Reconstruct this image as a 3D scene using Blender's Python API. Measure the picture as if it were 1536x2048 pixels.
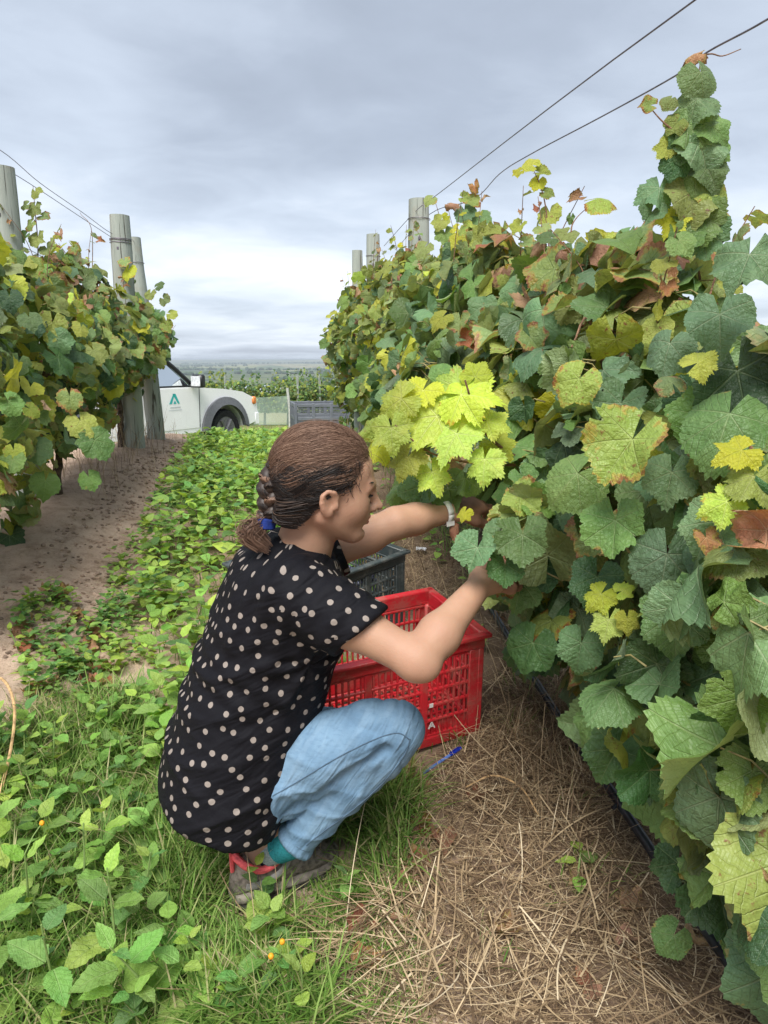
import bpy, bmesh, math, random
import numpy as np
from mathutils import Vector, Matrix
from mathutils.bvhtree import BVHTree

for _o in list(bpy.data.objects):
    bpy.data.objects.remove(_o)
S = bpy.context.scene
COL = S.collection
rng = np.random.default_rng(11)
random.seed(5)

# ------------------------------------------------------------------ camera
PITCH = math.radians(11.6)
FPX = 1490.0
CAMZ = 1.18
cam_data = bpy.data.cameras.new('camera')
cam = bpy.data.objects.new('camera', cam_data)
COL.objects.link(cam)
cam.location = (0, 0, CAMZ)
cam.rotation_euler = (math.radians(90) - PITCH, 0, 0)
cam_data.sensor_fit = 'VERTICAL'
cam_data.sensor_height = 36.0
cam_data.sensor_width = 27.0
cam_data.lens = 36.0 * FPX / 2048.0
cam_data.clip_start = 0.02
cam_data.clip_end = 30000
S.camera = cam

# ------------------------------------------------------------------ light
S.view_settings.view_transform = 'Standard'
S.view_settings.look = 'None'
S.view_settings.gamma = 1.0
S.view_settings.exposure = 1.95
S.render.engine = 'CYCLES'
S.cycles.use_denoising = True
S.cycles.max_bounces = 8
S.cycles.diffuse_bounces = 3
S.cycles.glossy_bounces = 2
S.cycles.transmission_bounces = 4
S.cycles.transparent_max_bounces = 8
S.cycles.volume_bounces = 0
S.cycles.sample_clamp_indirect = 4.0
SUN_EL, SUN_AZ = math.radians(56), math.radians(192)   # azimuth clockwise from +Y
sd = bpy.data.lights.new('sun', 'SUN')
sd.energy = 1.5
sd.angle = math.radians(34)
sd.color = (1.0, 0.965, 0.91)
sun = bpy.data.objects.new('sun', sd)
COL.objects.link(sun)
_sv = Vector((math.sin(SUN_AZ) * math.cos(SUN_EL), math.cos(SUN_AZ) * math.cos(SUN_EL), math.sin(SUN_EL)))
sun.rotation_euler = _sv.to_track_quat('Z', 'Y').to_euler()
sun.location = (0, 0, 30)


class NT:
    """small node-tree writer"""
    def __init__(self, tree):
        self.t = tree
        self.t.nodes.clear()

    def n(self, typ, ins=None, out=0, **props):
        nd = self.t.nodes.new(typ)
        for k, v in props.items():
            setattr(nd, k, v)
        for k, v in (ins or {}).items():
            s = nd.inputs[k]
            if isinstance(v, bpy.types.NodeSocket):
                self.t.links.new(v, s)
            else:
                if isinstance(v, (tuple, list)) and len(v) == 3 and s.type == 'RGBA':
                    v = (*v, 1.0)
                s.default_value = v
        return nd.outputs[out] if len(nd.outputs) else None

    def m(self, op, a, b=0.0, c=0.0, clamp=False):
        nd = self.t.nodes.new('ShaderNodeMath')
        nd.operation = op
        nd.use_clamp = clamp
        for i, v in enumerate((a, b, c)):
            if isinstance(v, bpy.types.NodeSocket):
                self.t.links.new(v, nd.inputs[i])
            else:
                nd.inputs[i].default_value = v
        return nd.outputs[0]

    def mix(self, f, a, b, blend='MIX'):
        nd = self.t.nodes.new('ShaderNodeMix')
        nd.data_type = 'RGBA'
        nd.blend_type = blend
        for s, v in ((nd.inputs[0], f), (nd.inputs[6], a), (nd.inputs[7], b)):
            if isinstance(v, bpy.types.NodeSocket):
                self.t.links.new(v, s)
            else:
                s.default_value = (*v, 1.0) if isinstance(v, (tuple, list)) and len(v) == 3 else v
        return nd.outputs[2]

    def step(self, v, lo, hi):
        return self.n('ShaderNodeMapRange', {0: v, 1: lo, 2: hi, 3: 0.0, 4: 1.0}, interpolation_type='SMOOTHSTEP')

    def ramp(self, v, stops):
        nd = self.t.nodes.new('ShaderNodeValToRGB')
        self.t.links.new(v, nd.inputs[0])
        el = nd.color_ramp.elements
        while len(el) < len(stops):
            el.new(0.5)
        for e, (p, c) in zip(el, stops):
            e.position = p
            e.color = (*c, 1.0)
        return nd.outputs[0]

    def noise(self, vec, scale, detail=3.0, rough=0.55, dist=0.0, dim='3D', out=0):
        return self.n('ShaderNodeTexNoise', {'Vector': vec, 'Scale': scale, 'Detail': detail, 'Roughness': rough, 'Distortion': dist}, out=out, noise_dimensions=dim)

    def folds(self, pos, deg, along, across, detail=2.0):
        """noise stretched along a direction in the XZ plane, for cloth folds"""
        sp = self.t.nodes.new('ShaderNodeSeparateXYZ'); self.t.links.new(pos, sp.inputs[0])
        c, s = math.cos(math.radians(deg)), math.sin(math.radians(deg))
        a = self.m('ADD', self.m('MULTIPLY', sp.outputs[0], c * along), self.m('MULTIPLY', sp.outputs[2], s * along))
        b = self.m('ADD', self.m('MULTIPLY', sp.outputs[0], -s * across), self.m('MULTIPLY', sp.outputs[2], c * across))
        v = self.n('ShaderNodeCombineXYZ', {0: a, 1: self.m('MULTIPLY', sp.outputs[1], 12.), 2: b})
        return self.noise(v, 1.0, detail, .5, .4)

    def vmul(self, vec, s):
        return self.n('ShaderNodeVectorMath', {0: vec, 1: s}, operation='MULTIPLY')


world = bpy.data.worlds.new('World')
S.world = world
world.use_nodes = True
w = NT(world.node_tree)
_dir = w.n('ShaderNodeTexCoord', out=0)
_sep = w.t.nodes.new('ShaderNodeSeparateXYZ')
w.t.links.new(_dir, _sep.inputs[0])
_up = w.m('MAXIMUM', _sep.outputs[2], 0.0)
_den = w.m('ADD', _up, 0.10)
_cx = w.m('DIVIDE', _sep.outputs[0], _den)
_cy = w.m('DIVIDE', _sep.outputs[1], _den)
_cv = w.n('ShaderNodeCombineXYZ', {0: _cx, 1: _cy, 2: 4.3})
_n1 = w.noise(_cv, 0.42, 7.0, 0.5, 0.5)
_n2 = w.noise(_cv, 1.9, 6.0, 0.55, 0.5)
_elev = w.ramp(_up, [(0.0, (.60, .60, .60)), (0.045, (.66, .66, .66)), (0.10, (.84, .84, .84)), (0.15, (.74, .74, .74)),
                     (0.235, (.36, .36, .36)), (0.33, (.42, .42, .42)), (0.5, (.56, .56, .56))])
_cl = w.m('ADD', _elev, w.m('MULTIPLY', w.m('SUBTRACT', _n1, 0.5), 1.45))
_cl = w.m('ADD', _cl, w.m('MULTIPLY', w.m('SUBTRACT', _n2, 0.5), 0.46))
_ccol = w.ramp(_cl, [(0.0, (.142, .160, .192)), (0.33, (.186, .211, .252)), (0.62, (.262, .295, .343)), (0.98, (.405, .430, .462))])
_sky = w.n('ShaderNodeTexSky', sky_type='NISHITA', sun_disc=False, sun_elevation=SUN_EL, sun_rotation=SUN_AZ)
_blue = w.mix(1.0, _sky, (.08, .08, .08), 'MULTIPLY')
_wc = w.mix(0.93, _blue, _ccol)
_bg = w.n('ShaderNodeBackground', {0: _wc, 1: 0.70})
w.n('ShaderNodeOutputWorld', {0: _bg})


# ------------------------------------------------------------------ helpers
def W(px, py, y):
    """the point that lies y metres ahead of the camera's foot on the sight line through a photograph pixel"""
    r = (px - 768) / FPX
    u = (1024 - py) / FPX
    d = np.array([r, math.cos(PITCH) + u * math.sin(PITCH), -math.sin(PITCH) + u * math.cos(PITCH)])
    return np.array([0, 0, CAMZ]) + d * (y / d[1])


def proj(q):
    q = np.asarray(q, float) - np.array([0, 0, CAMZ])
    D = q[..., 1] * math.cos(PITCH) - q[..., 2] * math.sin(PITCH)
    U = q[..., 1] * math.sin(PITCH) + q[..., 2] * math.cos(PITCH)
    D = np.where(np.abs(D) < 1e-4, 1e-4, D)
    return 768 + FPX * q[..., 0] / D, 1024 - FPX * U / D, D


def _hash(ix, iy, seed):
    h = (ix.astype(np.int64) * 374761393 + iy.astype(np.int64) * 668265263 + seed * 1442695041) & 0x7fffffff
    h = ((h ^ (h >> 13)) * 1274126177) & 0x7fffffff
    return ((h ^ (h >> 16)) & 0xffff) / 65535.0


def vnoise(x, y, seed=0):
    x = np.asarray(x, float); y = np.asarray(y, float)
    ix = np.floor(x); iy = np.floor(y)
    fx = x - ix; fy = y - iy
    fx = fx * fx * (3 - 2 * fx); fy = fy * fy * (3 - 2 * fy)
    a = _hash(ix, iy, seed); b = _hash(ix + 1, iy, seed); c = _hash(ix, iy + 1, seed); d = _hash(ix + 1, iy + 1, seed)
    return (a * (1 - fx) + b * fx) * (1 - fy) + (c * (1 - fx) + d * fx) * fy


_PY = [-4000, -200, -20, -3, 0, 1.3, 3, 4.5, 5.5, 6.5, 8, 10, 12, 17, 20, 30, 60, 150, 400, 900, 3000, 4500, 6000, 9000]
_PZ = [-40, -12, -2.0, -.5, -.175, 0, .22, .39, .435, .425, .25, -.36, -.53, -.50, -.55, -1.3, -5, -14, -25, -31, -31, -24, -14, -6]


def row_r(y):
    return .853 - .143 * y


def row_l(y):
    return -1.45 - .08 * y


def zg(x, y):
    x = np.asarray(x, float); y = np.asarray(y, float)
    yy = np.stack([np.interp(y + d * (0.25 + np.abs(y) * .04), _PY, _PZ) for d in (-1, -.5, 0, .5, 1)]).mean(0)
    near = np.clip((14 - y) / 6, 0, 1) * np.clip((y + 6) / 4, 0, 1)
    endfade = np.clip((8.2 - y) / 1.5, 0, 1)
    z = yy + near * endfade * (.13 * np.exp(-((x - row_l(y)) / .42) ** 2) + .05 * np.exp(-((x - row_r(y)) / .35) ** 2))
    z = z - near * .05 * np.exp(-((x - (row_l(y) + .95)) / .3) ** 2)
    z = z + near * ((vnoise(x * 2.2, y * 2.2, 3) - .5) * .05 + (vnoise(x * 7, y * 7, 4) - .5) * .022 + (vnoise(x * 21, y * 21, 5) - .5) * .010)
    far = np.clip((y - 40) / 200, 0, 1)
    z = z + far * (vnoise(x / 260., y / 260., 7) - .5) * 7 + np.clip((y - 3500) / 2000, 0, 1) * (vnoise(x / 1500., y / 2500., 8) - .5) * 16
    return z


def G(px, py):
    """where the sight line through a photograph pixel meets the ground"""
    r = (px - 768) / FPX
    u = (1024 - py) / FPX
    d = np.array([r, math.cos(PITCH) + u * math.sin(PITCH), -math.sin(PITCH) + u * math.cos(PITCH)])
    t = 0.8
    while t < 60:
        q = np.array([0, 0, CAMZ]) + d * t
        if q[2] < zg(q[0], q[1]):
            break
        t *= 1.006
    q[2] = zg(q[0], q[1])
    return q


def nmesh(name, V, faces, smooth=True, uvs=None, mats=(), mi=None):
    """mesh from arrays; faces: list of arrays (n,3)/(n,4); uvs: {layer: per-vertex (n,2)}"""
    me = bpy.data.meshes.new(name)
    V = np.asarray(V, np.float32)
    if not isinstance(faces, (list, tuple)):
        faces = [faces]
    faces = [np.asarray(f, np.int32) for f in faces if len(f)]
    loops = np.concatenate([f.ravel() for f in faces])
    tot = np.concatenate([np.full(len(f), f.shape[1], np.int32) for f in faces])
    start = np.concatenate([[0], np.cumsum(tot)[:-1]]).astype(np.int32)
    me.vertices.add(len(V)); me.vertices.foreach_set('co', V.ravel())
    me.loops.add(len(loops)); me.loops.foreach_set('vertex_index', loops)
    me.polygons.add(len(tot)); me.polygons.foreach_set('loop_start', start); me.polygons.foreach_set('loop_total', tot)
    if smooth:
        me.polygons.foreach_set('use_smooth', np.ones(len(tot), bool))
    for k, uv in (uvs or {}).items():
        l = me.uv_layers.new(name=k)
        uv = np.asarray(uv, np.float32)
        if len(uv) == len(V):
            uv = uv[loops]
        l.data.foreach_set('uv', uv.ravel())
    for m_ in mats:
        me.materials.append(m_)
    if mi is not None:
        me.polygons.foreach_set('material_index', np.asarray(mi, np.int32))
    me.update(calc_edges=True)
    me.validate()
    return me


def wloc(o):
    """where a chain of unrotated parents puts an object"""
    p = np.zeros(3)
    while o is not None:
        p = p + np.array(o.location); o = o.parent
    return p


class MB:
    """collects shapes, then links them as one mesh object"""
    def __init__(self):
        self.v = []; self.f = []; self.m = []; self.n = 0

    def add(self, V, F, mi=0):
        V = np.asarray(V, float)
        for f in F:
            self.f.append([i + self.n for i in f]); self.m.append(mi)
        self.v.append(V); self.n += len(V)

    def box(self, c, s, R=None, mi=0, bev=0.0):
        c = np.asarray(c, float); h = np.asarray(s, float) / 2
        if bev > 0:
            b = min(bev, *(h * .49))
            V = []; idx = {}
            for sx in (-1, 1):
                for sy in (-1, 1):
                    for sz in (-1, 1):
                        for ax in range(3):
                            q = [sx * (h[0] - b), sy * (h[1] - b), sz * (h[2] - b)]
                            q[ax] = (sx, sy, sz)[ax] * h[ax]
                            idx[sx, sy, sz, ax] = len(V); V.append(q)
            F = []
            for ax in range(3):
                o = [a for a in range(3) if a != ax]
                for sg in (-1, 1):
                    q = []
                    for a, b_ in ((-1, -1), (1, -1), (1, 1), (-1, 1)):
                        s3 = [0, 0, 0]; s3[ax] = sg; s3[o[0]] = a; s3[o[1]] = b_
                        q.append(idx[s3[0], s3[1], s3[2], ax])
                    if (sg < 0) != (ax == 1):
                        q = q[::-1]
                    F.append(q)
                for a in (-1, 1):
                    for b_ in (-1, 1):
                        s0 = [0, 0, 0]; s0[ax] = -1; s0[o[0]] = a; s0[o[1]] = b_
                        s1 = list(s0); s1[ax] = 1
                        F.append([idx[(*s0, o[0])], idx[(*s1, o[0])], idx[(*s1, o[1])], idx[(*s0, o[1])]])
            for sx in (-1, 1):
                for sy in (-1, 1):
                    for sz in (-1, 1):
                        F.append([idx[sx, sy, sz, 0], idx[sx, sy, sz, 1], idx[sx, sy, sz, 2]])
            V = np.array(V)
        else:
            V = np.array([[sx, sy, sz] for sx in (-1, 1) for sy in (-1, 1) for sz in (-1, 1)]) * h
            F = [[0, 1, 3, 2], [4, 6, 7, 5], [0, 4, 5, 1], [2, 3, 7, 6], [0, 2, 6, 4], [1, 5, 7, 3]]
        if R is not None:
            V = V @ np.asarray(R).T
        self.add(V + c, F, mi)

    def tube(self, pts, rad, n=8, cap=True, mi=0, flat=1.0, up=None):
        V, F = tube_arrays(pts, rad, n, cap, flat, up)
        self.add(V, F, mi)

    def ball(self, c, r, nu=12, nv=8, mi=0, R=None):
        r = np.ones(3) * r
        V = [[0, 0, 1.]]
        for j in range(1, nv):
            a = math.pi * j / nv
            for i in range(nu):
                b = 2 * math.pi * i / nu
                V.append([math.sin(a) * math.cos(b), math.sin(a) * math.sin(b), math.cos(a)])
        V.append([0, 0, -1.])
        F = [[0, 1 + i, 1 + (i + 1) % nu] for i in range(nu)]
        for j in range(nv - 2):
            for i in range(nu):
                a = 1 + j * nu + i; b = 1 + j * nu + (i + 1) % nu
                F.append([a, a + nu, b + nu, b])
        e = len(V) - 1; o = 1 + (nv - 2) * nu
        F += [[e, o + (i + 1) % nu, o + i] for i in range(nu)]
        V = np.array(V) * r
        if R is not None:
            V = V @ np.asarray(R).T
        self.add(V + np.asarray(c, float), F, mi)

    def build(self, name, mats, parent=None, smooth=True, loc=None):
        me = bpy.data.meshes.new(name)
        V = np.concatenate(self.v)
        if loc is not None:
            V = V - np.asarray(loc, float)
        elif parent is not None:
            V = V - wloc(parent)
        me.from_pydata(V.tolist(), [], self.f)
        bm = bmesh.new(); bm.from_mesh(me)
        for i_, f_ in enumerate(bm.faces):
            f_.material_index = self.m[i_]
        bmesh.ops.recalc_face_normals(bm, faces=bm.faces)
        bm.to_mesh(me); bm.free()
        if not isinstance(mats, (list, tuple)):
            mats = [mats]
        for m_ in mats:
            me.materials.append(m_)
        if smooth:
            me.polygons.foreach_set('use_smooth', np.ones(len(self.f), bool))
            try:
                me.set_sharp_from_angle(angle=math.radians(40))
            except Exception:
                pass
        me.update()
        o = bpy.data.objects.new(name, me)
        COL.objects.link(o)
        if loc is not None:
            o.location = loc
        if parent is not None:
            o.parent = parent
            if loc is not None:
                o.location = Vector(np.asarray(loc) - wloc(parent))
        return o


def tube_arrays(pts, rad, n=8, cap=True, flat=1.0, up=None):
    P = np.asarray(pts, float); m_ = len(P)
    rad = np.ones(m_) * rad if np.ndim(rad) == 0 else np.asarray(rad, float)
    T = np.gradient(P, axis=0)
    T /= np.linalg.norm(T, axis=1, keepdims=True) + 1e-12
    u = np.array(up, float) if up is not None else (np.array([0, 0, 1.]) if abs(T[0][2]) < .9 else np.array([1., 0, 0]))
    V = []
    for i in range(m_):
        u = u - T[i] * (u @ T[i]); u /= np.linalg.norm(u) + 1e-12
        v = np.cross(T[i], u)
        a = np.arange(n) * 2 * math.pi / n
        V.append(P[i] + rad[i] * (np.outer(np.cos(a), v) + flat * np.outer(np.sin(a), u)))
    V = np.concatenate(V)
    F = [[i * n + j, i * n + (j + 1) % n, (i + 1) * n + (j + 1) % n, (i + 1) * n + j] for i in range(m_ - 1) for j in range(n)]
    if cap:
        F.append(list(range(n))[::-1]); F.append([(m_ - 1) * n + j for j in range(n)])
    return V, F


def smooth_path(pts, k=6):
    """Catmull-Rom through points"""
    P = np.asarray(pts, float)
    Q = np.concatenate([[2 * P[0] - P[1]], P, [2 * P[-1] - P[-2]]])
    out = []
    for i in range(1, len(Q) - 2):
        for t in np.linspace(0, 1, k, endpoint=False):
            a, b, c, d = Q[i - 1], Q[i], Q[i + 1], Q[i + 2]
            out.append(.5 * ((2 * b) + (-a + c) * t + (2 * a - 5 * b + 4 * c - d) * t * t + (-a + 3 * b - 3 * c + d) * t ** 3))
    out.append(P[-1])
    return np.array(out)


def empty(name, loc, rz=0.0):
    o = bpy.data.objects.new(name, None)
    COL.objects.link(o)
    o.location = [float(q) for q in loc]
    o.rotation_euler = (0, 0, rz)
    o.empty_display_size = .05
    return o


def tag(o, label=None, cat=None, group=None, kind=None):
    if label: o['label'] = label
    if cat: o['category'] = cat
    if group: o['group'] = group
    if kind: o['kind'] = kind
    return o


def link_mesh(name, me, parent=None, mats=None):
    o = bpy.data.objects.new(name, me)
    COL.objects.link(o)
    if parent is not None:
        o.parent = parent
    return o


def frame(tip, nrm):
    """rotation whose columns are x, y=tip, z=normal"""
    tip = np.asarray(tip, float); nrm = np.asarray(nrm, float)
    nrm = nrm / np.linalg.norm(nrm)
    tip = tip - nrm * (tip @ nrm); tip /= np.linalg.norm(tip) + 1e-9
    x = np.cross(tip, nrm)
    return np.stack([x, tip, nrm], 1)


def frames(tip, nrm):
    nrm = nrm / np.linalg.norm(nrm, axis=1, keepdims=True)
    tip = tip - nrm * (tip * nrm).sum(1, keepdims=True)
    tip = tip / (np.linalg.norm(tip, axis=1, keepdims=True) + 1e-9)
    x = np.cross(tip, nrm)
    return np.stack([x, tip, nrm], 2)


# ------------------------------------------------------------------ materials
def mat(name, build):
    m_ = bpy.data.materials.new(name)
    m_.use_nodes = True
    t = NT(m_.node_tree)
    sh = build(t)
    t.n('ShaderNodeOutputMaterial', {0: sh})
    return m_


def simple(name, col, rough=.6, spec=.4, metal=0.0, var=.12, vscale=30.0, bump=.0, bscale=120.0, coat=0.0, col2=None):
    def b(t):
        pos = t.n('ShaderNodeTexCoord', out=3)
        n = t.noise(pos, vscale, 4)
        c2 = col2 if col2 is not None else tuple(q * (1 - var * 2) for q in col)
        c = t.mix(t.step(n, .35, .7), tuple(min(1, q * (1 + var)) for q in col), c2)
        ins = {'Base Color': c, 'Roughness': t.m('ADD', rough - .08, t.m('MULTIPLY', n, .16)), 'Metallic': metal, 'Specular IOR Level': spec, 'Coat Weight': coat}
        if bump:
            ins['Normal'] = t.n('ShaderNodeBump', {'Strength': bump, 'Distance': .01, 'Height': t.noise(pos, bscale, 3)})
        return t.n('ShaderNodeBsdfPrincipled', ins)
    return mat(name, b)


def leaf_material(name, c1, c2, vein, under, edge=None, edge_at=.8, spots=None, trans=.32, rough=.44):
    """blade colour with a netted vein relief; edge/spots: dried colour eating in from the margin / in blotches"""
    def b(t):
        uv = t.n('ShaderNodeUVMap', uv_map='uv')
        vd = t.n('ShaderNodeUVMap', uv_map='vein')
        ed = t.n('ShaderNodeUVMap', uv_map='edge')
        rnd = t.n('ShaderNodeObjectInfo', out=5)
        isl = t.n('ShaderNodeNewGeometry', out=8)
        r = t.m('FRACT', t.m('ADD', t.m('MULTIPLY', rnd, 7.31), t.m('MULTIPLY', isl, 3.77)))
        r2 = t.m('FRACT', t.m('MULTIPLY', r, 17.3))
        off = t.n('ShaderNodeCombineXYZ', {0: t.m('MULTIPLY', r, 40.), 1: t.m('MULTIPLY', r2, 30.), 2: 0.})
        vec = t.n('ShaderNodeVectorMath', {0: uv, 1: off}, operation='ADD')
        n1 = t.noise(vec, 1.6, 4, .6)
        n2 = t.noise(vec, 7.0, 3, .6)
        sp = t.t.nodes.new('ShaderNodeSeparateXYZ'); t.t.links.new(vd, sp.inputs[0])
        s, d = sp.outputs[0], sp.outputs[1]
        wv = t.m('SUBTRACT', .030, t.m('MULTIPLY', s, .020))
        prim = t.m('SUBTRACT', 1.0, t.step(t.m('DIVIDE', d, wv), .35, 1.0))
        wob = t.m('MULTIPLY', t.m('SUBTRACT', n1, .5), .26)
        q = t.m('FRACT', t.m('MULTIPLY', t.m('ADD', wob, t.m('SUBTRACT', s, t.m('MULTIPLY', d, .85))), 6.5))
        q = t.m('ABSOLUTE', t.m('SUBTRACT', q, .5))
        sec = t.step(q, .40, .5)
        q2 = t.m('FRACT', t.m('MULTIPLY', t.m('ADD', t.m('MULTIPLY', s, .8), d), 17.0))
        ter = t.step(t.m('ABSOLUTE', t.m('SUBTRACT', q2, .5)), .34, .5)
        vm = t.m('MAXIMUM', prim, t.m('MULTIPLY', sec, .32))
        base = t.mix(t.step(t.m('ADD', n1, t.m('MULTIPLY', t.m('SUBTRACT', r, .5), .5)), .3, .75), c1, c2)
        base = t.mix(t.m('MULTIPLY', vm, .42), base, vein)
        fac = t.m('MULTIPLY', t.step(n2, .45, .8), .30)
        base = t.mix(fac, base, tuple(q_ * .62 for q_ in c1))
        if edge is not None:
            se = t.t.nodes.new('ShaderNodeSeparateXYZ'); t.t.links.new(ed, se.inputs[0])
            e = t.m('ADD', t.m('MULTIPLY', se.outputs[0], .80), t.m('MULTIPLY', t.m('SUBTRACT', t.noise(vec, 2.2, 5, .65), .5), 1.75))
            e = t.m('ADD', e, t.m('MULTIPLY', t.m('SUBTRACT', r2, .5), .35))
            e = t.m('SUBTRACT', e, t.m('MULTIPLY', vm, .10))
            base = t.mix(t.m('MULTIPLY', t.step(e, edge_at - .14, edge_at), .8), base, tuple(a * .45 + b_ * .55 for a, b_ in zip(edge, (.38, .34, .06))))
            base = t.mix(t.step(e, edge_at - .02, edge_at + .12), base, t.mix(n2, edge, tuple(q_ * .5 for q_ in edge)))
        if spots is not None:
            v = t.noise(vec, 4.5, 5, .7)
            base = t.mix(t.step(v, .58, .66), base, spots)
        back = t.n('ShaderNodeNewGeometry', out=6)
        col = t.mix(t.m('MULTIPLY', back, .55), base, under)
        hue = t.n('ShaderNodeHueSaturation', {'Hue': t.m('ADD', .485, t.m('MULTIPLY', r2, .03)), 'Saturation': t.m('ADD', .88, t.m('MULTIPLY', r, .24)), 'Value': t.m('ADD', .72, t.m('MULTIPLY', t.m('FRACT', t.m('MULTIPLY', r, 5.7)), .56)), 'Color': col})
        h = t.m('ADD', t.m('MULTIPLY', vm, -1.0), t.m('ADD', t.m('MULTIPLY', ter, -.10), t.m('ADD', t.m('MULTIPLY', t.noise(vec, 9.0, 2), 1.1), t.m('MULTIPLY', t.noise(vec, 3.2, 2), 2.2))))
        bump = t.n('ShaderNodeBump', {'Strength': .60, 'Distance': .007, 'Height': h})
        pr = t.n('ShaderNodeBsdfPrincipled', {'Base Color': hue, 'Roughness': t.m('ADD', rough - .07, t.m('MULTIPLY', n1, .2)), 'Specular IOR Level': .5, 'Normal': bump})
        tr = t.n('ShaderNodeBsdfTranslucent', {'Color': t.mix(1.0, hue, (1.35, 1.25, .55), 'MULTIPLY'), 'Normal': bump})
        return t.n('ShaderNodeMixShader', {0: trans, 1: pr, 2: tr})
    return mat(name, b)


GV = (.30, .38, .17)
UND = (.30, .35, .18)
LM = {
    'dark': leaf_material('vine_leaf_dark', (.040, .100, .036), (.072, .150, .052), (.21, .30, .14), (.22, .28, .15)),
    'mid': leaf_material('vine_leaf_mid', (.118, .218, .058), (.175, .280, .080), GV, UND, (.28, .14, .07), 1.16),
    'blue': leaf_material('vine_leaf_blue', (.110, .210, .095), (.165, .272, .125), (.33, .40, .24), UND, (.30, .17, .09), 1.22, rough=.45),
    'olive': leaf_material('vine_leaf_olive', (.225, .290, .058), (.290, .345, .08), (.36, .40, .14), UND, (.30, .12, .05), .98, spots=(.19, .10, .04)),
    'yellow': leaf_material('vine_leaf_yellow', (.36, .42, .050), (.46, .48, .07), (.52, .55, .16), (.42, .45, .14), (.42, .18, .04), 1.0, trans=.40),
    'lime': leaf_material('vine_leaf_lime', (.40, .54, .070), (.55, .62, .11), (.64, .68, .28), (.50, .58, .17), (.56, .31, .08), 1.10, trans=.42),
    'rim': leaf_material('vine_leaf_rim', (.195, .275, .090), (.260, .320, .10), GV, UND, (.36, .15, .08), .80),
    'dry': leaf_material('vine_leaf_dry', (.40, .22, .12), (.31, .135, .075), (.44, .30, .18), (.42, .29, .19), (.20, .095, .05), .80, trans=.2, rough=.7),
}
LEAF_KEYS = list(LM)
M_CANE = simple('cane_bark', (.20, .115, .070), .75, .2, bump=.5, bscale=260, vscale=60, var=.25)
M_SHOOT = simple('green_shoot', (.26, .22, .09), .6, .3, vscale=40, var=.2)
M_TRUNK = simple('vine_trunk_bark', (.115, .085, .065), .9, .1, bump=1.0, bscale=70, vscale=35, var=.3)


def _post(t):
    pos = t.n('ShaderNodeTexCoord', out=3)
    st = t.vmul(pos, (38., 38., 2.2))
    g = t.noise(st, 1.0, 6, .65, .6)
    big = t.noise(pos, 5.0, 4)
    c = t.mix(g, (.225, .255, .225), (.40, .43, .385))
    c = t.mix(t.step(big, .52, .75), c, (.30, .275, .215))
    crack = t.step(t.noise(t.vmul(pos, (60., 60., 1.3)), 1.0, 3, .5, .3), .60, .66)
    c = t.mix(crack, c, (.09, .085, .07))
    bp = t.n('ShaderNodeBump', {'Strength': .6, 'Distance': .006, 'Height': t.m('SUBTRACT', g, crack)})
    return t.n('ShaderNodeBsdfPrincipled', {'Base Color': c, 'Roughness': .85, 'Specular IOR Level': .2, 'Normal': bp})


M_POST = mat('weathered_post_wood', _post)
M_WIRE = simple('galvanised_wire', (.16, .14, .17), .45, .5, .6)
M_HOSE = simple('black_hose_plastic', (.018, .021, .026), .38, .5, vscale=20, var=.4)


def _soil(t):
    pos = t.n('ShaderNodeNewGeometry', out=0)
    sp = t.t.nodes.new('ShaderNodeSeparateXYZ'); t.t.links.new(pos, sp.inputs[0])
    n1 = t.noise(pos, 1.3, 5, .6)
    n2 = t.noise(pos, 14., 6, .65)
    n3 = t.noise(pos, 95., 5, .7)
    c = t.mix(t.step(n1, .35, .68), (.40, .288, .212), (.51, .385, .292))
    c = t.mix(t.step(n2, .42, .75), c, (.26, .178, .125))
    c = t.mix(t.m('MULTIPLY', t.step(n3, .57, .68), .75), c, (.50, .41, .33))
    c = t.mix(t.m('MULTIPLY', t.step(n3, .44, .34), .6), c, (.155, .11, .082))
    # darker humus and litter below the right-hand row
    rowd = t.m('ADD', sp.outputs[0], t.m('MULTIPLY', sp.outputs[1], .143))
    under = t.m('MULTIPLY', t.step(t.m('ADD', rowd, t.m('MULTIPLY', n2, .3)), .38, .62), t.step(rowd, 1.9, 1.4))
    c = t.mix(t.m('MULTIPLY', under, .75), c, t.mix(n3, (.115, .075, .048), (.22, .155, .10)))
    # grass sward past the end of the rows
    ff = t.step(t.m('ADD', sp.outputs[1], t.m('MULTIPLY', n1, 3.)), 9.5, 13.)
    gr = t.mix(t.step(t.noise(pos, 1.1, 5, .65), .36, .62), (.115, .165, .045), (.29, .255, .125))
    c = t.mix(ff, c, gr)
    # distant fields
    fv = t.n('ShaderNodeTexVoronoi', {'Vector': t.n('ShaderNodeVectorMath', {0: t.vmul(pos, (.0026, .0016, 0.)), 1: t.vmul(t.noise(pos, .004, 3, out=1), (.5, .5, 0.))}, operation='ADD'), 'Scale': 1.0, 'Randomness': .9}, out=1)
    fs = t.t.nodes.new('ShaderNodeSeparateColor'); t.t.links.new(fv, fs.inputs[0])
    fc = t.ramp(fs.outputs[0], [(0., (.055, .085, .045)), (.3, (.115, .16, .06)), (.5, (.23, .235, .10)), (.7, (.30, .27, .15)), (.9, (.075, .11, .05))])
    fc = t.mix(t.step(t.noise(pos, .012, 5, .6), .52, .6), fc, (.04, .065, .035))
    c = t.mix(t.step(sp.outputs[1], 45., 140.), c, fc)
    h = t.m('ADD', t.m('MULTIPLY', n2, .8), t.m('MULTIPLY', n3, .45))
    bp = t.n('ShaderNodeBump', {'Strength': .9, 'Distance': .02, 'Height': h})
    return t.n('ShaderNodeBsdfPrincipled', {'Base Color': c, 'Roughness': .95, 'Specular IOR Level': .1, 'Normal': bp})


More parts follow.
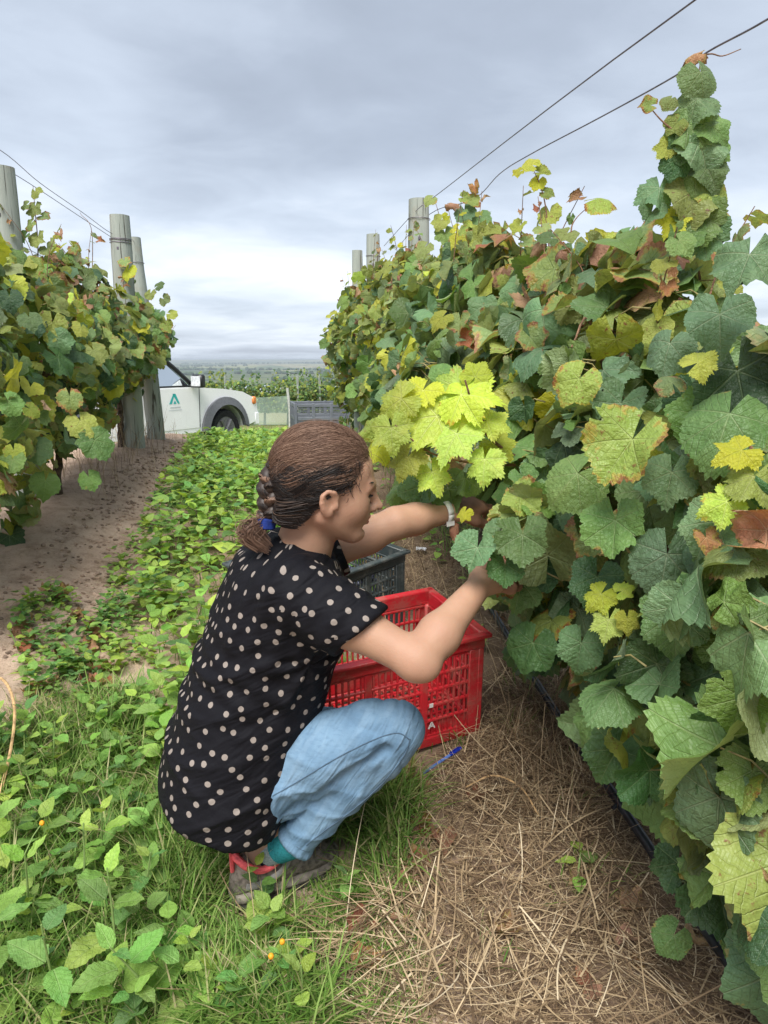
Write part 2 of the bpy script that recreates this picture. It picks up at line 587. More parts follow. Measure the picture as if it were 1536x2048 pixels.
M_SOIL = mat('vineyard_soil', _soil)


def blade_material(name, stops, trans=.25, rough=.6):
    def b(t):
        isl = t.n('ShaderNodeNewGeometry', out=8)
        uv = t.n('ShaderNodeUVMap', uv_map='uv')
        sp = t.t.nodes.new('ShaderNodeSeparateXYZ'); t.t.links.new(uv, sp.inputs[0])
        c = t.ramp(isl, stops)
        pos = t.n('ShaderNodeNewGeometry', out=0)
        c = t.mix(t.m('MULTIPLY', t.noise(pos, 40., 2), .45), c, t.mix(1.0, c, (.55, .5, .42), 'MULTIPLY'))
        pr = t.n('ShaderNodeBsdfPrincipled', {'Base Color': c, 'Roughness': rough, 'Specular IOR Level': .3})
        tr = t.n('ShaderNodeBsdfTranslucent', {'Color': c})
        return t.n('ShaderNodeMixShader', {0: trans, 1: pr, 2: tr})
    return mat(name, b)


M_GRASS = blade_material('grass_blades', [(0., (.10, .22, .040)), (.3, (.17, .32, .060)), (.58, (.25, .41, .085)), (.8, (.36, .47, .14)), (.94, (.54, .48, .27))], .38)
M_STRAW = blade_material('dry_straw', [(0., (.10, .066, .040)), (.25, (.21, .142, .085)), (.5, (.37, .268, .158)), (.75, (.52, .395, .24)), (.93, (.64, .51, .33)), (1., (.74, .63, .45))], .12, .7)
WEED = leaf_material('weed_leaf', (.21, .40, .075), (.30, .50, .12), (.38, .54, .20), (.29, .43, .16), trans=.38, rough=.62)
WEED2 = leaf_material('weed_leaf_bright', (.32, .50, .085), (.44, .59, .14), (.44, .60, .22), (.35, .50, .15), trans=.42)
WEED3 = leaf_material('weed_leaf_deep', (.115, .265, .060), (.18, .345, .085), (.30, .44, .17), (.24, .37, .14), trans=.32, rough=.6)
M_WSTEM = simple('weed_stem', (.20, .29, .09), .6, .3)

# ------------------------------------------------------------------ ground
def axis(dense_lo, dense_hi, step, lo, hi, grow=1.12):
    a = list(np.arange(dense_lo, dense_hi + 1e-6, step))
    s = step; v = a[-1]
    while v < hi:
        s *= grow; v += s; a.append(v)
    s = step; v = a[0]; pre = []
    while v > lo:
        s *= grow; v -= s; pre.append(v)
    return np.array(pre[::-1] + a)


gx = axis(-2.9, 1.5, .028, -7000, 7000, 1.13)
gy = axis(.9, 7.2, .028, -3000, 9000, 1.10)
GX, GY = np.meshgrid(gx, gy)
GZ = zg(GX, GY)
nyy, nxx = GX.shape
ii = np.arange(nyy * nxx).reshape(nyy, nxx)
gq = np.stack([ii[:-1, :-1], ii[:-1, 1:], ii[1:, 1:], ii[1:, :-1]], -1).reshape(-1, 4)
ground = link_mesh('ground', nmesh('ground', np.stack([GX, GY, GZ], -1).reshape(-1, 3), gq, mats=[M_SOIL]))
tag(ground, kind='structure')

# reservoir in the valley
M_WATER = simple('reservoir_water', (.30, .36, .40), .08, .6, var=.03)
wp = []
for k in range(28):
    a = 2 * math.pi * k / 28
    wp.append((-95 + math.cos(a) * 95 * (1 + .2 * math.sin(3 * a)), 760 + math.sin(a) * 120 * (1 + .25 * math.cos(2 * a + 1)), 0))
wz = max(float(zg(x, y)) for x, y, _ in wp) + .3
mb = MB()
mb.add([(x, y, wz) for x, y, _ in wp], [list(range(28))])
tag(mb.build('water', M_WATER, smooth=False), kind='structure')

# tree lines and copses in the valley
M_FARTREE = simple('far_tree_crowns', (.045, .075, .035), .9, .1, vscale=.2, var=.3)
V0 = []; F0 = []; nn = 0
r2 = np.random.default_rng(3)
lines = []
for yb, n_, x0, x1 in ((330, 26, -120, -10), (520, 40, -260, 40), (1150, 60, -600, 60), (1500, 90, -800, 200), (2200, 160, -1200, 300), (3300, 220, -1800, 500), (4600, 260, -2400, 800)):
    slope = r2.uniform(-.15, .15)
    for k in range(n_):
        x = r2.uniform(x0, x1); y = yb + slope * (x - x0) + r2.normal() * yb * .012
        if vnoise(x / (yb * .12), yb * .01, 21) < .42:
            continue
        hgt = r2.uniform(4, 9); rw = r2.uniform(4, 9)
        z = float(zg(x, y))
        b = MB(); b.ball((x, y, z + hgt * .4), (rw, rw, hgt * .6), 8, 5)
        vv = b.v[0] + r2.normal(size=b.v[0].shape) * .5
        V0.append(vv); F0 += [[i + nn for i in f] for f in b.f]; nn += len(vv)
mb = MB(); mb.v = [np.concatenate(V0)]; mb.f = F0; mb.m = [0] * len(F0); mb.n = nn
tag(mb.build('treeline', M_FARTREE), 'dark far tree lines across the hazy valley', 'trees', kind='stuff')

# haze in the air
def _haze(t):
    return None


mh = bpy.data.materials.new('haze_air'); mh.use_nodes = True
ht = NT(mh.node_tree)
hv = ht.n('ShaderNodeVolumePrincipled', {'Color': (.80, .87, .95), 'Density': 2.4e-4, 'Anisotropy': .2})
ht.n('ShaderNodeOutputMaterial', {1: hv})
mb = MB(); zlo = float(GZ.min()) - 1.5; ztop = max(float(GZ.max()), 3.2) + 1.5
mb.box((0, 3000, (zlo + ztop) / 2), (16500, 13500, ztop - zlo))
tag(mb.build('haze', mh, smooth=False), 'pale haze filling the valley air', 'haze', kind='stuff')


# ------------------------------------------------------------------ posts, wires, hose
def post(name, base, top, r0, r1, label, group, wraps=(), bark=False, seed=0):
    base = np.asarray(base, float); top = np.asarray(top, float)
    e = empty(name, base)
    rr = np.random.default_rng(seed)
    n = 14
    t = np.linspace(0, 1, n)
    P = base + (top - base) * t[:, None] - (t[:, None] == 0) * np.array([0, 0, .12])
    R = r0 + (r1 - r0) * t + rr.normal(size=n) * .0015
    R[0] *= 1.04
    m_ = MB()
    V, F = tube_arrays(P, R, 20)
    a = np.arange(20) * 2 * math.pi / 20
    wob = 1 + .025 * np.sin(3 * a + seed) + .02 * np.sin(5 * a + 2 * seed)
    V = V.reshape(n, 20, 3)
    V = P[:, None] + (V - P[:, None]) * wob[None, :, None]
    c = V[-1].mean(0)
    V[-1] = c + (V[-1] - c) * .96
    m_.add(V.reshape(-1, 3), F)
    m_.build('shaft', M_POST, e)
    ax = (top - base) / np.linalg.norm(top - base)
    if wraps:
        mw = MB()
        for f_ in wraps:
            c = base + (top - base) * f_
            rr_ = r0 + (r1 - r0) * f_ + .004
            pts = [c + rr_ * (math.cos(q) * np.array([1, 0, 0]) + math.sin(q) * np.array([0, 1, 0])) + ax * .004 * math.sin(q * .5) for q in np.linspace(0, 2 * math.pi, 25)]
            mw.tube(pts, .0022, 6, False)
        mw.build('wire_wrap', M_WIRE, e)
    mk = MB()
    mk.box(base + (top - base) * .86 - np.array([0, r1 + .001, 0]), (.014, .008, .02), bev=.002)
    mk.build('staple', M_WIRE, e)
    tag(e, label, 'post', group)
    return e


GP_R, GP_L = 'posts of the picked row', 'posts of the facing row'


def at_ground(x, y):
    return np.array([x, y, float(zg(x, y))])


# right row: positions on the row line
def topz(px, py, y):
    return W(px, py, y)


pr1 = topz(838, 399, 4.95); pr1b = at_ground(pr1[0] + .01, 4.93)
post('trellis_post', pr1b, pr1, .069, .066, 'tall grey wooden post rising from the picked row, thickest of three', GP_R, (.93,), seed=1)
pr2 = topz(746, 469, 7.0); pr2b = at_ground(pr2[0] + .01, 6.98)
post('trellis_post', pr2b, pr2, .064, .061, 'grey wooden post behind the tall one, middle of three', GP_R, (.9,), seed=2)
pr3 = topz(714, 501, 7.5); pr3b = at_ground(pr3[0] + .01, 7.5)
post('trellis_post', pr3b, pr3, .055, .052, 'lowest grey post at the far end of the picked row', GP_R, seed=3)
# left row
pl1 = topz(238, 431, 5.4); pl1b = at_ground(W(266, 872, 5.4)[0], 5.4)
post('trellis_post', pl1b, pl1, .077, .067, 'wire-wrapped grey end post in front of the white pickup', GP_L, (.90, .895, .885), seed=4)
pl2 = topz(266, 476, 5.95); pl2b = at_ground(W(313, 868, 5.9)[0], 5.9)
post('trellis_post', pl2b, pl2, .070, .055, 'leaning grey brace post just behind the wire-wrapped end post', GP_L, (.88,), seed=5)
pl0 = topz(2, 335, 4.0); pl0b = at_ground(W(58, 900, 4.0)[0], 4.0)
post('trellis_post', pl0b, pl0, .078, .066, 'grey post cut off by the picture edge, rising from the facing row', GP_L, seed=6)


def wire(pts, r, label, group, k=6, name='trellis_wire', m_=None):
    P = smooth_path(pts, k)
    mb_ = MB(); mb_.tube(P, r, 6)
    o = mb_.build(name, m_ or M_WIRE, loc=P[0])
    tag(o, label, 'wire', group)
    return o


wire([pr1 + [.10 + .62, -4.4, -.30], W(1390, 0, 1.75), W(880, 385, 4.5), W(829, 425, 4.93), W(768, 492, 6.9)], .0021,
     'upper bare wire running from the tall post over the picked row', 'wires over the picked row')
wire([W(1760, -110, 1.25), W(1536, 38, 1.55), W(1415, 104, 1.8), W(1350, 152, 1.98), W(1200, 235, 2.5), W(1062, 308, 3.1), W(1000, 347, 3.7), W(945, 400, 4.3), W(860, 428, 4.96), W(790, 500, 6.9)], .0021,
     'lower kinked wire over the picked row with a dry leaf caught on it', 'wires over the picked row')
wire([W(-160, 215, 3.2), W(0, 300, 4.0), W(80, 366, 4.4), W(165, 425, 4.95), W(222, 466, 5.33), W(252, 470, 5.4), W(268, 483, 5.9)], .0018,
     'upper wire reaching the wire-wrapped end post', 'wires over the facing row')
wire([W(-160, 260, 3.2), W(0, 333, 4.0), W(70, 374, 4.35), W(155, 430, 4.9), W(222, 474, 5.33)], .0018,
     'lower wire reaching the wire-wrapped end post', 'wires over the facing row')
wire([W(-80, 455, 3.5), W(0, 481, 3.93), W(60, 500, 4.2), W(160, 560, 4.8), W(240, 610, 5.35)], .0016,
     'wire running into the leaves of the facing row at mid height', 'wires over the facing row')

hp = []
for y in np.arange(.55, 8.0, .22):
    x = row_r(y) - .055 + .02 * math.sin(y * 2.1)
    hp.append((x, y, float(zg(x, y)) + .062 + .02 * math.sin(y * 1.7 + 1)))
mb = MB(); mb.tube(smooth_path(hp, 3), .0115, 10)
hose = mb.build('drip_hose', M_HOSE)
tag(hose, 'black irrigation hose lying in the straw below the picked row', 'hose')
mb = MB()
for y in np.arange(1.0, 8, .6):
    x = row_r(y) - .055 + .02 * math.sin(y * 2.1)
    mb.tube([(x - .006, y, float(zg(x, y)) + .062 + .02 * math.sin(y * 1.7 + 1)), (x - .022, y - .01, float(zg(x, y)) + .058 + .02 * math.sin(y * 1.7 + 1))], .005, 6)
mb.build('emitter', M_HOSE, hose)
M_TAPE = simple('white_tape', (.62, .68, .72), .4, .4, var=.08)
mb = MB(); k_ = 2
mb.tube([np.array(hp[k_]) * (1 - q) + np.array(hp[k_ + 1]) * q for q in (.35, .5, .65)], .0125, 10); mb.build('joint_tape', M_TAPE, hose)


# ------------------------------------------------------------------ vine leaves
def grape_leaf(seed, nsub=6, nring=5, fold=.0, droop=.3, cup=.0, wave=.06, lobed=.5, teeth=.05, roll=0.0):
    """blade in the XY plane: petiole at the origin, tip along +Y, upper face +Z; returns V, F, uv, vein, edge"""
    rr = np.random.default_rng(seed)
    deg = math.pi / 180
    veins = [-104 * deg, -50 * deg, 0, 50 * deg, 104 * deg]
    lim = 166 * deg
    bounds = [(-lim, -104 * deg, 0), (-104 * deg, -77 * deg, 0), (-77 * deg, -50 * deg, 1), (-50 * deg, -25 * deg, 1), (-25 * deg, 0, 2),
              (0, 25 * deg, 2), (25 * deg, 50 * deg, 3), (50 * deg, 77 * deg, 3), (77 * deg, 104 * deg, 4), (104 * deg, lim, 4)]
    th = []; va = []
    for b0, b1, v in bounds:
        n = nsub + (nsub // 2 if b1 - b0 > 50 * deg else 0)
        for q in np.linspace(b0, b1, n, endpoint=False):
            th.append(q); va.append(veins[v])
    th.append(lim); va.append(veins[4])
    th = np.array(th); va = np.array(va)
    ka = np.array([-166, -140, -104, -77, -50, -25, 0, 25, 50, 77, 104, 140, 166]) * deg
    kr = np.array([.60, .70, .80, .80 - .14 * lobed, .95, .90 - .13 * lobed, 1.08, .90 - .13 * lobed, .95, .80 - .14 * lobed, .80, .70, .60])
    kr = kr * (1 + rr.normal(size=13) * .035)
    f = np.interp(th, ka, kr)
    if nsub >= 3:
        f = np.convolve(np.pad(f, 1, mode='edge'), [.22, .56, .22], 'valid')
        tt = np.where(np.arange(len(th)) % 2 == 0, 1, -1) * teeth * (.15 + 1.7 * rr.random(len(th)))
        f = f * (1 + tt)
    if rr.random() < .5 and nsub >= 3:                    # a bite or tear in the margin
        c = rr.uniform(-2.2, 2.2)
        f = f * (1 - .35 * np.exp(-((th - c) / .09) ** 2))
    rings = (np.arange(1, nring + 1) / nring) ** .9
    x = [0.]; y = [0.]; s = [0.]; d = [0.]; e = [0.]
    for k, g in enumerate(rings):
        r = f * g if k == nring - 1 else f * .15 * g * (g > .6) + np.interp(th, ka, kr) * g * (1 - .15 * (g > .6))
        x += list(r * np.sin(th)); y += list(r * np.cos(th))
        s += list(r * np.cos(th - va)); d += list(np.abs(r * np.sin(th - va))); e += [g] * len(th)
    x = np.array(x); y = np.array(y); s = np.array(s); d = np.array(d); e = np.array(e)
    rad = np.hypot(x, y)
    z = fold * np.abs(x) * .8 - droop * (rad ** 2) * .42 + cup * np.abs(x) ** 2
    z += wave * rad ** 2 * np.sin(np.arctan2(x, y) * rr.integers(3, 6) + rr.uniform(0, 6))
    z += .035 * rad * (vnoise(x * 4 + seed, y * 4, seed) - .5) * 2
    z += .05 * np.minimum(d * 3.0, .5) * np.minimum(rad, 1)                      # raised between the veins
    z -= .18 * np.clip(y - .55, 0, 1) ** 2 * rr.uniform(-.5, 2.5)
    X, Y, Z = x.copy(), y.copy(), z
    if roll:                                              # dried blade rolled along the midrib
        ang = roll * x
        X = np.where(abs(roll) > 0, np.sin(ang) / roll, x); Z = Z + (1 - np.cos(ang)) / roll
        Z += .16 * rad * (vnoise(x * 3 + seed, y * 3 + 9, seed + 5) - .5) * 2
        Y = Y + .12 * (vnoise(x * 2.5, y * 2.5, seed + 8) - .5)
    V = np.stack([X, Y, Z], 1)
    n = len(th); F3 = []; F4 = []
    for j in range(n - 1):
        F3.append([0, 1 + j + 1, 1 + j])
        for k in range(nring - 1):
            a = 1 + k * n + j
            F4.append([a, a + 1, a + n + 1, a + n])
    return V, F3, F4, np.stack([x, y], 1), np.stack([s, d], 1), np.stack([e, e], 1)


def leaf_mesh(name, *a, **k):
    V, F3, F4, uv, vd, e = grape_leaf(*a, **k)
    return nmesh(name, V, [F3, F4], uvs={'uv': uv, 'vein': vd, 'edge': e}, mats=[LM['mid']])


LEAF_HI = []
for k in range(24):
    q = np.random.default_rng(100 + k)
    LEAF_HI.append(leaf_mesh('leaf_blade', 40 + k, 6, 5, fold=q.uniform(-.75, .95), droop=q.uniform(-.3, 1.2), cup=q.uniform(-.6, .5), wave=q.uniform(.08, .30), lobed=q.uniform(-.1, .75), teeth=q.uniform(.018, .036)))
LEAF_MD = []
for k in range(12):
    q = np.random.default_rng(200 + k)
    LEAF_MD.append(leaf_mesh('leaf_blade_mid', 80 + k, 3, 3, fold=q.uniform(-.3, .45), droop=q.uniform(-.1, .8), cup=q.uniform(-.4, .3), wave=q.uniform(.06, .24), lobed=q.uniform(.0, .9), teeth=.04))
LEAF_LOBED = []
for k in range(8):
    q = np.random.default_rng(260 + k)
    LEAF_LOBED.append(leaf_mesh('leaf_blade_lobed', 180 + k, 7, 5, fold=q.uniform(-.5, .3), droop=q.uniform(.2, 1.1), cup=q.uniform(-.4, .2), wave=q.uniform(.08, .24), lobed=q.uniform(.9, 1.7), teeth=q.uniform(.045, .065)))
LEAF_DRY = []
for k in range(8):
    q = np.random.default_rng(300 + k)
    LEAF_DRY.append(leaf_mesh('leaf_blade_dry', 120 + k, 4, 4, fold=q.uniform(-.2, .5), droop=q.uniform(.2, 1.2), wave=q.uniform(.15, .3), lobed=1.0, teeth=.07, roll=q.uniform(1.0, 2.6) * q.choice([-1, 1])))
LOW = [grape_leaf(500 + k, 1, 2, fold=q_, droop=.4, cup=.1, wave=.1, lobed=.5, teeth=0) for k, q_ in enumerate((-.2, .1, .3, .4))]


def scatter(name, templates, pos, R, sc, mats, mi, parent=None, kind='stuff'):
    """many low leaves joined into one mesh"""
    Vs = []; F3s = []; F4s = []; U = []; D = []; E = []; m3 = []; m4 = []; n0 = 0
    which = np.arange(len(pos)) % len(templates)
    for k, (tv, t3, t4, tu, td, te) in enumerate(templates):
        idx = np.nonzero(which == k)[0]
        if not len(idx):
            continue
        V = np.einsum('nij,mj->nmi', R[idx], tv) * sc[idx][:, None, None] + pos[idx][:, None]
        M = len(tv); base = n0 + np.arange(len(idx))[:, None, None] * M
        Vs.append(V.reshape(-1, 3)); n0 += len(idx) * M
        if len(t3):
            F3s.append((np.asarray(t3)[None] + base).reshape(-1, 3)); m3.append(np.repeat(mi[idx], len(t3)))
        if len(t4):
            F4s.append((np.asarray(t4)[None] + base).reshape(-1, 4)); m4.append(np.repeat(mi[idx], len(t4)))
        U.append(np.tile(tu, (len(idx), 1))); D.append(np.tile(td, (len(idx), 1))); E.append(np.tile(te, (len(idx), 1)))
    V = np.concatenate(Vs)
    if parent is not None:
        V = V - np.array(parent.location)
    fs = ([np.concatenate(F3s)] if F3s else []) + ([np.concatenate(F4s)] if F4s else [])
    mm = np.concatenate(([np.concatenate(m3)] if m3 else []) + ([np.concatenate(m4)] if m4 else []))
    me = nmesh(name, V, fs, uvs={'uv': np.concatenate(U), 'vein': np.concatenate(D), 'edge': np.concatenate(E)}, mats=mats, mi=mm)
    o = link_mesh(name, me, parent)
    if kind:
        o['kind'] = kind
    return o


def add_leaf(parent, me, key, pos, R, s):
    o = bpy.data.objects.new('leaf', me)
    COL.objects.link(o)
    o.parent = parent
    M = Matrix.Identity(4)
    Rs = np.asarray(R) * s
    for a in range(3):
        for b in range(3):
            M[a][b] = float(Rs[a, b])
        M[a][3] = float(pos[a] - parent.location[a])
    o.matrix_basis = M
    o.material_slots[0].link = 'OBJECT'
    o.material_slots[0].material = LM[key]
    return o


def pick_keys(n, hfrac, r, near):
    """leaf colours: greener low and near, more yellow and scorched toward the top and the far end"""
    out = []
    for k in range(n):
        h = hfrac[k]
        wts = np.array([.18, .29, .24, .115, .045, .012, .085, .035])
        if not near:
            wts = np.array([.11, .26, .11, .22, .13, .015, .11, .045])
        wts = wts + np.clip(h - .62, 0, .4) * np.array([-.35, .05, -.2, .45, .22, .0, .35, .20])
        wts = np.clip(wts, .004, None); wts /= wts.sum()
        out.append(LEAF_KEYS[r.choice(8, p=wts)])
    return out


def vine(label, group, y0, y1, rowf, side, n_obj, n_mass, seed, near, size, bottom=.30, height=1.42, half=.33, trunk_y=None, hero=(), skip=None):
    """one grape vine: trunk, canes along the wires, leaf stalks, leaves (outermost as parts, the hidden rest joined)"""
    r = np.random.default_rng(seed)
    ty = trunk_y if trunk_y is not None else (y0 + y1) / 2
    base = at_ground(rowf(ty), ty)
    e = empty('grape_vine', base)
    tag(e, label, 'vine', group)

    def surf(y, h):
        """canopy half width at height fraction h"""
        wob = .75 + .5 * vnoise(y * 2.3 + seed, h * 3.1, 31) + .25 * (vnoise(y * 6.5, h * 7, 32) - .5)
        return half * wob * np.interp(h, [0, .15, .4, .65, .85, 1.0], [.22, .62, 1.05, .95, .55, .18])

    def sample(n, outer):
        y = r.uniform(y0, y1, n * 3); h = r.random(n * 3) ** .92
        if outer:                                             # leaves gather on the shoots, gaps between
            kp = r.random(n * 3) < np.clip(2.6 * vnoise(y * 5.2 + seed, h * 6.0, 71) - .55, .04, 1)
            y, h = np.concatenate([y[kp], y[~kp]]), np.concatenate([h[kp], h[~kp]])
        y, h = y[:n], h[:n]
        g = zg(rowf(y), y)
        bt = bottom + .18 * (vnoise(y * 3.1, y * 0 + seed, 41) - .5) * 2
        tp = height + .10 * (vnoise(y * 2.7, y * 0 + seed + 3, 42) - .5) * 2
        z = g + bt + (tp - bt) * h
        if outer:
            dep = r.exponential(.05, n).clip(0, .22)
            off = surf(y, h) - dep
            off = np.where((h > .9) & (r.random(n) < .5), r.uniform(-.08, .06, n), off)
        else:
            off = r.uniform(-1, .72, n) * surf(y, h)
        x = rowf(y) - side * off
        return np.stack([x, y, z], 1), h, off

    def orient(n, h, off, outer):
        out = np.tile([-side * .72, -.42, .50], (n, 1)) if outer else np.stack([-side * np.sign(off) * .7, np.full(n, -.3), np.full(n, .5)], 1)
        nrm = out + r.normal(size=(n, 3)) * np.array([.62, .62, .55])
        nrm[:, 2] += np.clip(h - .75, 0, 1) * 1.6
        tip = np.tile([0, 0, -1.], (n, 1)) + r.normal(size=(n, 3)) * .75
        return frames(tip, nrm)

    P, h, off = sample(n_obj, True)
    R = orient(n_obj, h, off, True)
    # a few show their pale underside
    flip = r.random(n_obj) < .10
    R[flip, :, 2] *= -1; R[flip, :, 0] *= -1
    sc = size * np.clip(r.normal(.97, .30, n_obj), .38, 1.6) * (1 - .28 * np.clip(h - .8, 0, 1) / .2 * r.random(n_obj))
    keys = pick_keys(n_obj, h, r, near)
    stalks = MB()
    pool = LEAF_HI if near else LEAF_MD
    for k in range(n_obj):
        if skip is not None and skip(P[k]):
            continue
        me = LEAF_DRY[r.integers(8)] if keys[k] == 'dry' else pool[r.integers(len(pool))]
        add_leaf(e, me, keys[k], P[k], R[k], sc[k] * (.75 if keys[k] == 'dry' else 1))
        if near or k % 2 == 0:
            a = P[k]; b = a + np.array([side * r.uniform(.03, .09), r.normal() * .04, -r.uniform(-.02, .07)])
            mid = (a + b) / 2 + np.array([0, 0, .012])
            stalks.tube([a - R[k][:, 2] * .001, mid, b], [.0014, .0016, .002], 4, False)
    if stalks.n:
        so = stalks.build('leaf_stalks', M_SHOOT, e); so['kind'] = 'stuff'
    # ragged shoots above the crest
    for k in range(5):
        yy = r.uniform(y0, y1)
        p0 = np.array([rowf(yy) - side * r.uniform(-.02, .14), yy, float(zg(rowf(yy), yy)) + height - .10])
        if skip is not None and skip(p0):
            continue
        hx = r.uniform(.16, .36); ln = r.normal(size=2) * .07
        cp = np.array([p0, p0 + [ln[0] * .3, ln[1] * .3, hx * .5], p0 + [ln[0], ln[1], hx]])
        cb = MB(); cb.tube(smooth_path(cp, 4), np.linspace(.0025, .001, 9), 5); cb.build('shoot', M_CANE, e)
        for q in range(5):
            f_ = .25 + .17 * q
            pp = p0 + np.array([ln[0] * f_, ln[1] * f_, hx * f_]); a = r.uniform(0, 6.28)
            tipd = np.array([math.cos(a), math.sin(a) * .6, -.5 + r.normal() * .3])
            key = ('olive', 'yellow', 'rim', 'dry', 'mid')[r.integers(5)]
            me = LEAF_DRY[r.integers(8)] if key == 'dry' else LEAF_MD[r.integers(12)]
            add_leaf(e, me, key, pp + tipd * .012, frame(tipd, np.array([-side * .3, -.5, .7]) + r.normal(size=3) * .4), size * r.uniform(.28, .6))
    # inner and rear leaves
    P, h, off = sample(n_mass, False)
    if skip is not None:
        keep = np.array([not skip(q) for q in P]); P, h, off = P[keep], h[keep], off[keep]
    R = orient(len(P), h, off, False)
    mi = np.array([LEAF_KEYS.index(q) for q in pick_keys(len(P), h, r, near)])
    scatter('inner_leaves', LOW, P, R, size * np.clip(r.normal(.95, .2, len(P)), .4, 1.4), [LM[q] for q in LEAF_KEYS], mi, e)
    # trunk and canes
    tr = MB(); pts = [base - [0, 0, .08]]
    hh = .62
    for k in range(7):
        f_ = (k + 1) / 7
        pts.append(base + [r.normal() * .012, r.normal() * .012 + .03 * f_, hh * f_])
    tr.tube(smooth_path(pts, 3), np.interp(np.linspace(0, 1, 22), [0, .1, .85, 1], [.030, .022, .017, .02]) * (1 + .12 * r.normal(size=22)), 9)
    tr.build('trunk', M_TRUNK, e)
    head = pts[-1]
    for sgn, yend in ((-1, y0), (1, y1)):
        cp = [head]
        for k in range(5):
            f_ = (k + 1) / 5
            yy = head[1] + (yend - head[1]) * f_
            cp.append([rowf(yy) + r.normal() * .012, yy, float(zg(rowf(yy), yy)) + hh + .04 + r.normal() * .012])
        c = MB(); c.tube(smooth_path(cp, 4), np.linspace(.014, .006, 21), 7)
        c.build('cordon', M_TRUNK, e)
    for k in range(9):
        yy = r.uniform(y0, y1)
        p0 = np.array([rowf(yy), yy, float(zg(rowf(yy), yy)) + hh + .04])
        hx = r.uniform(.45, .97) * (height - hh - .02); sx = -side * r.uniform(-.12, .20); sy = r.normal() * .10
        cp = [p0, p0 + [sx * .4, sy * .3, hx * .45], p0 + [sx * .9, sy * .8, hx * .85], p0 + [sx * 1.2, sy * 1.3, hx * (1.0 if r.random() < .6 else .75)]]
        c = MB(); c.tube(smooth_path(cp, 4), np.linspace(.0045, .002, 13), 5)
        c.build('cane', M_CANE, e)
    return e


def hero_leaf(e, px, py, y, wpx, key, tip=(0, 0, -1), nrm=(-.5, -.7, .5), variant=0, dry=False, lo=False):
    """a leaf that stands out in the photograph: its middle, distance, width there, colour and lie"""
    c = W(px, py, y)
    D = proj(c)[2]
    s = .92 * wpx / FPX * D / 1.75
    R = frame(tip, nrm)
    me = (LEAF_DRY if dry else LEAF_MD if lo else LEAF_LOBED if key in ('lime', 'yellow') else LEAF_HI)[variant % (8 if dry or (key in ('lime', 'yellow') and not lo) else 12 if lo else 24)]
    p = c - R[:, 1] * s * .25
    add_leaf(e, me, key, p, R, s)
    return p, R, s


def shoot(e, pts, r0=.004, r1=.0015, m_=None, name='shoot'):
    mb_ = MB(); P = smooth_path(pts, 5)
    mb_.tube(P, np.linspace(r0, r1, len(P)), 6)
    return mb_.build(name, m_ or M_CANE, e)


# keep the woman's head, arms and crates clear of leaves
def in_way(q):
    x, y, z = q
    px_, py_, D_ = proj(q)
    if y < 2.35 and px_ < 1000 and 980 < py_ < 1330:
        return True
    if y < 1.62 and px_ < 985 and py_ > 700:
        return True
    if 790 < px_ < 886 and py_ < 486 or 722 < px_ < 782 and py_ < 520:
        return True
    if y < .80:
        return True
    if D_ < .72:
        return True
    if px_ < 1030 and py_ > 1190 and y < 3.0:
        return True
    return False


G_R, G_L = 'vines of the picked row', 'vines of the facing row'
RV = []
spec = [(.62, 1.5, 215, 720, .069, True), (1.5, 2.45, 244, 780, .067, True), (2.45, 3.6, 252, 900, .063, True), (3.6, 5.1, 262, 1000, .058, False), (5.1, 6.6, 272, 1000, .057, False), (6.6, 7.9, 240, 1000, .057, False)]
rl = ['vine closest to the camera, with the largest dark green leaves', 'vine whose shoots the woman is reaching into',
      'vine past the woman\'s outstretched arms, scorched leaves near its top', 'vine around the foot of the tall grey post',
      'vine between the two far grey posts', 'last vine of the picked row, beside the grey bin']
for k, (a, b, no, nm, sz, near) in enumerate(spec):
    RV.append(vine(rl[k], G_R, a, b, row_r, 1, no, nm, 900 + k, near, sz, bottom=(.24, .34, .36, .32, .30, .30)[k], half=.31 if k == 0 else .36, height=(1.22, 1.27, 1.33, 1.32, 1.34, 1.36)[k], skip=in_way))
specl = [(2.2, 3.4, 270, 800, .058), (3.4, 4.6, 265, 1000, .054), (4.6, 5.95, 266, 1000, .053)]
ll = ['vine hanging low at the picture edge in the facing row', 'vine in the middle of the facing row below the bare wires', 'end vine of the facing row, growing around the end posts']
LV = []
for k, (a, b, no, nm, sz) in enumerate(specl):
    LV.append(vine(ll[k], G_L, a, b, row_l, -1, no, nm, 950 + k, False, sz, bottom=(.20, .30, .38)[k], half=.40 if k < 2 else .30, height=(1.32, 1.22, 1.00)[k]))

# ------------------------------------------------------------------ pickup beyond the row ends
M_WHITE = simple('white_car_paint', (.86, .87, .88), .28, .5, var=.02, vscale=3, coat=.5)
M_GREYP = simple('grey_fender_plastic', (.115, .12, .13), .55, .4, var=.08)
M_BLACK = simple('black_plastic', (.012, .013, .015), .4, .5)
M_TYRE = simple('tyre_rubber', (.022, .022, .023), .85, .2, vscale=30, var=.25, bump=.4)
M_RIM = simple('dusty_steel_rim', (.17, .17, .175), .5, .5, .5)
M_TEAL = simple('teal_decal', (.02, .42, .40), .5, .4, var=.02)
M_PALE = simple('pale_decal_text', (.50, .54, .56), .5, .4, var=.02)
M_AMBER = simple('amber_lens', (.70, .22, .06), .2, .6)
M_LAMP = simple('headlamp_lens', (.62, .64, .66), .12, .7)


def _glass(t):
    a = t.n('ShaderNodeBsdfTransparent', {0: (.62, .72, .70)})
    g = t.n('ShaderNodeBsdfGlossy', {0: (.9, .95, .95), 1: .03})
    f_ = t.n('ShaderNodeFresnel', {0: 1.5})
    return t.n('ShaderNodeMixShader', {0: t.m('ADD', f_, .06), 1: a, 2: g})


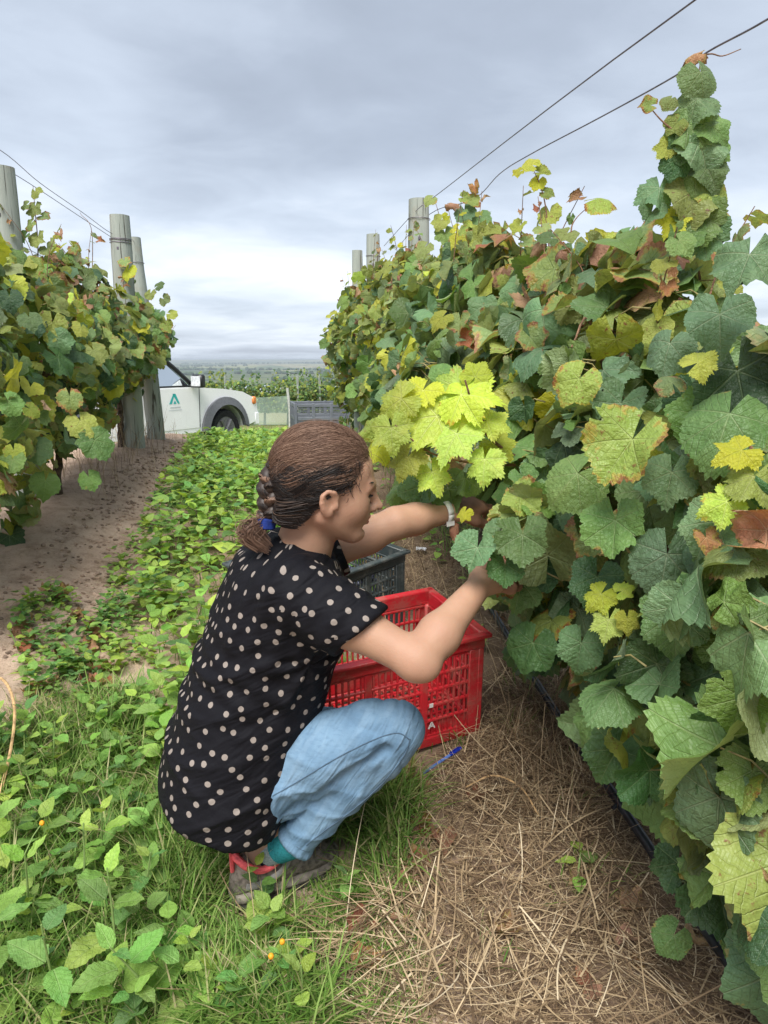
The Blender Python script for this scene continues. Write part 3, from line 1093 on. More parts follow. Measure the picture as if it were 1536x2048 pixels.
M_GLASS = mat('tinted_window_glass', _glass)
TH = math.radians(60)
tf = np.array([math.cos(TH), math.sin(TH), 0]); tr_ = np.array([math.sin(TH), -math.cos(TH), 0])
fwp = W(452, 868, 12.2)                                        # front wheel, near side
TORI = np.array([fwp[0], fwp[1], float(zg(fwp[0], fwp[1])) + .0])
TORI[2] = max(float(zg(fwp[0], fwp[1])), float(zg(fwp[0] - 1.5, fwp[1] - 2.6)) - .12)
truck = empty('pickup_truck', TORI)
tag(truck, 'white double-cab pickup parked behind the end posts of the facing row', 'truck')


def tp3(x, y, z):
    """truck metres: x ahead of the front axle, y outward from the near flank, z up from the ground"""
    return TORI + tf * x + tr_ * y + np.array([0, 0, z])


def prism(mb_, prof, y0, y1, mi=0, taper=0.0, ztap=(0, 1)):
    n = len(prof)
    V = []
    for y in (y0, y1):
        for x, z in prof:
            k = taper * np.clip((z - ztap[0]) / (ztap[1] - ztap[0]), 0, 1)
            V.append(tp3(x, y - k * (1 if y == y0 else -1), z))
    F = [[i, (i + 1) % n, n + (i + 1) % n, n + i] for i in range(n)]
    F += [list(range(n))[::-1], [n + i for i in range(n)]]
    mb_.add(np.array(V), F, mi)


def arch(cx, r, z0, n=12):
    a0 = math.asin((z0 - .36) / r)
    return [(cx - r * math.cos(a0 + (math.pi - 2 * a0) * k / n), .36 + r * math.sin(a0 + (math.pi - 2 * a0) * k / n)) for k in range(n + 1)]


sill = .40
lower = [(-4.05, .55), (-3.45, .45)] + arch(-3.0, .44, .45) + [(-2.45, sill), (-.55, sill)] + arch(0, .44, .42) + [(.55, .42), (.78, .48), (.82, .62), (.80, .78), (.72, .88), (.45, .985), (0., 1.045), (-.62, 1.09), (-1.0, 1.10), (-2.55, 1.10), (-2.6, 1.02), (-4.05, 1.02)]
mb = MB(); prism(mb, lower, 0, -1.72)
mb.build('body', M_WHITE, truck)
roofp = [(-.62, 1.095), (-1.28, 1.62), (-1.55, 1.70), (-2.15, 1.69), (-2.50, 1.60), (-2.58, 1.10)]
mb = MB(); prism(mb, [(-1.22, 1.60), (-1.55, 1.70), (-2.15, 1.69), (-2.47, 1.59)], -.17, -1.55); mb.build('roof', M_WHITE, truck)
# pillars
for nm, pts in (('pillar', [(-.64, -.03, 1.09), (-.95, -.09, 1.36), (-1.25, -.16, 1.61)]), ('pillar', [(-1.72, -.04, 1.09), (-1.76, -.10, 1.36), (-1.80, -.16, 1.66)]), ('pillar', [(-2.55, -.05, 1.09), (-2.52, -.1, 1.36), (-2.46, -.17, 1.60)])):
    mb = MB(); mb.tube([tp3(*q) for q in pts], .035, 8); mb.build(nm, M_BLACK if pts[0][0] > -2 else M_WHITE, truck)
    mb = MB(); mb.tube([tp3(q[0], -1.72 - q[1], q[2]) for q in pts], .035, 8); mb.build(nm, M_BLACK if pts[0][0] > -2 else M_WHITE, truck)
for x0, x1, x2, x3 in ((-.74, -1.70, -1.76, -1.27), (-1.78, -2.50, -2.44, -1.84)):
    for yy in (0, 1):
        V = [tp3(x0, -.035 if not yy else -1.685, 1.105), tp3(x1, -.035 if not yy else -1.685, 1.105), tp3(x2, -.16 if not yy else -1.56, 1.62), tp3(x3, -.16 if not yy else -1.56, 1.60)]
        mb = MB(); mb.add(np.array(V), [[0, 1, 2, 3]]); mb.build('window', M_GLASS, truck)
mb = MB(); mb.add(np.array([tp3(-.62, -.1, 1.10), tp3(-.62, -1.62, 1.10), tp3(-1.25, -1.52, 1.61), tp3(-1.25, -.2, 1.61)]), [[0, 1, 2, 3]]); mb.build('windscreen', M_GLASS, truck)
mb = MB(); mb.add(np.array([tp3(-2.57, -.1, 1.10), tp3(-2.57, -1.62, 1.10), tp3(-2.48, -1.52, 1.60), tp3(-2.48, -.2, 1.60)]), [[0, 1, 2, 3]]); mb.build('rear_window', M_GLASS, truck)
mb = MB(); prism(mb, [(-.70, 1.098), (-.70, 1.125), (-1.72, 1.125), (-1.72, 1.098)], -.012, -.04); mb.build('window_ledge', M_BLACK, truck)
# door skins stand proud of the flank
for x0, x1 in ((-.60, -1.73), (-1.75, -2.50)):
    mb = MB(); prism(mb, [(x0, .47), (x0 + .02, 1.085), (x1, 1.085), (x1, .47)], .007, -.02)
    d_ = mb.build('door', M_WHITE, truck)
    hb = MB(); hb.tube([tp3(x1 + .08, .02, .93), tp3(x1 + .13, .045, .935), tp3(x1 + .26, .045, .935), tp3(x1 + .31, .02, .93)], .016, 8); hb.build('handle', M_BLACK, d_)
    fr_ = MB()
    for a, b in (((x0 + .005, .009, .47), (x0 + .025, .009, 1.085)), ((x1 - .008, .009, .47), (x1 - .008, .009, 1.085))):
        fr_.tube([tp3(*a), tp3(*b)], .006, 6)
    fr_.build('door_gap', M_BLACK, d_)
# stylised letter and two faint text lines on the front door
mb = MB()
for q0, q1, wd in (((-1.19, .86), (-1.11, 1.01), .026), ((-1.11, 1.01), (-1.02, .86), .030)):
    a = tp3(q0[0], .012, q0[1]); b = tp3(q1[0], .012, q1[1])
    dx = tf * wd
    mb.add(np.array([a - dx, a + dx, b + dx * .6, b - dx * .6]), [[0, 1, 2, 3]])
mb.add(np.array([tp3(-1.135, .0135, .86), tp3(-1.07, .0135, .86), tp3(-1.10, .0135, .91)]), [[0, 1, 2]])
mb.build('door_logo', M_TEAL, truck)
mb = MB()
for z, x0, x1, hgt in ((.80, -1.20, -.99, .014), (.76, -1.23, -.96, .009)):
    mb.add(np.array([tp3(x0, .012, z), tp3(x1, .012, z), tp3(x1, .012, z + hgt), tp3(x0, .012, z + hgt)]), [[0, 1, 2, 3]])
mb.build('door_text', M_PALE, truck)
# mirror
mb = MB(); mb.box(tp3(-.72, .14, 1.19), (.11, .22, .20), np.stack([tf, tr_, np.array([0, 0, 1.])], 1), bev=.03); mi_ = mb.build('mirror', M_BLACK, truck)
mb = MB(); mb.box(tp3(-.78, .14, 1.19), (.006, .18, .15), np.stack([tf, tr_, np.array([0, 0, 1.])], 1)); mb.build('mirror_glass', M_LAMP, mi_)
mb = MB(); mb.tube([tp3(-.74, -.01, 1.12), tp3(-.72, .08, 1.13)], .02, 8); mb.build('mirror_arm', M_BLACK, mi_)
# flares and wheels
for cx in (0, -3.0):
    outer = arch(cx, .56, .40, 16); inner = arch(cx, .435, .44, 16)
    n = 17; V = []
    for y in (.0, .075):
        V += [tp3(x, y * .5, z) for x, z in outer] + [tp3(x, y, z) for x, z in inner]
    F = []
    for k in range(16):
        F += [[k, k + 1, n + k + 1, n + k], [2 * n + k, 2 * n + k + 1, 3 * n + k + 1, 3 * n + k], [k, k + 1, 2 * n + k + 1, 2 * n + k], [n + k, n + k + 1, 3 * n + k + 1, 3 * n + k]]
    mb = MB(); mb.add(np.array(V), F); mb.build('fender_flare', M_GREYP, truck)
    mb = MB(); prism(mb, [(cx - .43, .30), (cx - .43, .7), (cx + .43, .7), (cx + .43, .30)], -.24, -.28); mb.build('wheel_well', M_BLACK, truck)
    for yy in (-.10, -1.60):
        c = tp3(cx, yy, .36)
        wv = MB(); n = 28; rings = []
        for y_, r_ in ((-.11, .26), (-.115, .33), (-.08, .358), (0, .362), (.08, .358), (.115, .33), (.11, .24)):
            rings.append([c + tr_ * y_ + r_ * (math.cos(a) * tf + math.sin(a) * np.array([0, 0, 1.])) for a in np.arange(n) * 2 * math.pi / n])
        V = np.concatenate(rings); m = len(rings)
        F = [[i * n + j, i * n + (j + 1) % n, (i + 1) * n + (j + 1) % n, (i + 1) * n + j] for i in range(m - 1) for j in range(n)]
        wv.add(V, F)
        w_ = wv.build('wheel', M_TYRE, truck)
        rb = MB(); V = [c + tr_ * .095] + [c + tr_ * .10 + .24 * (math.cos(a) * tf + math.sin(a) * np.array([0, 0, 1.])) for a in np.arange(n) * 2 * math.pi / n]
        rb.add(np.array(V), [[0, 1 + j, 1 + (j + 1) % n] for j in range(n)])
        for a in np.arange(6) * math.pi / 3:
            rb.tube([c + tr_ * .10, c + tr_ * .115 + .22 * (math.cos(a) * tf + math.sin(a) * np.array([0, 0, 1.]))], .03, 6)
        rb.build('rim', M_RIM, w_)
mb = MB(); mb.box(tp3(.80, -.86, .52), (.16, 1.74, .26), np.stack([tf, tr_, np.array([0, 0, 1.])], 1), bev=.04); mb.build('bumper', M_WHITE, truck)
mb = MB(); mb.box(tp3(.73, -.02, .83), (.10, .10, .13), np.stack([tf, tr_, np.array([0, 0, 1.])], 1), bev=.03); mb.build('headlight', M_AMBER, truck)
mb = MB(); mb.box(tp3(-2.75, -.3, 1.2), (.06, .06, .5), bev=.01); mb.box(tp3(-2.75, -1.4, 1.2), (.06, .06, .5), bev=.01); mb.tube([tp3(-2.75, -.3, 1.45), tp3(-2.75, -1.4, 1.45)], .03, 8); mb.build('roll_bar', M_BLACK, truck)
mb = MB(); mb.box(tp3(-1.5, -.45, 1.15), (.14, .42, .5), np.stack([tf, tr_, np.array([0, 0, 1.])], 1), bev=.05); mb.box(tp3(-1.5, -1.25, 1.15), (.14, .42, .5), np.stack([tf, tr_, np.array([0, 0, 1.])], 1), bev=.05); mb.build('seat', M_BLACK, truck)

# ------------------------------------------------------------------ grey bulk bin
M_BIN = simple('grey_bin_plastic', (.12, .13, .15), .5, .4, var=.1, vscale=4)
b0 = W(592, 858, 16.0)
BINO = np.array([b0[0], 16.0, float(zg(b0[0], 16.0))])
gbin = empty('bulk_bin', BINO)
tag(gbin, 'large grey plastic harvest bin beyond the end of the picked row', 'bin')
ba_ = math.radians(12)
RB = np.array([[math.cos(ba_), -math.sin(ba_), 0], [math.sin(ba_), math.cos(ba_), 0], [0, 0, 1]])


def bn(x, y, z):
    return BINO + RB @ np.array([x, y, z])


def bin_wall(o, ux, L_, H_, nm):
    """louvred wall panel: frame ribs and horizontal slats"""
    f_ = MB(); ux = np.asarray(ux, float); nrm = np.cross(ux, [0, 0, 1.])
    Rw = RB @ np.stack([ux, nrm, [0, 0, 1.]], 1)
    for x in np.linspace(0, L_, 4):
        f_.box(o + RB @ (ux * x + np.array([0, 0, H_ / 2])), (.07, .06, H_), Rw, bev=.01)
    for z in (.04, H_ - .05, H_ * .5):
        f_.box(o + RB @ (ux * L_ / 2 + np.array([0, 0, z])), (L_ - .08, .05, .08), Rw, bev=.01)
    p = f_.build('wall_frame', M_BIN, gbin)
    for z in np.arange(.11, H_ - .11, .034):
        s_b = MB(); s_b.box(o + RB @ (ux * L_ / 2 + np.array([0, 0, z])), (L_ - .06, .018, .018), Rw)
        s_b.build('slat', M_BIN, p)


bin_wall(bn(0, 0, .10), (1, 0, 0), 1.15, .66, 'f')
bin_wall(bn(0, 0, .10), (0, 1, 0), 1.0, .66, 'l')
bin_wall(bn(0, 1.0, .10), (1, 0, 0), 1.15, .66, 'b')
bin_wall(bn(1.15, 0, .10), (0, 1, 0), 1.0, .66, 'r')
mb = MB(); mb.box(bn(.575, .5, .09), (1.13, .98, .03), RB)
for x in (.08, .575, 1.07):
    mb.box(bn(x, .5, .04), (.12, 1.0, .08), RB)
mb.build('base', M_BIN, gbin)

# ------------------------------------------------------------------ cross row of vines beyond the track, with netting
M_NPOST = simple('pale_post', (.42, .43, .40), .8, .2)


def far_vine(x, y, seed, h_, wd):
    r = np.random.default_rng(seed)
    base = at_ground(x, y)
    e = empty('grape_vine', base)
    tag(e, 'small bushy vine in the cross row beyond the track', 'vine', 'vines of the cross row beyond the track')
    n = 1000
    P = np.stack([x + r.normal(size=n) * wd * .45, y + r.normal(size=n) * .2, base[2] + .35 + r.beta(1.6, 1.5, n) * (h_ - .35)], 1)
    # a few shoots standing above the mass
    for k in range(4):
        sx = x + r.uniform(-wd, wd) * .8; i = slice(k * 9, k * 9 + 9)
        P[i] = np.stack([sx + r.normal(size=9) * .03, y + r.normal(size=9) * .05, base[2] + h_ + np.linspace(-.1, .26, 9)], 1)
    R = frames(r.normal(size=(n, 3)) * .5 + [0, 0, -1], r.normal(size=(n, 3)) * .5 + [0, -.6, .6])
    mi = np.array([LEAF_KEYS.index(q) for q in r.choice(['mid', 'olive', 'dark', 'rim', 'yellow'], n, p=[.40, .22, .28, .06, .04])])
    scatter('crown', LOW, P, R, r.uniform(.026, .055, n), [LM[q] for q in LEAF_KEYS], mi, e)
    t_ = MB(); t_.tube([base - [0, 0, .05], base + [.02, 0, .4], base + [0, 0, .8]], [.04, .03, .02], 7); t_.build('trunk', M_TRUNK, e)


for k in range(8):
    far_vine(W(392 + k * 42, 800, 20)[0] + .1 * math.sin(k * 5), 20.5 + .3 * math.sin(k * 2), 60 + k, 1.18 + .12 * math.sin(k * 3.3), .55)
for k, px in enumerate((452, 596, 640)):
    x = W(px, 800, 20.1)[0]
    b_ = at_ground(x, 20.1)
    post('trellis_post', b_, b_ + [0, 0, 1.32], .032, .028, ('thin pale post in the cross row behind the pickup bonnet', 'thin pale post in the cross row beside the netting stake', 'thin pale post in the cross row behind the grey bin')[k], 'posts of the cross row beyond the track', seed=20 + k)


def _net(t):
    uv = t.n('ShaderNodeTexCoord', out=3)
    n = t.noise(uv, 3.0, 4, .6)
    a = t.n('ShaderNodeBsdfTransparent')
    d = t.n('ShaderNodeBsdfDiffuse', {0: (.36, .46, .40)})
    return t.n('ShaderNodeMixShader', {0: t.m('ADD', .38, t.m('MULTIPLY', n, .16)), 1: a, 2: d})


M_NET = mat('pale_green_netting', _net)
V = []; xs = np.linspace(W(350, 820, 19.2)[0], W(580, 820, 19.2)[0], 40)
for x in xs:
    g_ = float(zg(x, 19.2))
    for z in np.linspace(.06, .78, 6):
        V.append((x, 19.2 + .05 * math.sin(x * 4 + z * 3), g_ + z + .04 * math.sin(x * 2.2) * z))
F = [[i * 6 + j, (i + 1) * 6 + j, (i + 1) * 6 + j + 1, i * 6 + j + 1] for i in range(39) for j in range(5)]
mb = MB(); mb.add(np.array(V), F)
net = empty('netting_fence', (xs[-1], 19.2, float(zg(xs[-1], 19.2))))
tag(net, 'translucent pale green netting strung in front of the cross row', 'netting')
mb.build('net', M_NET, net)
for k, x in enumerate((xs[-1], xs[20], xs[0])):
    b_ = at_ground(x, 19.15)
    m2 = MB(); m2.tube([b_ - [0, 0, .1], b_ + [.0, 0, .45], b_ + [-.05, 0, 1.0]], [.04, .038, .035], 10); m2.build('stake', M_NPOST, net)

# ------------------------------------------------------------------ harvest crates
def _plastic(c, c2, dirt):
    def b(t):
        pos = t.n('ShaderNodeTexCoord', out=3)
        n = t.noise(pos, 18., 5, .6)
        n2 = t.noise(pos, 140., 3)
        k = t.mix(n, c, c2)
        k = t.mix(t.m('MULTIPLY', t.step(t.m('ADD', n, t.m('MULTIPLY', n2, .4)), .62, .88), .65), k, dirt)
        sc_ = t.noise(t.vmul(pos, (9., 9., 160.)), 1.0, 4, .6)
        k = t.mix(t.m('MULTIPLY', t.step(sc_, .60, .72), .35), k, tuple(min(1, q * 1.5 + .06) for q in c))
        bp = t.n('ShaderNodeBump', {'Strength': .12, 'Distance': .003, 'Height': n2})
        return t.n('ShaderNodeBsdfPrincipled', {'Base Color': k, 'Roughness': t.m('ADD', .34, t.m('MULTIPLY', n, .2)), 'Specular IOR Level': .45, 'Normal': bp})
    return b


M_RED = mat('red_crate_plastic', _plastic((.60, .022, .032), (.47, .016, .026), (.40, .13, .10)))
M_GRN = mat('dark_green_crate_plastic', _plastic((.042, .054, .056), (.030, .041, .043), (.12, .125, .115)))
M_LET = simple('white_crate_lettering', (.75, .72, .70), .5, .4, var=.03)


def crate_at(px, py, y, yaw, tilt, H):
    """foot of a crate whose top corner shows at a pixel: slide along the sight line until it stands on the ground"""
    best = None
    for q in np.arange(y - .4, y + .5, .01):
        c = W(px, py, q); c = c - np.array([0, -math.sin(tilt) * H, math.cos(tilt) * H])
        g_ = float(zg(c[0] - .2, c[1] + .05)) - tilt * .0
        if best is None or abs(c[2] - g_ + .0) < best[0]:
            best = (abs(c[2] - g_), c)
    return best[1] + np.array([0, 0, .006])


def crate(name, label, corner, yaw, tilt, size, m_, lettering=False):
    """slotted crate; corner = outer corner at the front right foot, length runs to -x, width to +y (crate metres)"""
    Lx, Ly, Hz = size
    e = empty(name, corner)
    tag(e, label, 'crate', None)
    cy, sy = math.cos(yaw), math.sin(yaw)
    Rz = np.array([[cy, -sy, 0], [sy, cy, 0], [0, 0, 1.]])
    ct, st = math.cos(tilt), math.sin(tilt)
    R = np.array([[1, 0, 0], [0, ct, -st], [0, st, ct]]) @ Rz          # whole crate follows the slope

    def Q(x, y, z):
        return corner + R @ np.array([x, y, z])

    def bx(mb_, c, s, bev=.002, mi=0):
        mb_.box(Q(*c), s, R, mi, bev)
    rim = MB(); rt = .045
    for y in (0.006, Ly - .006):
        bx(rim, (-Lx / 2, y, Hz - rt / 2), (Lx, .012, rt), .004)
        bx(rim, (-Lx / 2, y + (-.010 if y < .1 else .010), Hz - .005), (Lx + .024, .022, .010), .004)
    for x in (-.006, -Lx + .006):
        bx(rim, (x, Ly / 2, Hz - rt / 2), (.012, Ly - .03, rt), .004)
        bx(rim, (x + (.010 if x > -.1 else -.010), Ly / 2, Hz - .005), (.022, Ly + .024, .010), .004)
    rim.build('rim', m_, e)
    for x, y in ((-.012, .012), (-Lx + .012, .012), (-.012, Ly - .012), (-Lx + .012, Ly - .012)):
        p = MB(); bx(p, (x, y, Hz / 2 - .02), (.024, .024, Hz - .045), .009)
        a = 1 if x > -.1 else -1; b = -1 if y < .1 else 1
        bx(p, (x - a * .022, y + b * .007, Hz / 2 - .02), (.030, .009, Hz - .05), .003)
        bx(p, (x + a * .007, y - b * .022, Hz / 2 - .02), (.009, .030, Hz - .05), .003)
        p.build('corner_post', m_, e)
    # slotted walls: a grid of uprights and rails, three fields on the long side
    for y in (.009, Ly - .009):
        w_ = MB()
        for x in np.arange(-Lx + .045, -.035, .0175):
            bx(w_, (x, y, (Hz - rt) / 2 + .01), (.0055, .007, Hz - rt - .02), .0012)
        for z in np.linspace(.035, Hz - rt - .004, 6):
            bx(w_, (-Lx / 2, y, z), (Lx - .05, .009, .0085), .002)
        for x in (-Lx * .345, -Lx * .655):
            bx(w_, (x, y, (Hz - rt) / 2 + .01), (.022, .0115, Hz - rt - .02), .003)
        bx(w_, (-Lx / 2, y, .016), (Lx - .04, .014, .032), .004)
        # solid lower strip between the rails
        bx(w_, (-Lx / 2, y + (.003 if y < .1 else -.003), .055), (Lx - .06, .003, .045), .001)
        w_.build('side_panel', m_, e)
    for x in (-.009, -Lx + .009):
        w_ = MB()
        for y in np.arange(.045, Ly - .035, .0175):
            bx(w_, (x, y, (Hz - rt) / 2 + .01), (.007, .0055, Hz - rt - .02), .0012)
        for z in np.linspace(.035, Hz - rt - .004, 6):
            bx(w_, (x, Ly / 2, z), (.009, Ly - .05, .0085), .002)
        bx(w_, (x, Ly / 2, .016), (.014, Ly - .04, .032), .004)
        bx(w_, (x, Ly / 2, Hz - rt - .035), (.013, .11, .008), .003)
        w_.build('end_panel', m_, e)
    fl = MB()
    for x in np.arange(-Lx + .03, -.02, .024):
        bx(fl, (x, Ly / 2, .014), (.008, Ly - .03, .008), .001)
    for y in np.arange(.03, Ly - .02, .030):
        bx(fl, (-Lx / 2, y, .0175), (Lx - .03, .009, .008), .001)
    fl.build('base', m_, e)
    if lettering:
        lt = MB()
        x0 = -.175; z0 = .062; s = .019
        for (xa, za), (xb, zb) in (((0, 0), (.5, 1)), ((.5, 1), (1, 0)), ((.22, .38), (.78, .38))):
            a = np.array([x0 + xa * s, za * s + z0]); b = np.array([x0 + xb * s, zb * s + z0])
            c = (a + b) / 2; d = b - a; l = np.linalg.norm(d)
            ang = math.atan2(d[1], d[0])
            Rl = R @ np.array([[math.cos(ang), 0, -math.sin(ang)], [0, 1, 0], [math.sin(ang), 0, math.cos(ang)]])
            lt.box(Q(c[0], -.0005, c[1]), (l, .0016, .0040), Rl)
        lt.box(Q(-.168, -.0005, .135), (.012, .0016, .012), R)
        lt.build('lettering', M_LET, e)
    return e, Q, R


rc = crate_at(972, 1270, 2.05, math.radians(25), .11, .32)
crate('harvest_crate', 'empty red slotted plastic crate in front of the woman\'s knees', rc, math.radians(25), .11, (.54, .33, .32), M_RED, True)
gc = crate_at(812, 1104, 2.6, math.radians(44), .11, .30)
gcr, GQ, GR = crate('harvest_crate', 'dark green slotted crate holding black grapes behind the red crate', gc, math.radians(44), .11, (.55, .36, .30), M_GRN)

# bunches of black grapes lying in the green crate
def _berry(t):
    r = t.n('ShaderNodeObjectInfo', out=5)
    pos = t.n('ShaderNodeTexCoord', out=3)
    c = t.mix(r, (.012, .012, .028), (.035, .032, .060))
    c = t.mix(t.m('MULTIPLY', t.noise(pos, 60., 3), .55), c, (.10, .12, .18))
    return t.n('ShaderNodeBsdfPrincipled', {'Base Color': c, 'Roughness': .42, 'Specular IOR Level': .5})


M_BERRY = mat('bloomed_black_grape', _berry)
mb = MB(); mb.ball((0, 0, 0), .0078, 10, 7)
bo = mb.build('grape', M_BERRY); berry_me = bo.data; bpy.data.objects.remove(bo)
lab = ['bunch of black grapes heaped highest in the green crate', 'bunch of black grapes against the slotted front of the green crate', 'bunch of black grapes sunk at the back of the green crate',
       'bunch of black grapes lying along the far end of the green crate', 'bunch of black grapes below the others in the green crate']
rg_ = np.random.default_rng(8)
for k, (x, y, z) in enumerate(((-.26, .10, .250), (-.14, .11, .205), (-.27, .24, .235), (-.13, .25, .190), (-.40, .14, .235))):
    c = GQ(x, y, z)
    e = empty('grape_bunch', c)
    tag(e, lab[k], 'grapes', 'grape bunches in the green crate')
    pts = []
    while len(pts) < 62:
        q = rg_.normal(size=3); q = q / np.linalg.norm(q) * rg_.random() ** .33 * np.array([.070, .050, .038])
        if all(np.linalg.norm(q - p_) > .0125 for p_ in pts):
            pts.append(q)
        elif rg_.random() < .01:
            pts.append(q)
    for q in pts:
        o = bpy.data.objects.new('grape', berry_me); COL.objects.link(o); o.parent = e
        o.location = Vector(q); s_ = rg_.uniform(.85, 1.12); o.scale = (s_, s_, s_ * 1.04)
    m2 = MB(); m2.tube([c - GR[:, 0] * .06, c, c + GR[:, 0] * .07 + [0, 0, .03]], [.0015, .003, .0025], 6); m2.build('stalk', M_SHOOT, e)

# crumpled scrap of paper beyond the green crate
rs = np.random.default_rng(4)
sc0 = G(842, 1112)
gx_, gy_ = np.meshgrid(np.linspace(-1, 1, 9), np.linspace(-1, 1, 9))
V = np.stack([gx_ * .022 + rs.normal(size=gx_.shape) * .003, gy_ * .018 + rs.normal(size=gx_.shape) * .003, .02 + .014 * rs.random(gx_.shape)], -1).reshape(-1, 3) + sc0
mb = MB(); mb.add(V, [[i * 9 + j, i * 9 + j + 1, i * 9 + j + 10, i * 9 + j + 9] for i in range(8) for j in range(8)])
sp_o = mb.build('paper_scrap', simple('white_paper', (.70, .71, .74), .7, .2, var=.06), loc=sc0, smooth=False)
tag(sp_o, 'crumpled white paper scrap in the straw beyond the green crate', 'paper')

# ------------------------------------------------------------------ pen in the straw
M_PENB = simple('blue_pen_plastic', (.010, .028, .30), .25, .5, var=.05)
M_PENC = simple('clear_blue_barrel', (.11, .20, .52), .15, .6, var=.05)
pa = G(838, 1574); pb = G(938, 1518)
pa[2] += .032; pb[2] += .042
pd = (pb - pa) / np.linalg.norm(pb - pa)
L_ = .149
pb = pa + pd * L_
pen = empty('ballpoint_pen', pa)
tag(pen, 'blue ballpoint pen lying in the straw by the woman\'s knee', 'pen')
mb = MB(); mb.tube([pa + pd * .012, pa + pd * .115], .0040, 6); mb.build('barrel', M_PENC, pen)
mb = MB(); mb.tube([pa, pa + pd * .013], [.001, .0038], 8); mb.build('tip', M_PENB, pen)
mb = MB(); mb.tube([pa + pd * .108, pa + pd * .118, pa + pd * .144, pb], [.0048, .0052, .0052, .0036], 10); mb.build('cap', M_PENB, pen)
pu = np.cross(pd, np.cross([0, 0, 1.], pd)); pu /= np.linalg.norm(pu)
mb = MB(); mb.tube([pa + pd * .143 + pu * .005, pa + pd * .138 + pu * .0085, pa + pd * .108 + pu * .0075], .0014, 6); mb.build('clip', M_PENB, pen)

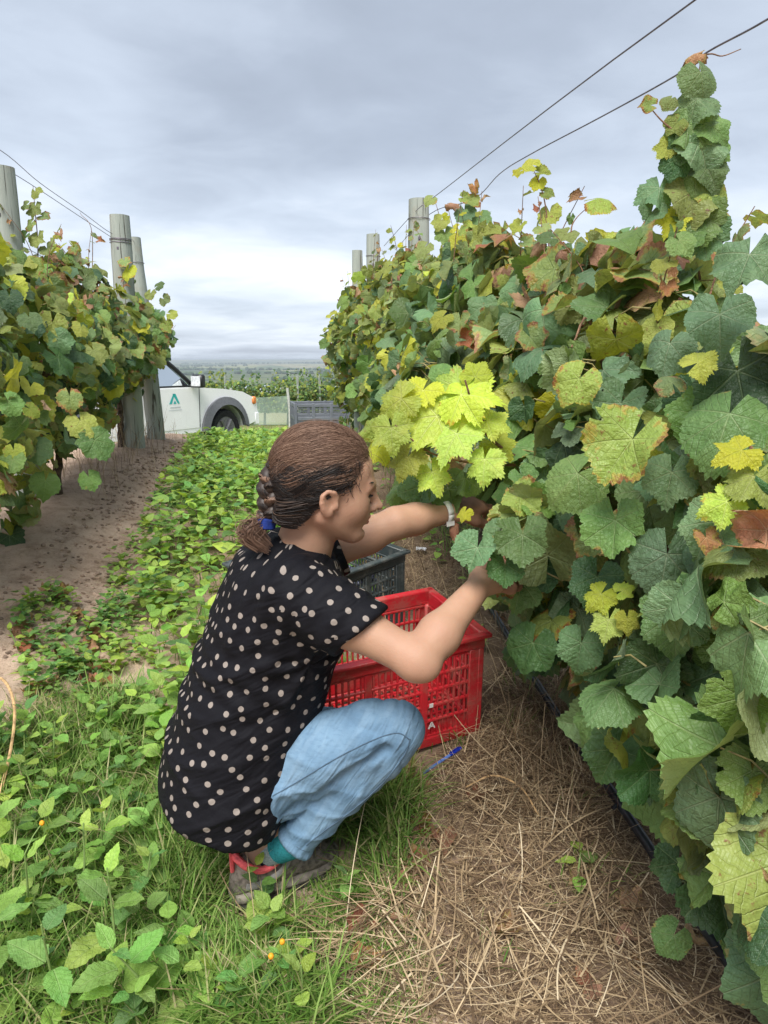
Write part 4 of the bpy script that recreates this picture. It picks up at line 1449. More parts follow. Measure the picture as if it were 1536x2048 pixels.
# ------------------------------------------------------------------ woman
class SDF:
    """distance field on a grid; smooth unions of limbs, then one closed skin (surface nets)"""
    def __init__(self, lo, hi, h):
        self.lo = np.asarray(lo, float); self.h = h
        n = np.ceil((np.asarray(hi, float) - self.lo) / h).astype(int) + 1
        self.F = np.full(n, 10.0, np.float32)
        self.ax = [self.lo[i] + np.arange(n[i]) * h for i in range(3)]

    def slab(self, lo, hi):
        sl = []; g = []
        for i in range(3):
            a = int(np.clip(math.floor((lo[i] - self.lo[i]) / self.h), 0, self.F.shape[i] - 1))
            b = int(np.clip(math.ceil((hi[i] - self.lo[i]) / self.h) + 1, a + 1, self.F.shape[i]))
            sl.append(slice(a, b)); g.append(self.ax[i][a:b].astype(np.float32))
        P = np.stack(np.meshgrid(*g, indexing='ij'), -1)
        return tuple(sl), P

    def put(self, sl, d, k):
        a = self.F[sl]
        h = np.maximum(k - np.abs(a - d), 0) / k
        self.F[sl] = np.minimum(a, d) - h * h * k * .25

    def cone(self, a, b, ra, rb, k=.02):
        a = np.asarray(a, float); b = np.asarray(b, float); m_ = max(ra, rb) + k + 3 * self.h
        sl, P = self.slab(np.minimum(a, b) - m_, np.maximum(a, b) + m_)
        ba = b - a; t = np.clip(((P - a) @ ba) / (ba @ ba + 1e-12), 0, 1)
        d = np.linalg.norm(P - a - t[..., None] * ba, axis=-1) - (ra + (rb - ra) * t)
        self.put(sl, d, k)

    def chain(self, pts, rad, k=.02):
        for i in range(len(pts) - 1):
            self.cone(pts[i], pts[i + 1], rad[i], rad[i + 1], k)

    def ell(self, c, r, R=None, k=.02, sub=False):
        c = np.asarray(c, float); r = np.asarray(r, float); m_ = r.max() + k + 3 * self.h
        sl, P = self.slab(c - m_, c + m_)
        q = P - c
        if R is not None:
            q = q @ np.asarray(R)
        k0 = np.linalg.norm(q / r, axis=-1); k1 = np.linalg.norm(q / (r * r), axis=-1) + 1e-9
        d = k0 * (k0 - 1) / k1
        if sub:
            a = self.F[sl]; d = -d
            h = np.maximum(k - np.abs(a - d), 0) / k
            self.F[sl] = np.maximum(a, d) + h * h * k * .25
        else:
            self.put(sl, d, k)

    def cut(self, fn):
        """keep only where fn(P) < 0"""
        sl, P = self.slab(self.lo, self.lo + np.array(self.F.shape) * self.h)
        self.F = np.maximum(self.F, fn(P).astype(np.float32))

    def mesh(self):
        F = self.F; s = F < 0
        nx, ny, nz = F.shape
        cnt = np.zeros((nx - 1, ny - 1, nz - 1), np.int8)
        for dx in (0, 1):
            for dy in (0, 1):
                for dz in (0, 1):
                    cnt += s[dx:nx - 1 + dx, dy:ny - 1 + dy, dz:nz - 1 + dz]
        act = np.argwhere((cnt > 0) & (cnt < 8))
        idx = np.full(cnt.shape, -1, np.int64); idx[tuple(act.T)] = np.arange(len(act))
        acc = np.zeros((len(act), 3)); num = np.zeros(len(act))
        co = [(dx, dy, dz) for dx in (0, 1) for dy in (0, 1) for dz in (0, 1)]
        for i, a in enumerate(co):
            for b in co[i + 1:]:
                if sum(abs(p - q) for p, q in zip(a, b)) != 1:
                    continue
                fa = F[act[:, 0] + a[0], act[:, 1] + a[1], act[:, 2] + a[2]]; fb = F[act[:, 0] + b[0], act[:, 1] + b[1], act[:, 2] + b[2]]
                x = (fa < 0) != (fb < 0)
                t = np.where(x, fa / np.where(x, fa - fb, 1), 0)
                pt = np.array(a) + t[:, None] * (np.array(b) - np.array(a))
                acc += pt * x[:, None]; num += x
        V = (act + acc / num[:, None]) * self.h + self.lo
        Q = []
        for axn in range(3):
            o = [i for i in range(3) if i != axn]
            a = [slice(None)] * 3; b = [slice(None)] * 3
            a[axn] = slice(0, -1); b[axn] = slice(1, None)
            for q in o:
                a[q] = slice(1, -1); b[q] = slice(1, -1)
            sa = s[tuple(a)]; sb = s[tuple(b)]
            e = np.argwhere(sa != sb)
            if not len(e):
                continue
            inside = sa[tuple(e.T)]
            cell = e.copy(); cell[:, o[0]] += 1; cell[:, o[1]] += 1
            c00 = cell.copy(); c00[:, o[0]] -= 1; c00[:, o[1]] -= 1
            c10 = cell.copy(); c10[:, o[1]] -= 1
            c01 = cell.copy(); c01[:, o[0]] -= 1
            q = np.stack([idx[tuple(c.T)] for c in (c00, c10, cell, c01)], 1)
            flip = inside if axn != 1 else ~inside
            q[~flip] = q[~flip][:, ::-1]
            Q.append(q)
        Q = np.concatenate(Q)
        Q = Q[(Q >= 0).all(1)]
        return V, Q


def relax(V, Q, n=2, lam=.5):
    for _ in range(n):
        A = np.zeros_like(V); c = np.zeros(len(V))
        for i in range(4):
            j = (i + 1) % 4
            np.add.at(A, Q[:, i], V[Q[:, j]]); np.add.at(A, Q[:, j], V[Q[:, i]])
            np.add.at(c, Q[:, i], 1); np.add.at(c, Q[:, j], 1)
        V = V + lam * (A / np.maximum(c, 1)[:, None] - V)
    return V


def vnormals(V, Q):
    n = np.cross(V[Q[:, 2]] - V[Q[:, 0]], V[Q[:, 3]] - V[Q[:, 1]])
    N = np.zeros_like(V)
    for i in range(4):
        np.add.at(N, Q[:, i], n)
    return N / (np.linalg.norm(N, axis=1, keepdims=True) + 1e-12)


HY = .26
FW = np.array([math.cos(HY), math.sin(HY), 0.]); RT = np.array([math.sin(HY), -math.cos(HY), 0.]); UP = np.array([0, 0, 1.])
woman_base = np.array([-.22, 1.5, float(zg(-.22, 1.5))])
woman = empty('person', woman_base)
tag(woman, 'squatting woman in a black polka dot shirt and light jeans reaching into the vine', 'person')

# torso frame
TO = W(440, 1660, 1.50); TT = W(592, 1100, 1.50)
TA = TT - TO; TL = np.linalg.norm(TA); TA /= TL
TF = np.cross(TA, RT); TF /= np.linalg.norm(TF)
TR = np.cross(TF, TA)
if TF[0] < 0:
    TF = -TF
TR = RT - TA * (RT @ TA); TR /= np.linalg.norm(TR)
TS = np.array([-.06, -.02, .05, .10, .14, .20, .28, .35, .41, .48, .54, .60, .64, .67, .70])
TB = np.array([-.06, -.095, -.138, -.153, -.156, -.155, -.150, -.145, -.138, -.131, -.126, -.117, -.105, -.08, -.055])
TFN = np.array([.05, .08, .105, .115, .12, .122, .126, .130, .135, .138, .138, .130, .112, .09, .06])
TW = np.array([.14, .168, .187, .191, .189, .181, .167, .156, .152, .158, .164, .166, .150, .115, .07])


def torso_sdf(P, grow=0.0):
    q = P - TO
    s = q @ TA; w_ = q @ TF; u = q @ TR
    b0 = np.interp(s, TS, TB) - grow; b1 = np.interp(s, TS, TFN) + grow; a = np.interp(s, TS, TW) + grow
    c = (b0 + b1) / 2; b = (b1 - b0) / 2
    k = (np.abs(u / a) ** 2.3 + np.abs((w_ - c) / b) ** 2.3) ** (1 / 2.3)
    d = (k - 1) * np.minimum(a, b)
    return np.maximum(d, np.maximum(TS[0] - s - grow, s - TS[-1] - grow)), s, w_, u


# joints
SH_R = W(592, 1184, 1.375); EL_R = W(834, 1322, 1.285); WR_R = W(962, 1168, 1.43)
SH_L = W(672, 1098, 1.66); EL_L = W(792, 1046, 1.69); WR_L = W(897, 1024, 1.765)
HIP_R = W(462, 1580, 1.475); KN_R = W(790, 1455, 1.40); AN_R = W(560, 1704, 1.435)
SIDE = -RT * .21
LOFF = [SIDE * .55, SIDE * .85 - FW * .06 - UP * .115, SIDE * .9 + FW * .0 + UP * .02]
HIP_L = HIP_R + LOFF[0]; KN_L = KN_R + LOFF[1]; AN_L = AN_R + LOFF[2]

# head frame
HYAW, HPIT = .20, -.15
hx = np.array([math.cos(HYAW) * math.cos(HPIT), math.sin(HYAW) * math.cos(HPIT), math.sin(HPIT)])
hl = np.array([-math.sin(HYAW), math.cos(HYAW), 0.])
hz = np.cross(hx, hl)
HM = np.stack([hx, hl, hz], 1)
HC = W(652, 974, 1.47)


def hd(x, y, z):
    return HC + HM @ np.array([x, y, z])


HAND_PARTS = {}


def hand(sdf, wr, d, n, thumb_side, curl, sc=1.0):
    """palm of four metacarpals, four bent fingers, a thumb leaving the side of the palm"""
    d = np.asarray(d, float); d /= np.linalg.norm(d); n = np.asarray(n, float); n -= d * (n @ d); n /= np.linalg.norm(n)
    a = np.cross(n, d) * thumb_side
    L = [(.030, .082, (.040, .025, .020), .0088), (.010, .086, (.044, .028, .021), .0090), (-.011, .081, (.040, .026, .020), .0086), (-.030, .072, (.031, .020, .018), .0076)]
    for off, ml, ph, r_ in L:
        b = wr + a * off * .55 * sc + d * .012
        k = wr + a * off * sc + d * ml * sc
        sdf.cone(b, k, .0155 * sc, .0125 * sc, .016)
        ang = 0; p = k
        for j, l_ in enumerate(ph):
            ang += curl * (.75, 1.0, .7)[j]
            q = p + (d * math.cos(ang) + n * math.sin(ang)) * l_ * sc
            sdf.cone(p, q, r_ * sc * (1 - .06 * j), r_ * sc * (1 - .06 * (j + 1)), .005)
            p = q
    t0 = wr + a * .022 * sc + d * .022 * sc
    t1 = t0 + (a * .6 + d * .7 + n * .35) * .042 * sc
    t2 = t1 + (a * .2 + d * .85 + n * .45) * .030 * sc
    t3 = t2 + (-a * .15 + d * .85 + n * .5) * .024 * sc
    sdf.chain([t0, t1, t2, t3], [.015 * sc, .0115 * sc, .0098 * sc, .0082 * sc], .012)


B = SDF((-.52, 1.16, -.02), (.46, 2.06, 1.12), .0042)
# trunk and legs below the clothes
B.cone(TO + TA * .12 - TF * .02, TO + TA * .30, .11, .10, .04)
B.cone(TO + TA * .30, TO + TA * .56, .10, .105, .04)
B.cone(TO + TA * .585 + TR * .10, TO + TA * .585 - TR * .10, .055, .055, .05)
B.chain([HIP_R, (HIP_R + KN_R) / 2, KN_R], [.07, .055, .038], .03)
B.chain([HIP_L, (HIP_L + KN_L) / 2, KN_L], [.07, .055, .038], .03)
SHY = .62
heel_r = W(464, 1775, 1.43); heel_r[2] = float(zg(heel_r[0] + .1, 1.43)) + .014
HOFF = SIDE * .95 + FW * .01 + np.array([0, 0, .022])
toe_d = np.array([math.cos(SHY), math.sin(SHY), 0])
for kn, an, hl_ in ((KN_R, AN_R, heel_r), (KN_L, AN_L, heel_r + HOFF)):
    B.chain([kn, kn * .6 + an * .4, an * .8 + kn * .2, hl_ + toe_d * .062 + UP * .105, hl_ + toe_d * .055 + UP * .062], [.036, .032, .027, .026, .026], .015)
    B.cone(hl_ + toe_d * .045 + UP * .052, hl_ + toe_d * .19 + UP * .042, .024, .018, .02)
# arms
m1 = SH_R * .55 + EL_R * .45
B.chain([SH_R, m1, EL_R], [.046, .0435, .034], .03)
B.cone(EL_R - (SH_R - EL_R) / np.linalg.norm(SH_R - EL_R) * .024, EL_R, .019, .028, .022)
f1 = EL_R * .68 + WR_R * .32
B.chain([EL_R, f1, WR_R], [.033, .0375, .0245], .025)
m2 = SH_L * .5 + EL_L * .5
B.chain([SH_L, m2, EL_L], [.042, .038, .034], .03)
f2 = EL_L * .65 + WR_L * .35
B.chain([EL_L, f2, WR_L], [.034, .034, .025], .025)
hand(B, WR_R, np.array([.55, .55, .35]), np.array([-.2, .6, -.6]), 1, .55)
hand(B, WR_L, np.array([.75, .45, .14]), np.array([-.1, .35, -.9]), 1, .62)
# neck and head
NB = TO + TA * .645 + TF * .012
B.chain([NB, NB * .45 + hd(-.018, 0, -.075) * .55, hd(-.012, 0, -.03)], [.060, .050, .050], .03)
B.cone(NB, TO + TA * .60 + TR * .09, .045, .045, .04)
B.cone(NB, TO + TA * .60 - TR * .09, .045, .045, .04)
B.ell(hd(-.014, 0, .026), (.092, .073, .082), HM, .03)
B.ell(hd(.036, 0, .036), (.052, .062, .056), HM, .03)
B.ell(hd(.040, 0, -.024), (.045, .053, .062), HM, .03)
B.ell(hd(.068, 0, -.052), (.024, .031, .031), HM, .02)
for q in (-1, 1):
    B.cone(hd(-.004, q * .052, -.050), hd(.060, q * .014, -.086), .017, .015, .028)
    B.ell(hd(.052, q * .036, -.026), (.030, .024, .030), HM, .025)
    B.cone(hd(.080, q * .036, .014), hd(.088, q * .012, .017), .0095, .0095, .016)
B.ell(hd(.0715, 0, -.087), (.017, .020, .015), HM, .02)
B.chain([hd(.084, 0, .020), hd(.0935, 0, -.002), hd(.1135, 0, -.026)], [.009, .0082, .0092], .012)
for q in (-1, 1):
    B.ell(hd(.0985, q * .0115, -.031), (.0095, .0075, .0075), HM, .008)
    B.ell(hd(.092, q * .033, .001), (.018, .0165, .0115), HM, .010, sub=True)
    B.ell(hd(.0745, q * .032, .0065), (.0135, .015, .0065), HM, .006)
    B.ell(hd(.0745, q * .032, -.0080), (.0125, .014, .0055), HM, .006)
B.ell(hd(.0905, 0, -.0495), (.0095, .021, .0065), HM, .007)
B.ell(hd(.0880, 0, -.0605), (.0105, .019, .0072), HM, .006)
B.ell(hd(.0980, 0, -.0550), (.008, .026, .0018), HM, .003, sub=True)
B.ell(hd(.0850, 0, -.0715), (.008, .020, .006), HM, .010, sub=True)
for q in (-1, 1):                                            # ears
    ear = [(.013, .069, -.020), (.012, .074, -.006), (.005, .080, .003), (-.007, .083, .003), (-.015, .084, -.006), (-.015, .083, -.020), (-.009, .079, -.032), (-.001, .074, -.040), (.005, .071, -.042)]
    B.chain([hd(x, q * y, z) for x, y, z in ear], [.0050, .0052, .0055, .0058, .0058, .0055, .0058, .0068, .0062], .006)
    B.ell(hd(-.002, q * .0740, -.019), (.015, .0060, .023), HM, .008)
    B.ell(hd(.0035, q * .0850, -.021), (.0070, .0095, .0105), HM, .004, sub=True)
    B.ell(hd(-.005, q * .0865, -.007), (.0070, .0065, .0070), HM, .003, sub=True)
    B.cone(hd(.016, q * .074, -.028), hd(.013, q * .077, -.020), .0045, .0045, .004)
BV, BQ = B.mesh()
BV = relax(BV, BQ, 2, .4)


def _skin(t):
    pos = t.n('ShaderNodeNewGeometry', out=0)
    n1 = t.noise(pos, 22., 4)
    n2 = t.noise(pos, 420., 3, .6)
    c = t.mix(n1, (.435, .262, .172), (.345, .190, .122))
    c = t.mix(t.m('MULTIPLY', t.step(t.noise(pos, 7., 3), .45, .75), .35), c, (.39, .195, .140))
    n4 = t.noise(pos, 130., 4, .6)
    c = t.mix(t.m('MULTIPLY', t.step(n2, .58, .75), .25), c, (.36, .18, .105))
    bp = t.n('ShaderNodeBump', {'Strength': .25, 'Distance': .002, 'Height': t.m('ADD', n2, t.m('MULTIPLY', n4, 1.2))})
    return t.n('ShaderNodeBsdfPrincipled', {'Base Color': c, 'Roughness': .56, 'Specular IOR Level': .34, 'Subsurface Weight': .12, 'Subsurface Radius': (.012, .004, .002), 'Subsurface Scale': .4, 'Normal': bp})


M_SKIN = mat('skin', _skin)
M_LIP = simple('lip', (.40, .15, .12), .45, .4, var=.1, vscale=200)
M_SOIL_SKIN = simple('soiled_hand_skin', (.27, .140, .092), .6, .3, var=.14, vscale=25)
fc = BV[BQ].mean(1)
loc = (fc - HC) @ HM
mi = np.zeros(len(fc), np.int32)
lip = (loc[:, 0] > .0805) & (np.abs(loc[:, 1]) < .021 - .5 * np.abs(loc[:, 2] + .055)) & (loc[:, 2] > -.0665) & (loc[:, 2] < -.0445)
mi[lip] = 1
for wr, el in ((WR_R, EL_R), (WR_L, EL_L)):
    ax_ = (wr - el) / np.linalg.norm(wr - el)
    mi[((fc - wr) @ ax_ > .018) & (np.linalg.norm(fc - wr, axis=1) < .22)] = 2
body = link_mesh('body', nmesh('body', BV - woman_base, BQ, mats=[M_SKIN, M_LIP, M_SOIL_SKIN], mi=mi), woman)

M_EYE = simple('eye_white', (.72, .70, .66), .15, .5, var=.03)
M_IRIS = simple('iris', (.05, .03, .02), .1, .6)
for q in (-1, 1):
    eb = MB()
    eb.ball(hd(.0705, q * .032, -.001), .0118, 14, 10, 0)
    eb.ball(hd(.0780, q * .032, -.003), (.0048, .0055, .0055), 10, 8, 1, HM)
    eb.build('eye', [M_EYE, M_IRIS], woman)

# ---- shirt
SB = SDF((-.66, 1.16, .05), (.20, 1.92, .93), .0052)
sl, P = SB.slab(SB.lo, SB.lo + 9)
d, s_, w_, u_ = torso_sdf(P, .006)
SB.F = d.astype(np.float32)
SLV_R = SH_R + (EL_R - SH_R) * .56; SLV_L = SH_L + (EL_L - SH_L) * .06
SB.chain([TO + TA * .585 + TR * .085, SH_R, SH_R + (EL_R - SH_R) * .35, SLV_R + (EL_R - SH_R) * .25], [.062, .061, .060, .062], .040)
SB.chain([TO + TA * .585 - TR * .085, SH_L, SH_L + (EL_L - SH_L) * .35, SLV_L + (EL_L - SH_L) * .2], [.060, .052, .046, .044], .040)
ar = (EL_R - SH_R) / np.linalg.norm(EL_R - SH_R); al = (EL_L - SH_L) / np.linalg.norm(EL_L - SH_L)
tilt_r = ar - UP * .55
tilt_r = tilt_r / np.linalg.norm(tilt_r)


def hem(P):
    q = P - TO
    s = q @ TA; w1 = q @ TF; u = q @ TR
    a = w1 - .256 * s - .066                                             # lap line
    a = np.maximum(a, -(s - .095 + .06 * w1))                        # below the seat
    near_r = np.linalg.norm(P - SLV_R, axis=-1) < .13
    b = np.where(near_r, (P - SLV_R) @ tilt_r, -1)
    near_l = np.linalg.norm(P - SLV_L, axis=-1) < .12
    c = np.where(near_l, (P - SLV_L) @ al, -1)
    # neck opening
    n_ = .062 - np.linalg.norm((P - (NB + TA * .075 + TF * .035)), axis=-1)
    return np.maximum(np.maximum(a, b), np.maximum(c, n_))


SB.cut(hem)
SV, SQ = SB.mesh()
SV = relax(SV, SQ, 3, .5)
N = vnormals(SV, SQ)
q = SV - TO
s_ = q @ TA; w1 = q @ TF; u1 = q @ TR
# folds: drag lines from the armpit, sagging diagonals over the lower back, fine crumple
arm_t = (SV - SH_R) @ ar
ridge = np.zeros(len(SV))
diag = s_ * 1.0 - w1 * .55
amp = np.clip((.5 - s_) / .3, 0, 1)
ridge += amp * .0050 * np.sin(diag * 62 + 3.2 * vnoise(w1 * 9, s_ * 5, 3) * 2) * vnoise(w1 * 7 + 3, s_ * 9, 9) ** 1.2 * 1.6
ap = TO + TA * .50 + TR * .13 + TF * .05
dap = np.linalg.norm(SV - ap, axis=1); ang = np.arctan2((SV - ap) @ TA, (SV - ap) @ TF)
ridge += .0034 * np.sin(ang * 7 + 3 * vnoise(dap * 14, ang * 2, 8)) * np.exp(-((dap - .07) / .07) ** 2)
ridge += .0030 * np.sin(s_ * 120 + w1 * 40 + 4 * vnoise(w1 * 11, s_ * 6, 5)) * np.clip((s_ - .30) / .1, 0, 1) * np.clip((.52 - s_) / .1, 0, 1) * (w1 < .06)
ridge += .0026 * np.sin(arm_t * 120 + u1 * 30) * np.exp(-((np.linalg.norm(SV - SH_R, axis=1) - .10) / .08) ** 2)
ridge += (vnoise(s_ * 24, w1 * 24 + u1 * 13, 12) - .5) * .0045
cr1 = (1 - np.abs(np.sin(diag * 30 + 2.6 * vnoise(w1 * 6, s_ * 4, 33)))) ** 2.5
ridge += .0085 * cr1 * np.clip(vnoise(w1 * 6 + 9, s_ * 7 + u1 * 4, 35) * 2 - .65, 0, 1) * np.clip((.56 - s_) / .1, 0, 1)
cr2 = (1 - np.abs(np.sin(s_ * 34 + w1 * 9 + 2 * vnoise(w1 * 5, s_ * 5, 36)))) ** 3
ridge += .0065 * cr2 * np.clip(vnoise(w1 * 5 + 2, s_ * 9, 37) * 2 - .8, 0, 1) * np.clip((s_ - .1) / .1, 0, 1) * np.clip((.6 - s_) / .1, 0, 1)
SV = SV + N * ridge[:, None]
# print coordinates in metres: round the trunk, or round the sleeve
fcen = SV[SQ].mean(1)
tq = np.clip((fcen - SH_R) @ ar, .0, .3)
d_arm = np.linalg.norm(fcen - SH_R - tq[:, None] * ar, axis=1) - .069
on_arm = (d_arm < torso_sdf(fcen, .006)[0]) & ((fcen - SH_R) @ ar > .0) & ((fcen - TO) @ TR > .05)
bside = np.cross(ar, TF); bside /= np.linalg.norm(bside); bfr = np.cross(bside, ar)
uvt = np.stack([np.arctan2(u1, w1 - .0) * .165, s_], 1)
uva = np.stack([np.arctan2((SV - SH_R) @ bside, (SV - SH_R) @ bfr) * .066 + 3.03, arm_t + 7.02], 1)
loops = SQ.ravel()
fl = np.repeat(on_arm, 4)
uv = np.where(fl[:, None], uva[loops], uvt[loops]).reshape(-1, 4, 2)
per = np.where(on_arm, 2 * math.pi * .066, 2 * math.pi * .165)
mx = uv[:, :, 0].max(1); wrap = (mx - uv[:, :, 0].min(1)) > .5 * per
fixm = wrap[:, None] & (uv[:, :, 0] < (mx - .5 * per)[:, None])
uv[:, :, 0] += fixm * per[:, None]


def _dots(t):
    uvn = t.n('ShaderNodeUVMap', uv_map='uv')
    vo = t.n('ShaderNodeTexVoronoi', {'Vector': t.vmul(uvn, (1.0, .95, 0.)), 'Scale': 30.0, 'Randomness': .60}, voronoi_dimensions='2D', feature='F1')
    dist = t.m('ADD', vo, t.m('MULTIPLY', t.m('SUBTRACT', t.noise(uvn, 220., 2), .5), .05))
    dot = t.m('SUBTRACT', 1.0, t.step(dist, .158, .178))
    wv = t.noise(uvn, 900., 2)
    cloth = t.mix(wv, (.0034, .0034, .0055), (.0075, .0075, .0105))
    dcol = t.mix(t.noise(uvn, 700., 2), (.285, .245, .215), (.215, .183, .16))
    c = t.mix(dot, cloth, dcol)
    pos = t.n('ShaderNodeTexCoord', out=3)
    bp = t.n('ShaderNodeBump', {'Strength': .9, 'Distance': .008, 'Height': t.m('ADD', t.m('MULTIPLY', wv, .08), t.m('ADD', t.m('MULTIPLY', t.noise(pos, 28., 3, .5), .5), t.m('MULTIPLY', t.folds(pos, 24., 7., 34.), 1.6)))})
    return t.n('ShaderNodeBsdfPrincipled', {'Base Color': c, 'Roughness': .72, 'Specular IOR Level': .15, 'Normal': bp})


M_SHIRT = mat('polka_dot_jersey', _dots)
shirt = link_mesh('shirt', nmesh('shirt', SV - woman_base, SQ, uvs={'uv': uv.reshape(-1, 2)}, mats=[M_SHIRT]), woman)
shirt['label'] = 'black short-sleeved shirt printed with pale dots'

# ---- jeans
J = SDF((-.62, 1.16, -.02), (.22, 1.86, .62), .005)
KB = W(806, 1468, 1.40)
CA = W(704, 1563, 1.41); CUF = W(590, 1682, 1.425)
for k in (0, 1):
    o0, o1, o2 = [q * k for q in LOFF]
    J.chain([HIP_R + o0, W(545, 1552, 1.445) + o0 * .75 + o1 * .25, W(650, 1502, 1.42) + (o0 + o1) / 2, W(740, 1468, 1.405) + o0 * .15 + o1 * .85, W(790, 1452, 1.40) + o1],
            [.088, .086, .076, .064, .056], .03)
    J.chain([W(796, 1460, 1.40) + o1, W(772, 1502, 1.402) + o1 * .85 + o2 * .15, CA + (o1 + o2) / 2, (CA + CUF) / 2 + o1 * .25 + o2 * .75, CUF + o2], [.0565, .050, .0455, .0415, .0395], .010)
PEL = TO + TA * .19
J.ell(PEL - TR * .03 - TF * .012, (.125, .150, .105), np.stack([TF, TR, TA], 1), .04)
J.ell(PEL + TR * .02 - TF * .012, (.125, .145, .102), np.stack([TF, TR, TA], 1), .04)
ank_ax = (CUF - CA) / np.linalg.norm(CUF - CA)


def groove(a, b, r, k):
    a = np.asarray(a, float); b = np.asarray(b, float); m_ = r + k + .02
    sl, P = J.slab(np.minimum(a, b) - m_, np.maximum(a, b) + m_)
    ba = b - a; t = np.clip(((P - a) @ ba) / (ba @ ba), 0, 1)
    d = -(np.linalg.norm(P - a - t[..., None] * ba, axis=-1) - r * (1 - .3 * t))
    F_ = J.F[sl]; h = np.maximum(k - np.abs(F_ - d), 0) / k
    J.F[sl] = np.maximum(F_, d) + h * h * k * .25


cr_ = [W(770, 1500, 1.345), W(690, 1552, 1.352), W(600, 1612, 1.365), W(520, 1668, 1.385)]
for q_ in range(3):
    groove(cr_[q_], cr_[q_ + 1], .010, .016)


def jcut(P):
    a = (P - (CUF + ank_ax * .004)) @ ank_ax
    near = (np.linalg.norm(P - CUF, axis=-1) < .10) | (np.linalg.norm(P - CUF - LOFF[2], axis=-1) < .10)
    return np.where(near, a, -1)


J.cut(jcut)
JV, JQ = J.mesh()
JV = relax(JV, JQ, 2, .5)
N = vnormals(JV, JQ)
kd = JV - W(800, 1470, 1.36)
dk = np.linalg.norm(kd, axis=1)
tax = (KN_R - HIP_R) / np.linalg.norm(KN_R - HIP_R)
tt = (JV - HIP_R) @ tax; tv = (JV - HIP_R) @ np.cross(tax, RT)
def crease(ph, n_):
    """sharp-crested folds"""
    return (1 - np.abs(np.sin(ph))) ** 2.5 * n_


rg = .0080 * crease((tt * .8 + tv * .75) * 40 + 3 * vnoise(tt * 7, tv * 7, 2), np.clip(vnoise(tt * 7, tv * 8, 6) * 2.2 - .6, 0, 1))
rg += .0075 * crease(tt * 26 - tv * 46 + 2 * vnoise(tt * 9, tv * 9, 22), np.clip(vnoise(tt * 6 + 4, tv * 7, 26) * 2.2 - .7, 0, 1))
rg -= .0050 * crease(np.arctan2(kd[:, 2], kd[:, 0]) * 5.0 + .6 + vnoise(tt * 12, tv * 12, 28), np.exp(-((dk - .085) / .045) ** 2)) * (kd[:, 0] < .02)
sh = (JV - CA) @ ank_ax
rg += .0065 * crease(sh * 42 + 2.5 * vnoise(tt * 8, tv * 8, 14), np.clip(sh / .06 + .3, 0, 1) * vnoise(tt * 10, tv * 10, 15))
rg += (vnoise(tt * 14, tv * 14, 13) - .5) * .0035
JV = JV + N * rg[:, None]


def _denim(t):
    pos = t.n('ShaderNodeTexCoord', out=3)
    n1 = t.noise(pos, 9., 4)
    wv = t.noise(t.vmul(pos, (900., 900., 2200.)), 1.0, 2)
    n3 = t.noise(t.vmul(pos, (60., 60., 180.)), 1.0, 3)
    fl = t.folds(pos, 58., 9., 52.)
    c = t.mix(t.step(n1, .3, .72), (.085, .172, .275), (.165, .278, .395))
    c = t.mix(t.m('MULTIPLY', t.step(fl, .50, .64), .25), c, (.24, .35, .46))
    c = t.mix(t.m('MULTIPLY', wv, .22), c, (.36, .47, .57))
    c = t.mix(t.m('MULTIPLY', t.step(n3, .45, .8), .55), c, (.105, .18, .27))
    bp = t.n('ShaderNodeBump', {'Strength': .8, 'Distance': .007, 'Height': t.m('ADD', t.m('MULTIPLY', wv, .12), t.m('ADD', t.m('MULTIPLY', t.noise(pos, 55., 3), .35), t.m('MULTIPLY', fl, 1.9)))})
    return t.n('ShaderNodeBsdfPrincipled', {'Base Color': c, 'Roughness': .85, 'Specular IOR Level': .15, 'Normal': bp})


M_DENIM = mat('light_blue_denim', _denim)
M_THREAD = simple('seam_thread', (.085, .135, .19), .8, .1)
jeans = link_mesh('jeans', nmesh('jeans', JV - woman_base, JQ, mats=[M_DENIM]), woman)
jeans['label'] = 'light blue denim jeans'
JB = BVHTree.FromPolygons([Vector(v) for v in JV], [tuple(q) for q in JQ.tolist()])


def on_surface(tree, pxs, ymax=3.0, lift=.001):
    """lay a line onto a garment"""
    out = []
    o = Vector((0, 0, CAMZ))
    for px, py in pxs:
        d = (Vector(W(px, py, 2.0)) - o).normalized()
        h = tree.ray_cast(o, d)
        if h[0] is not None:
            out.append(np.array(h[0]) + np.array(h[1]) * lift)
    return out


def dense2(p, k=8):
    return smooth_path([(a, b, 0) for a, b in p], k)[:, :2]


for line in ([(545, 1592), (600, 1560), (680, 1512), (755, 1476), (796, 1466), (818, 1478)], [(820, 1478), (808, 1510), (770, 1560), (710, 1615), (650, 1660), (612, 1690)]):
    P = on_surface(JB, dense2(line))
    if len(P) > 3:
        m_ = MB(); m_.tube(P, .0012, 5, False); m_.build('seam', M_THREAD, jeans)
for k in (0, 1):
    m_ = MB()
    off = LOFF[2] * k
    rr_ = [CUF + off + ank_ax * -.012 + .0400 * (math.cos(a) * np.cross(ank_ax, RT) + math.sin(a) * RT) for a in np.linspace(0, 2 * math.pi, 30)]
    m_.tube(rr_, .0022, 5, False)
    m_.build('hem_stitch', M_THREAD, jeans)

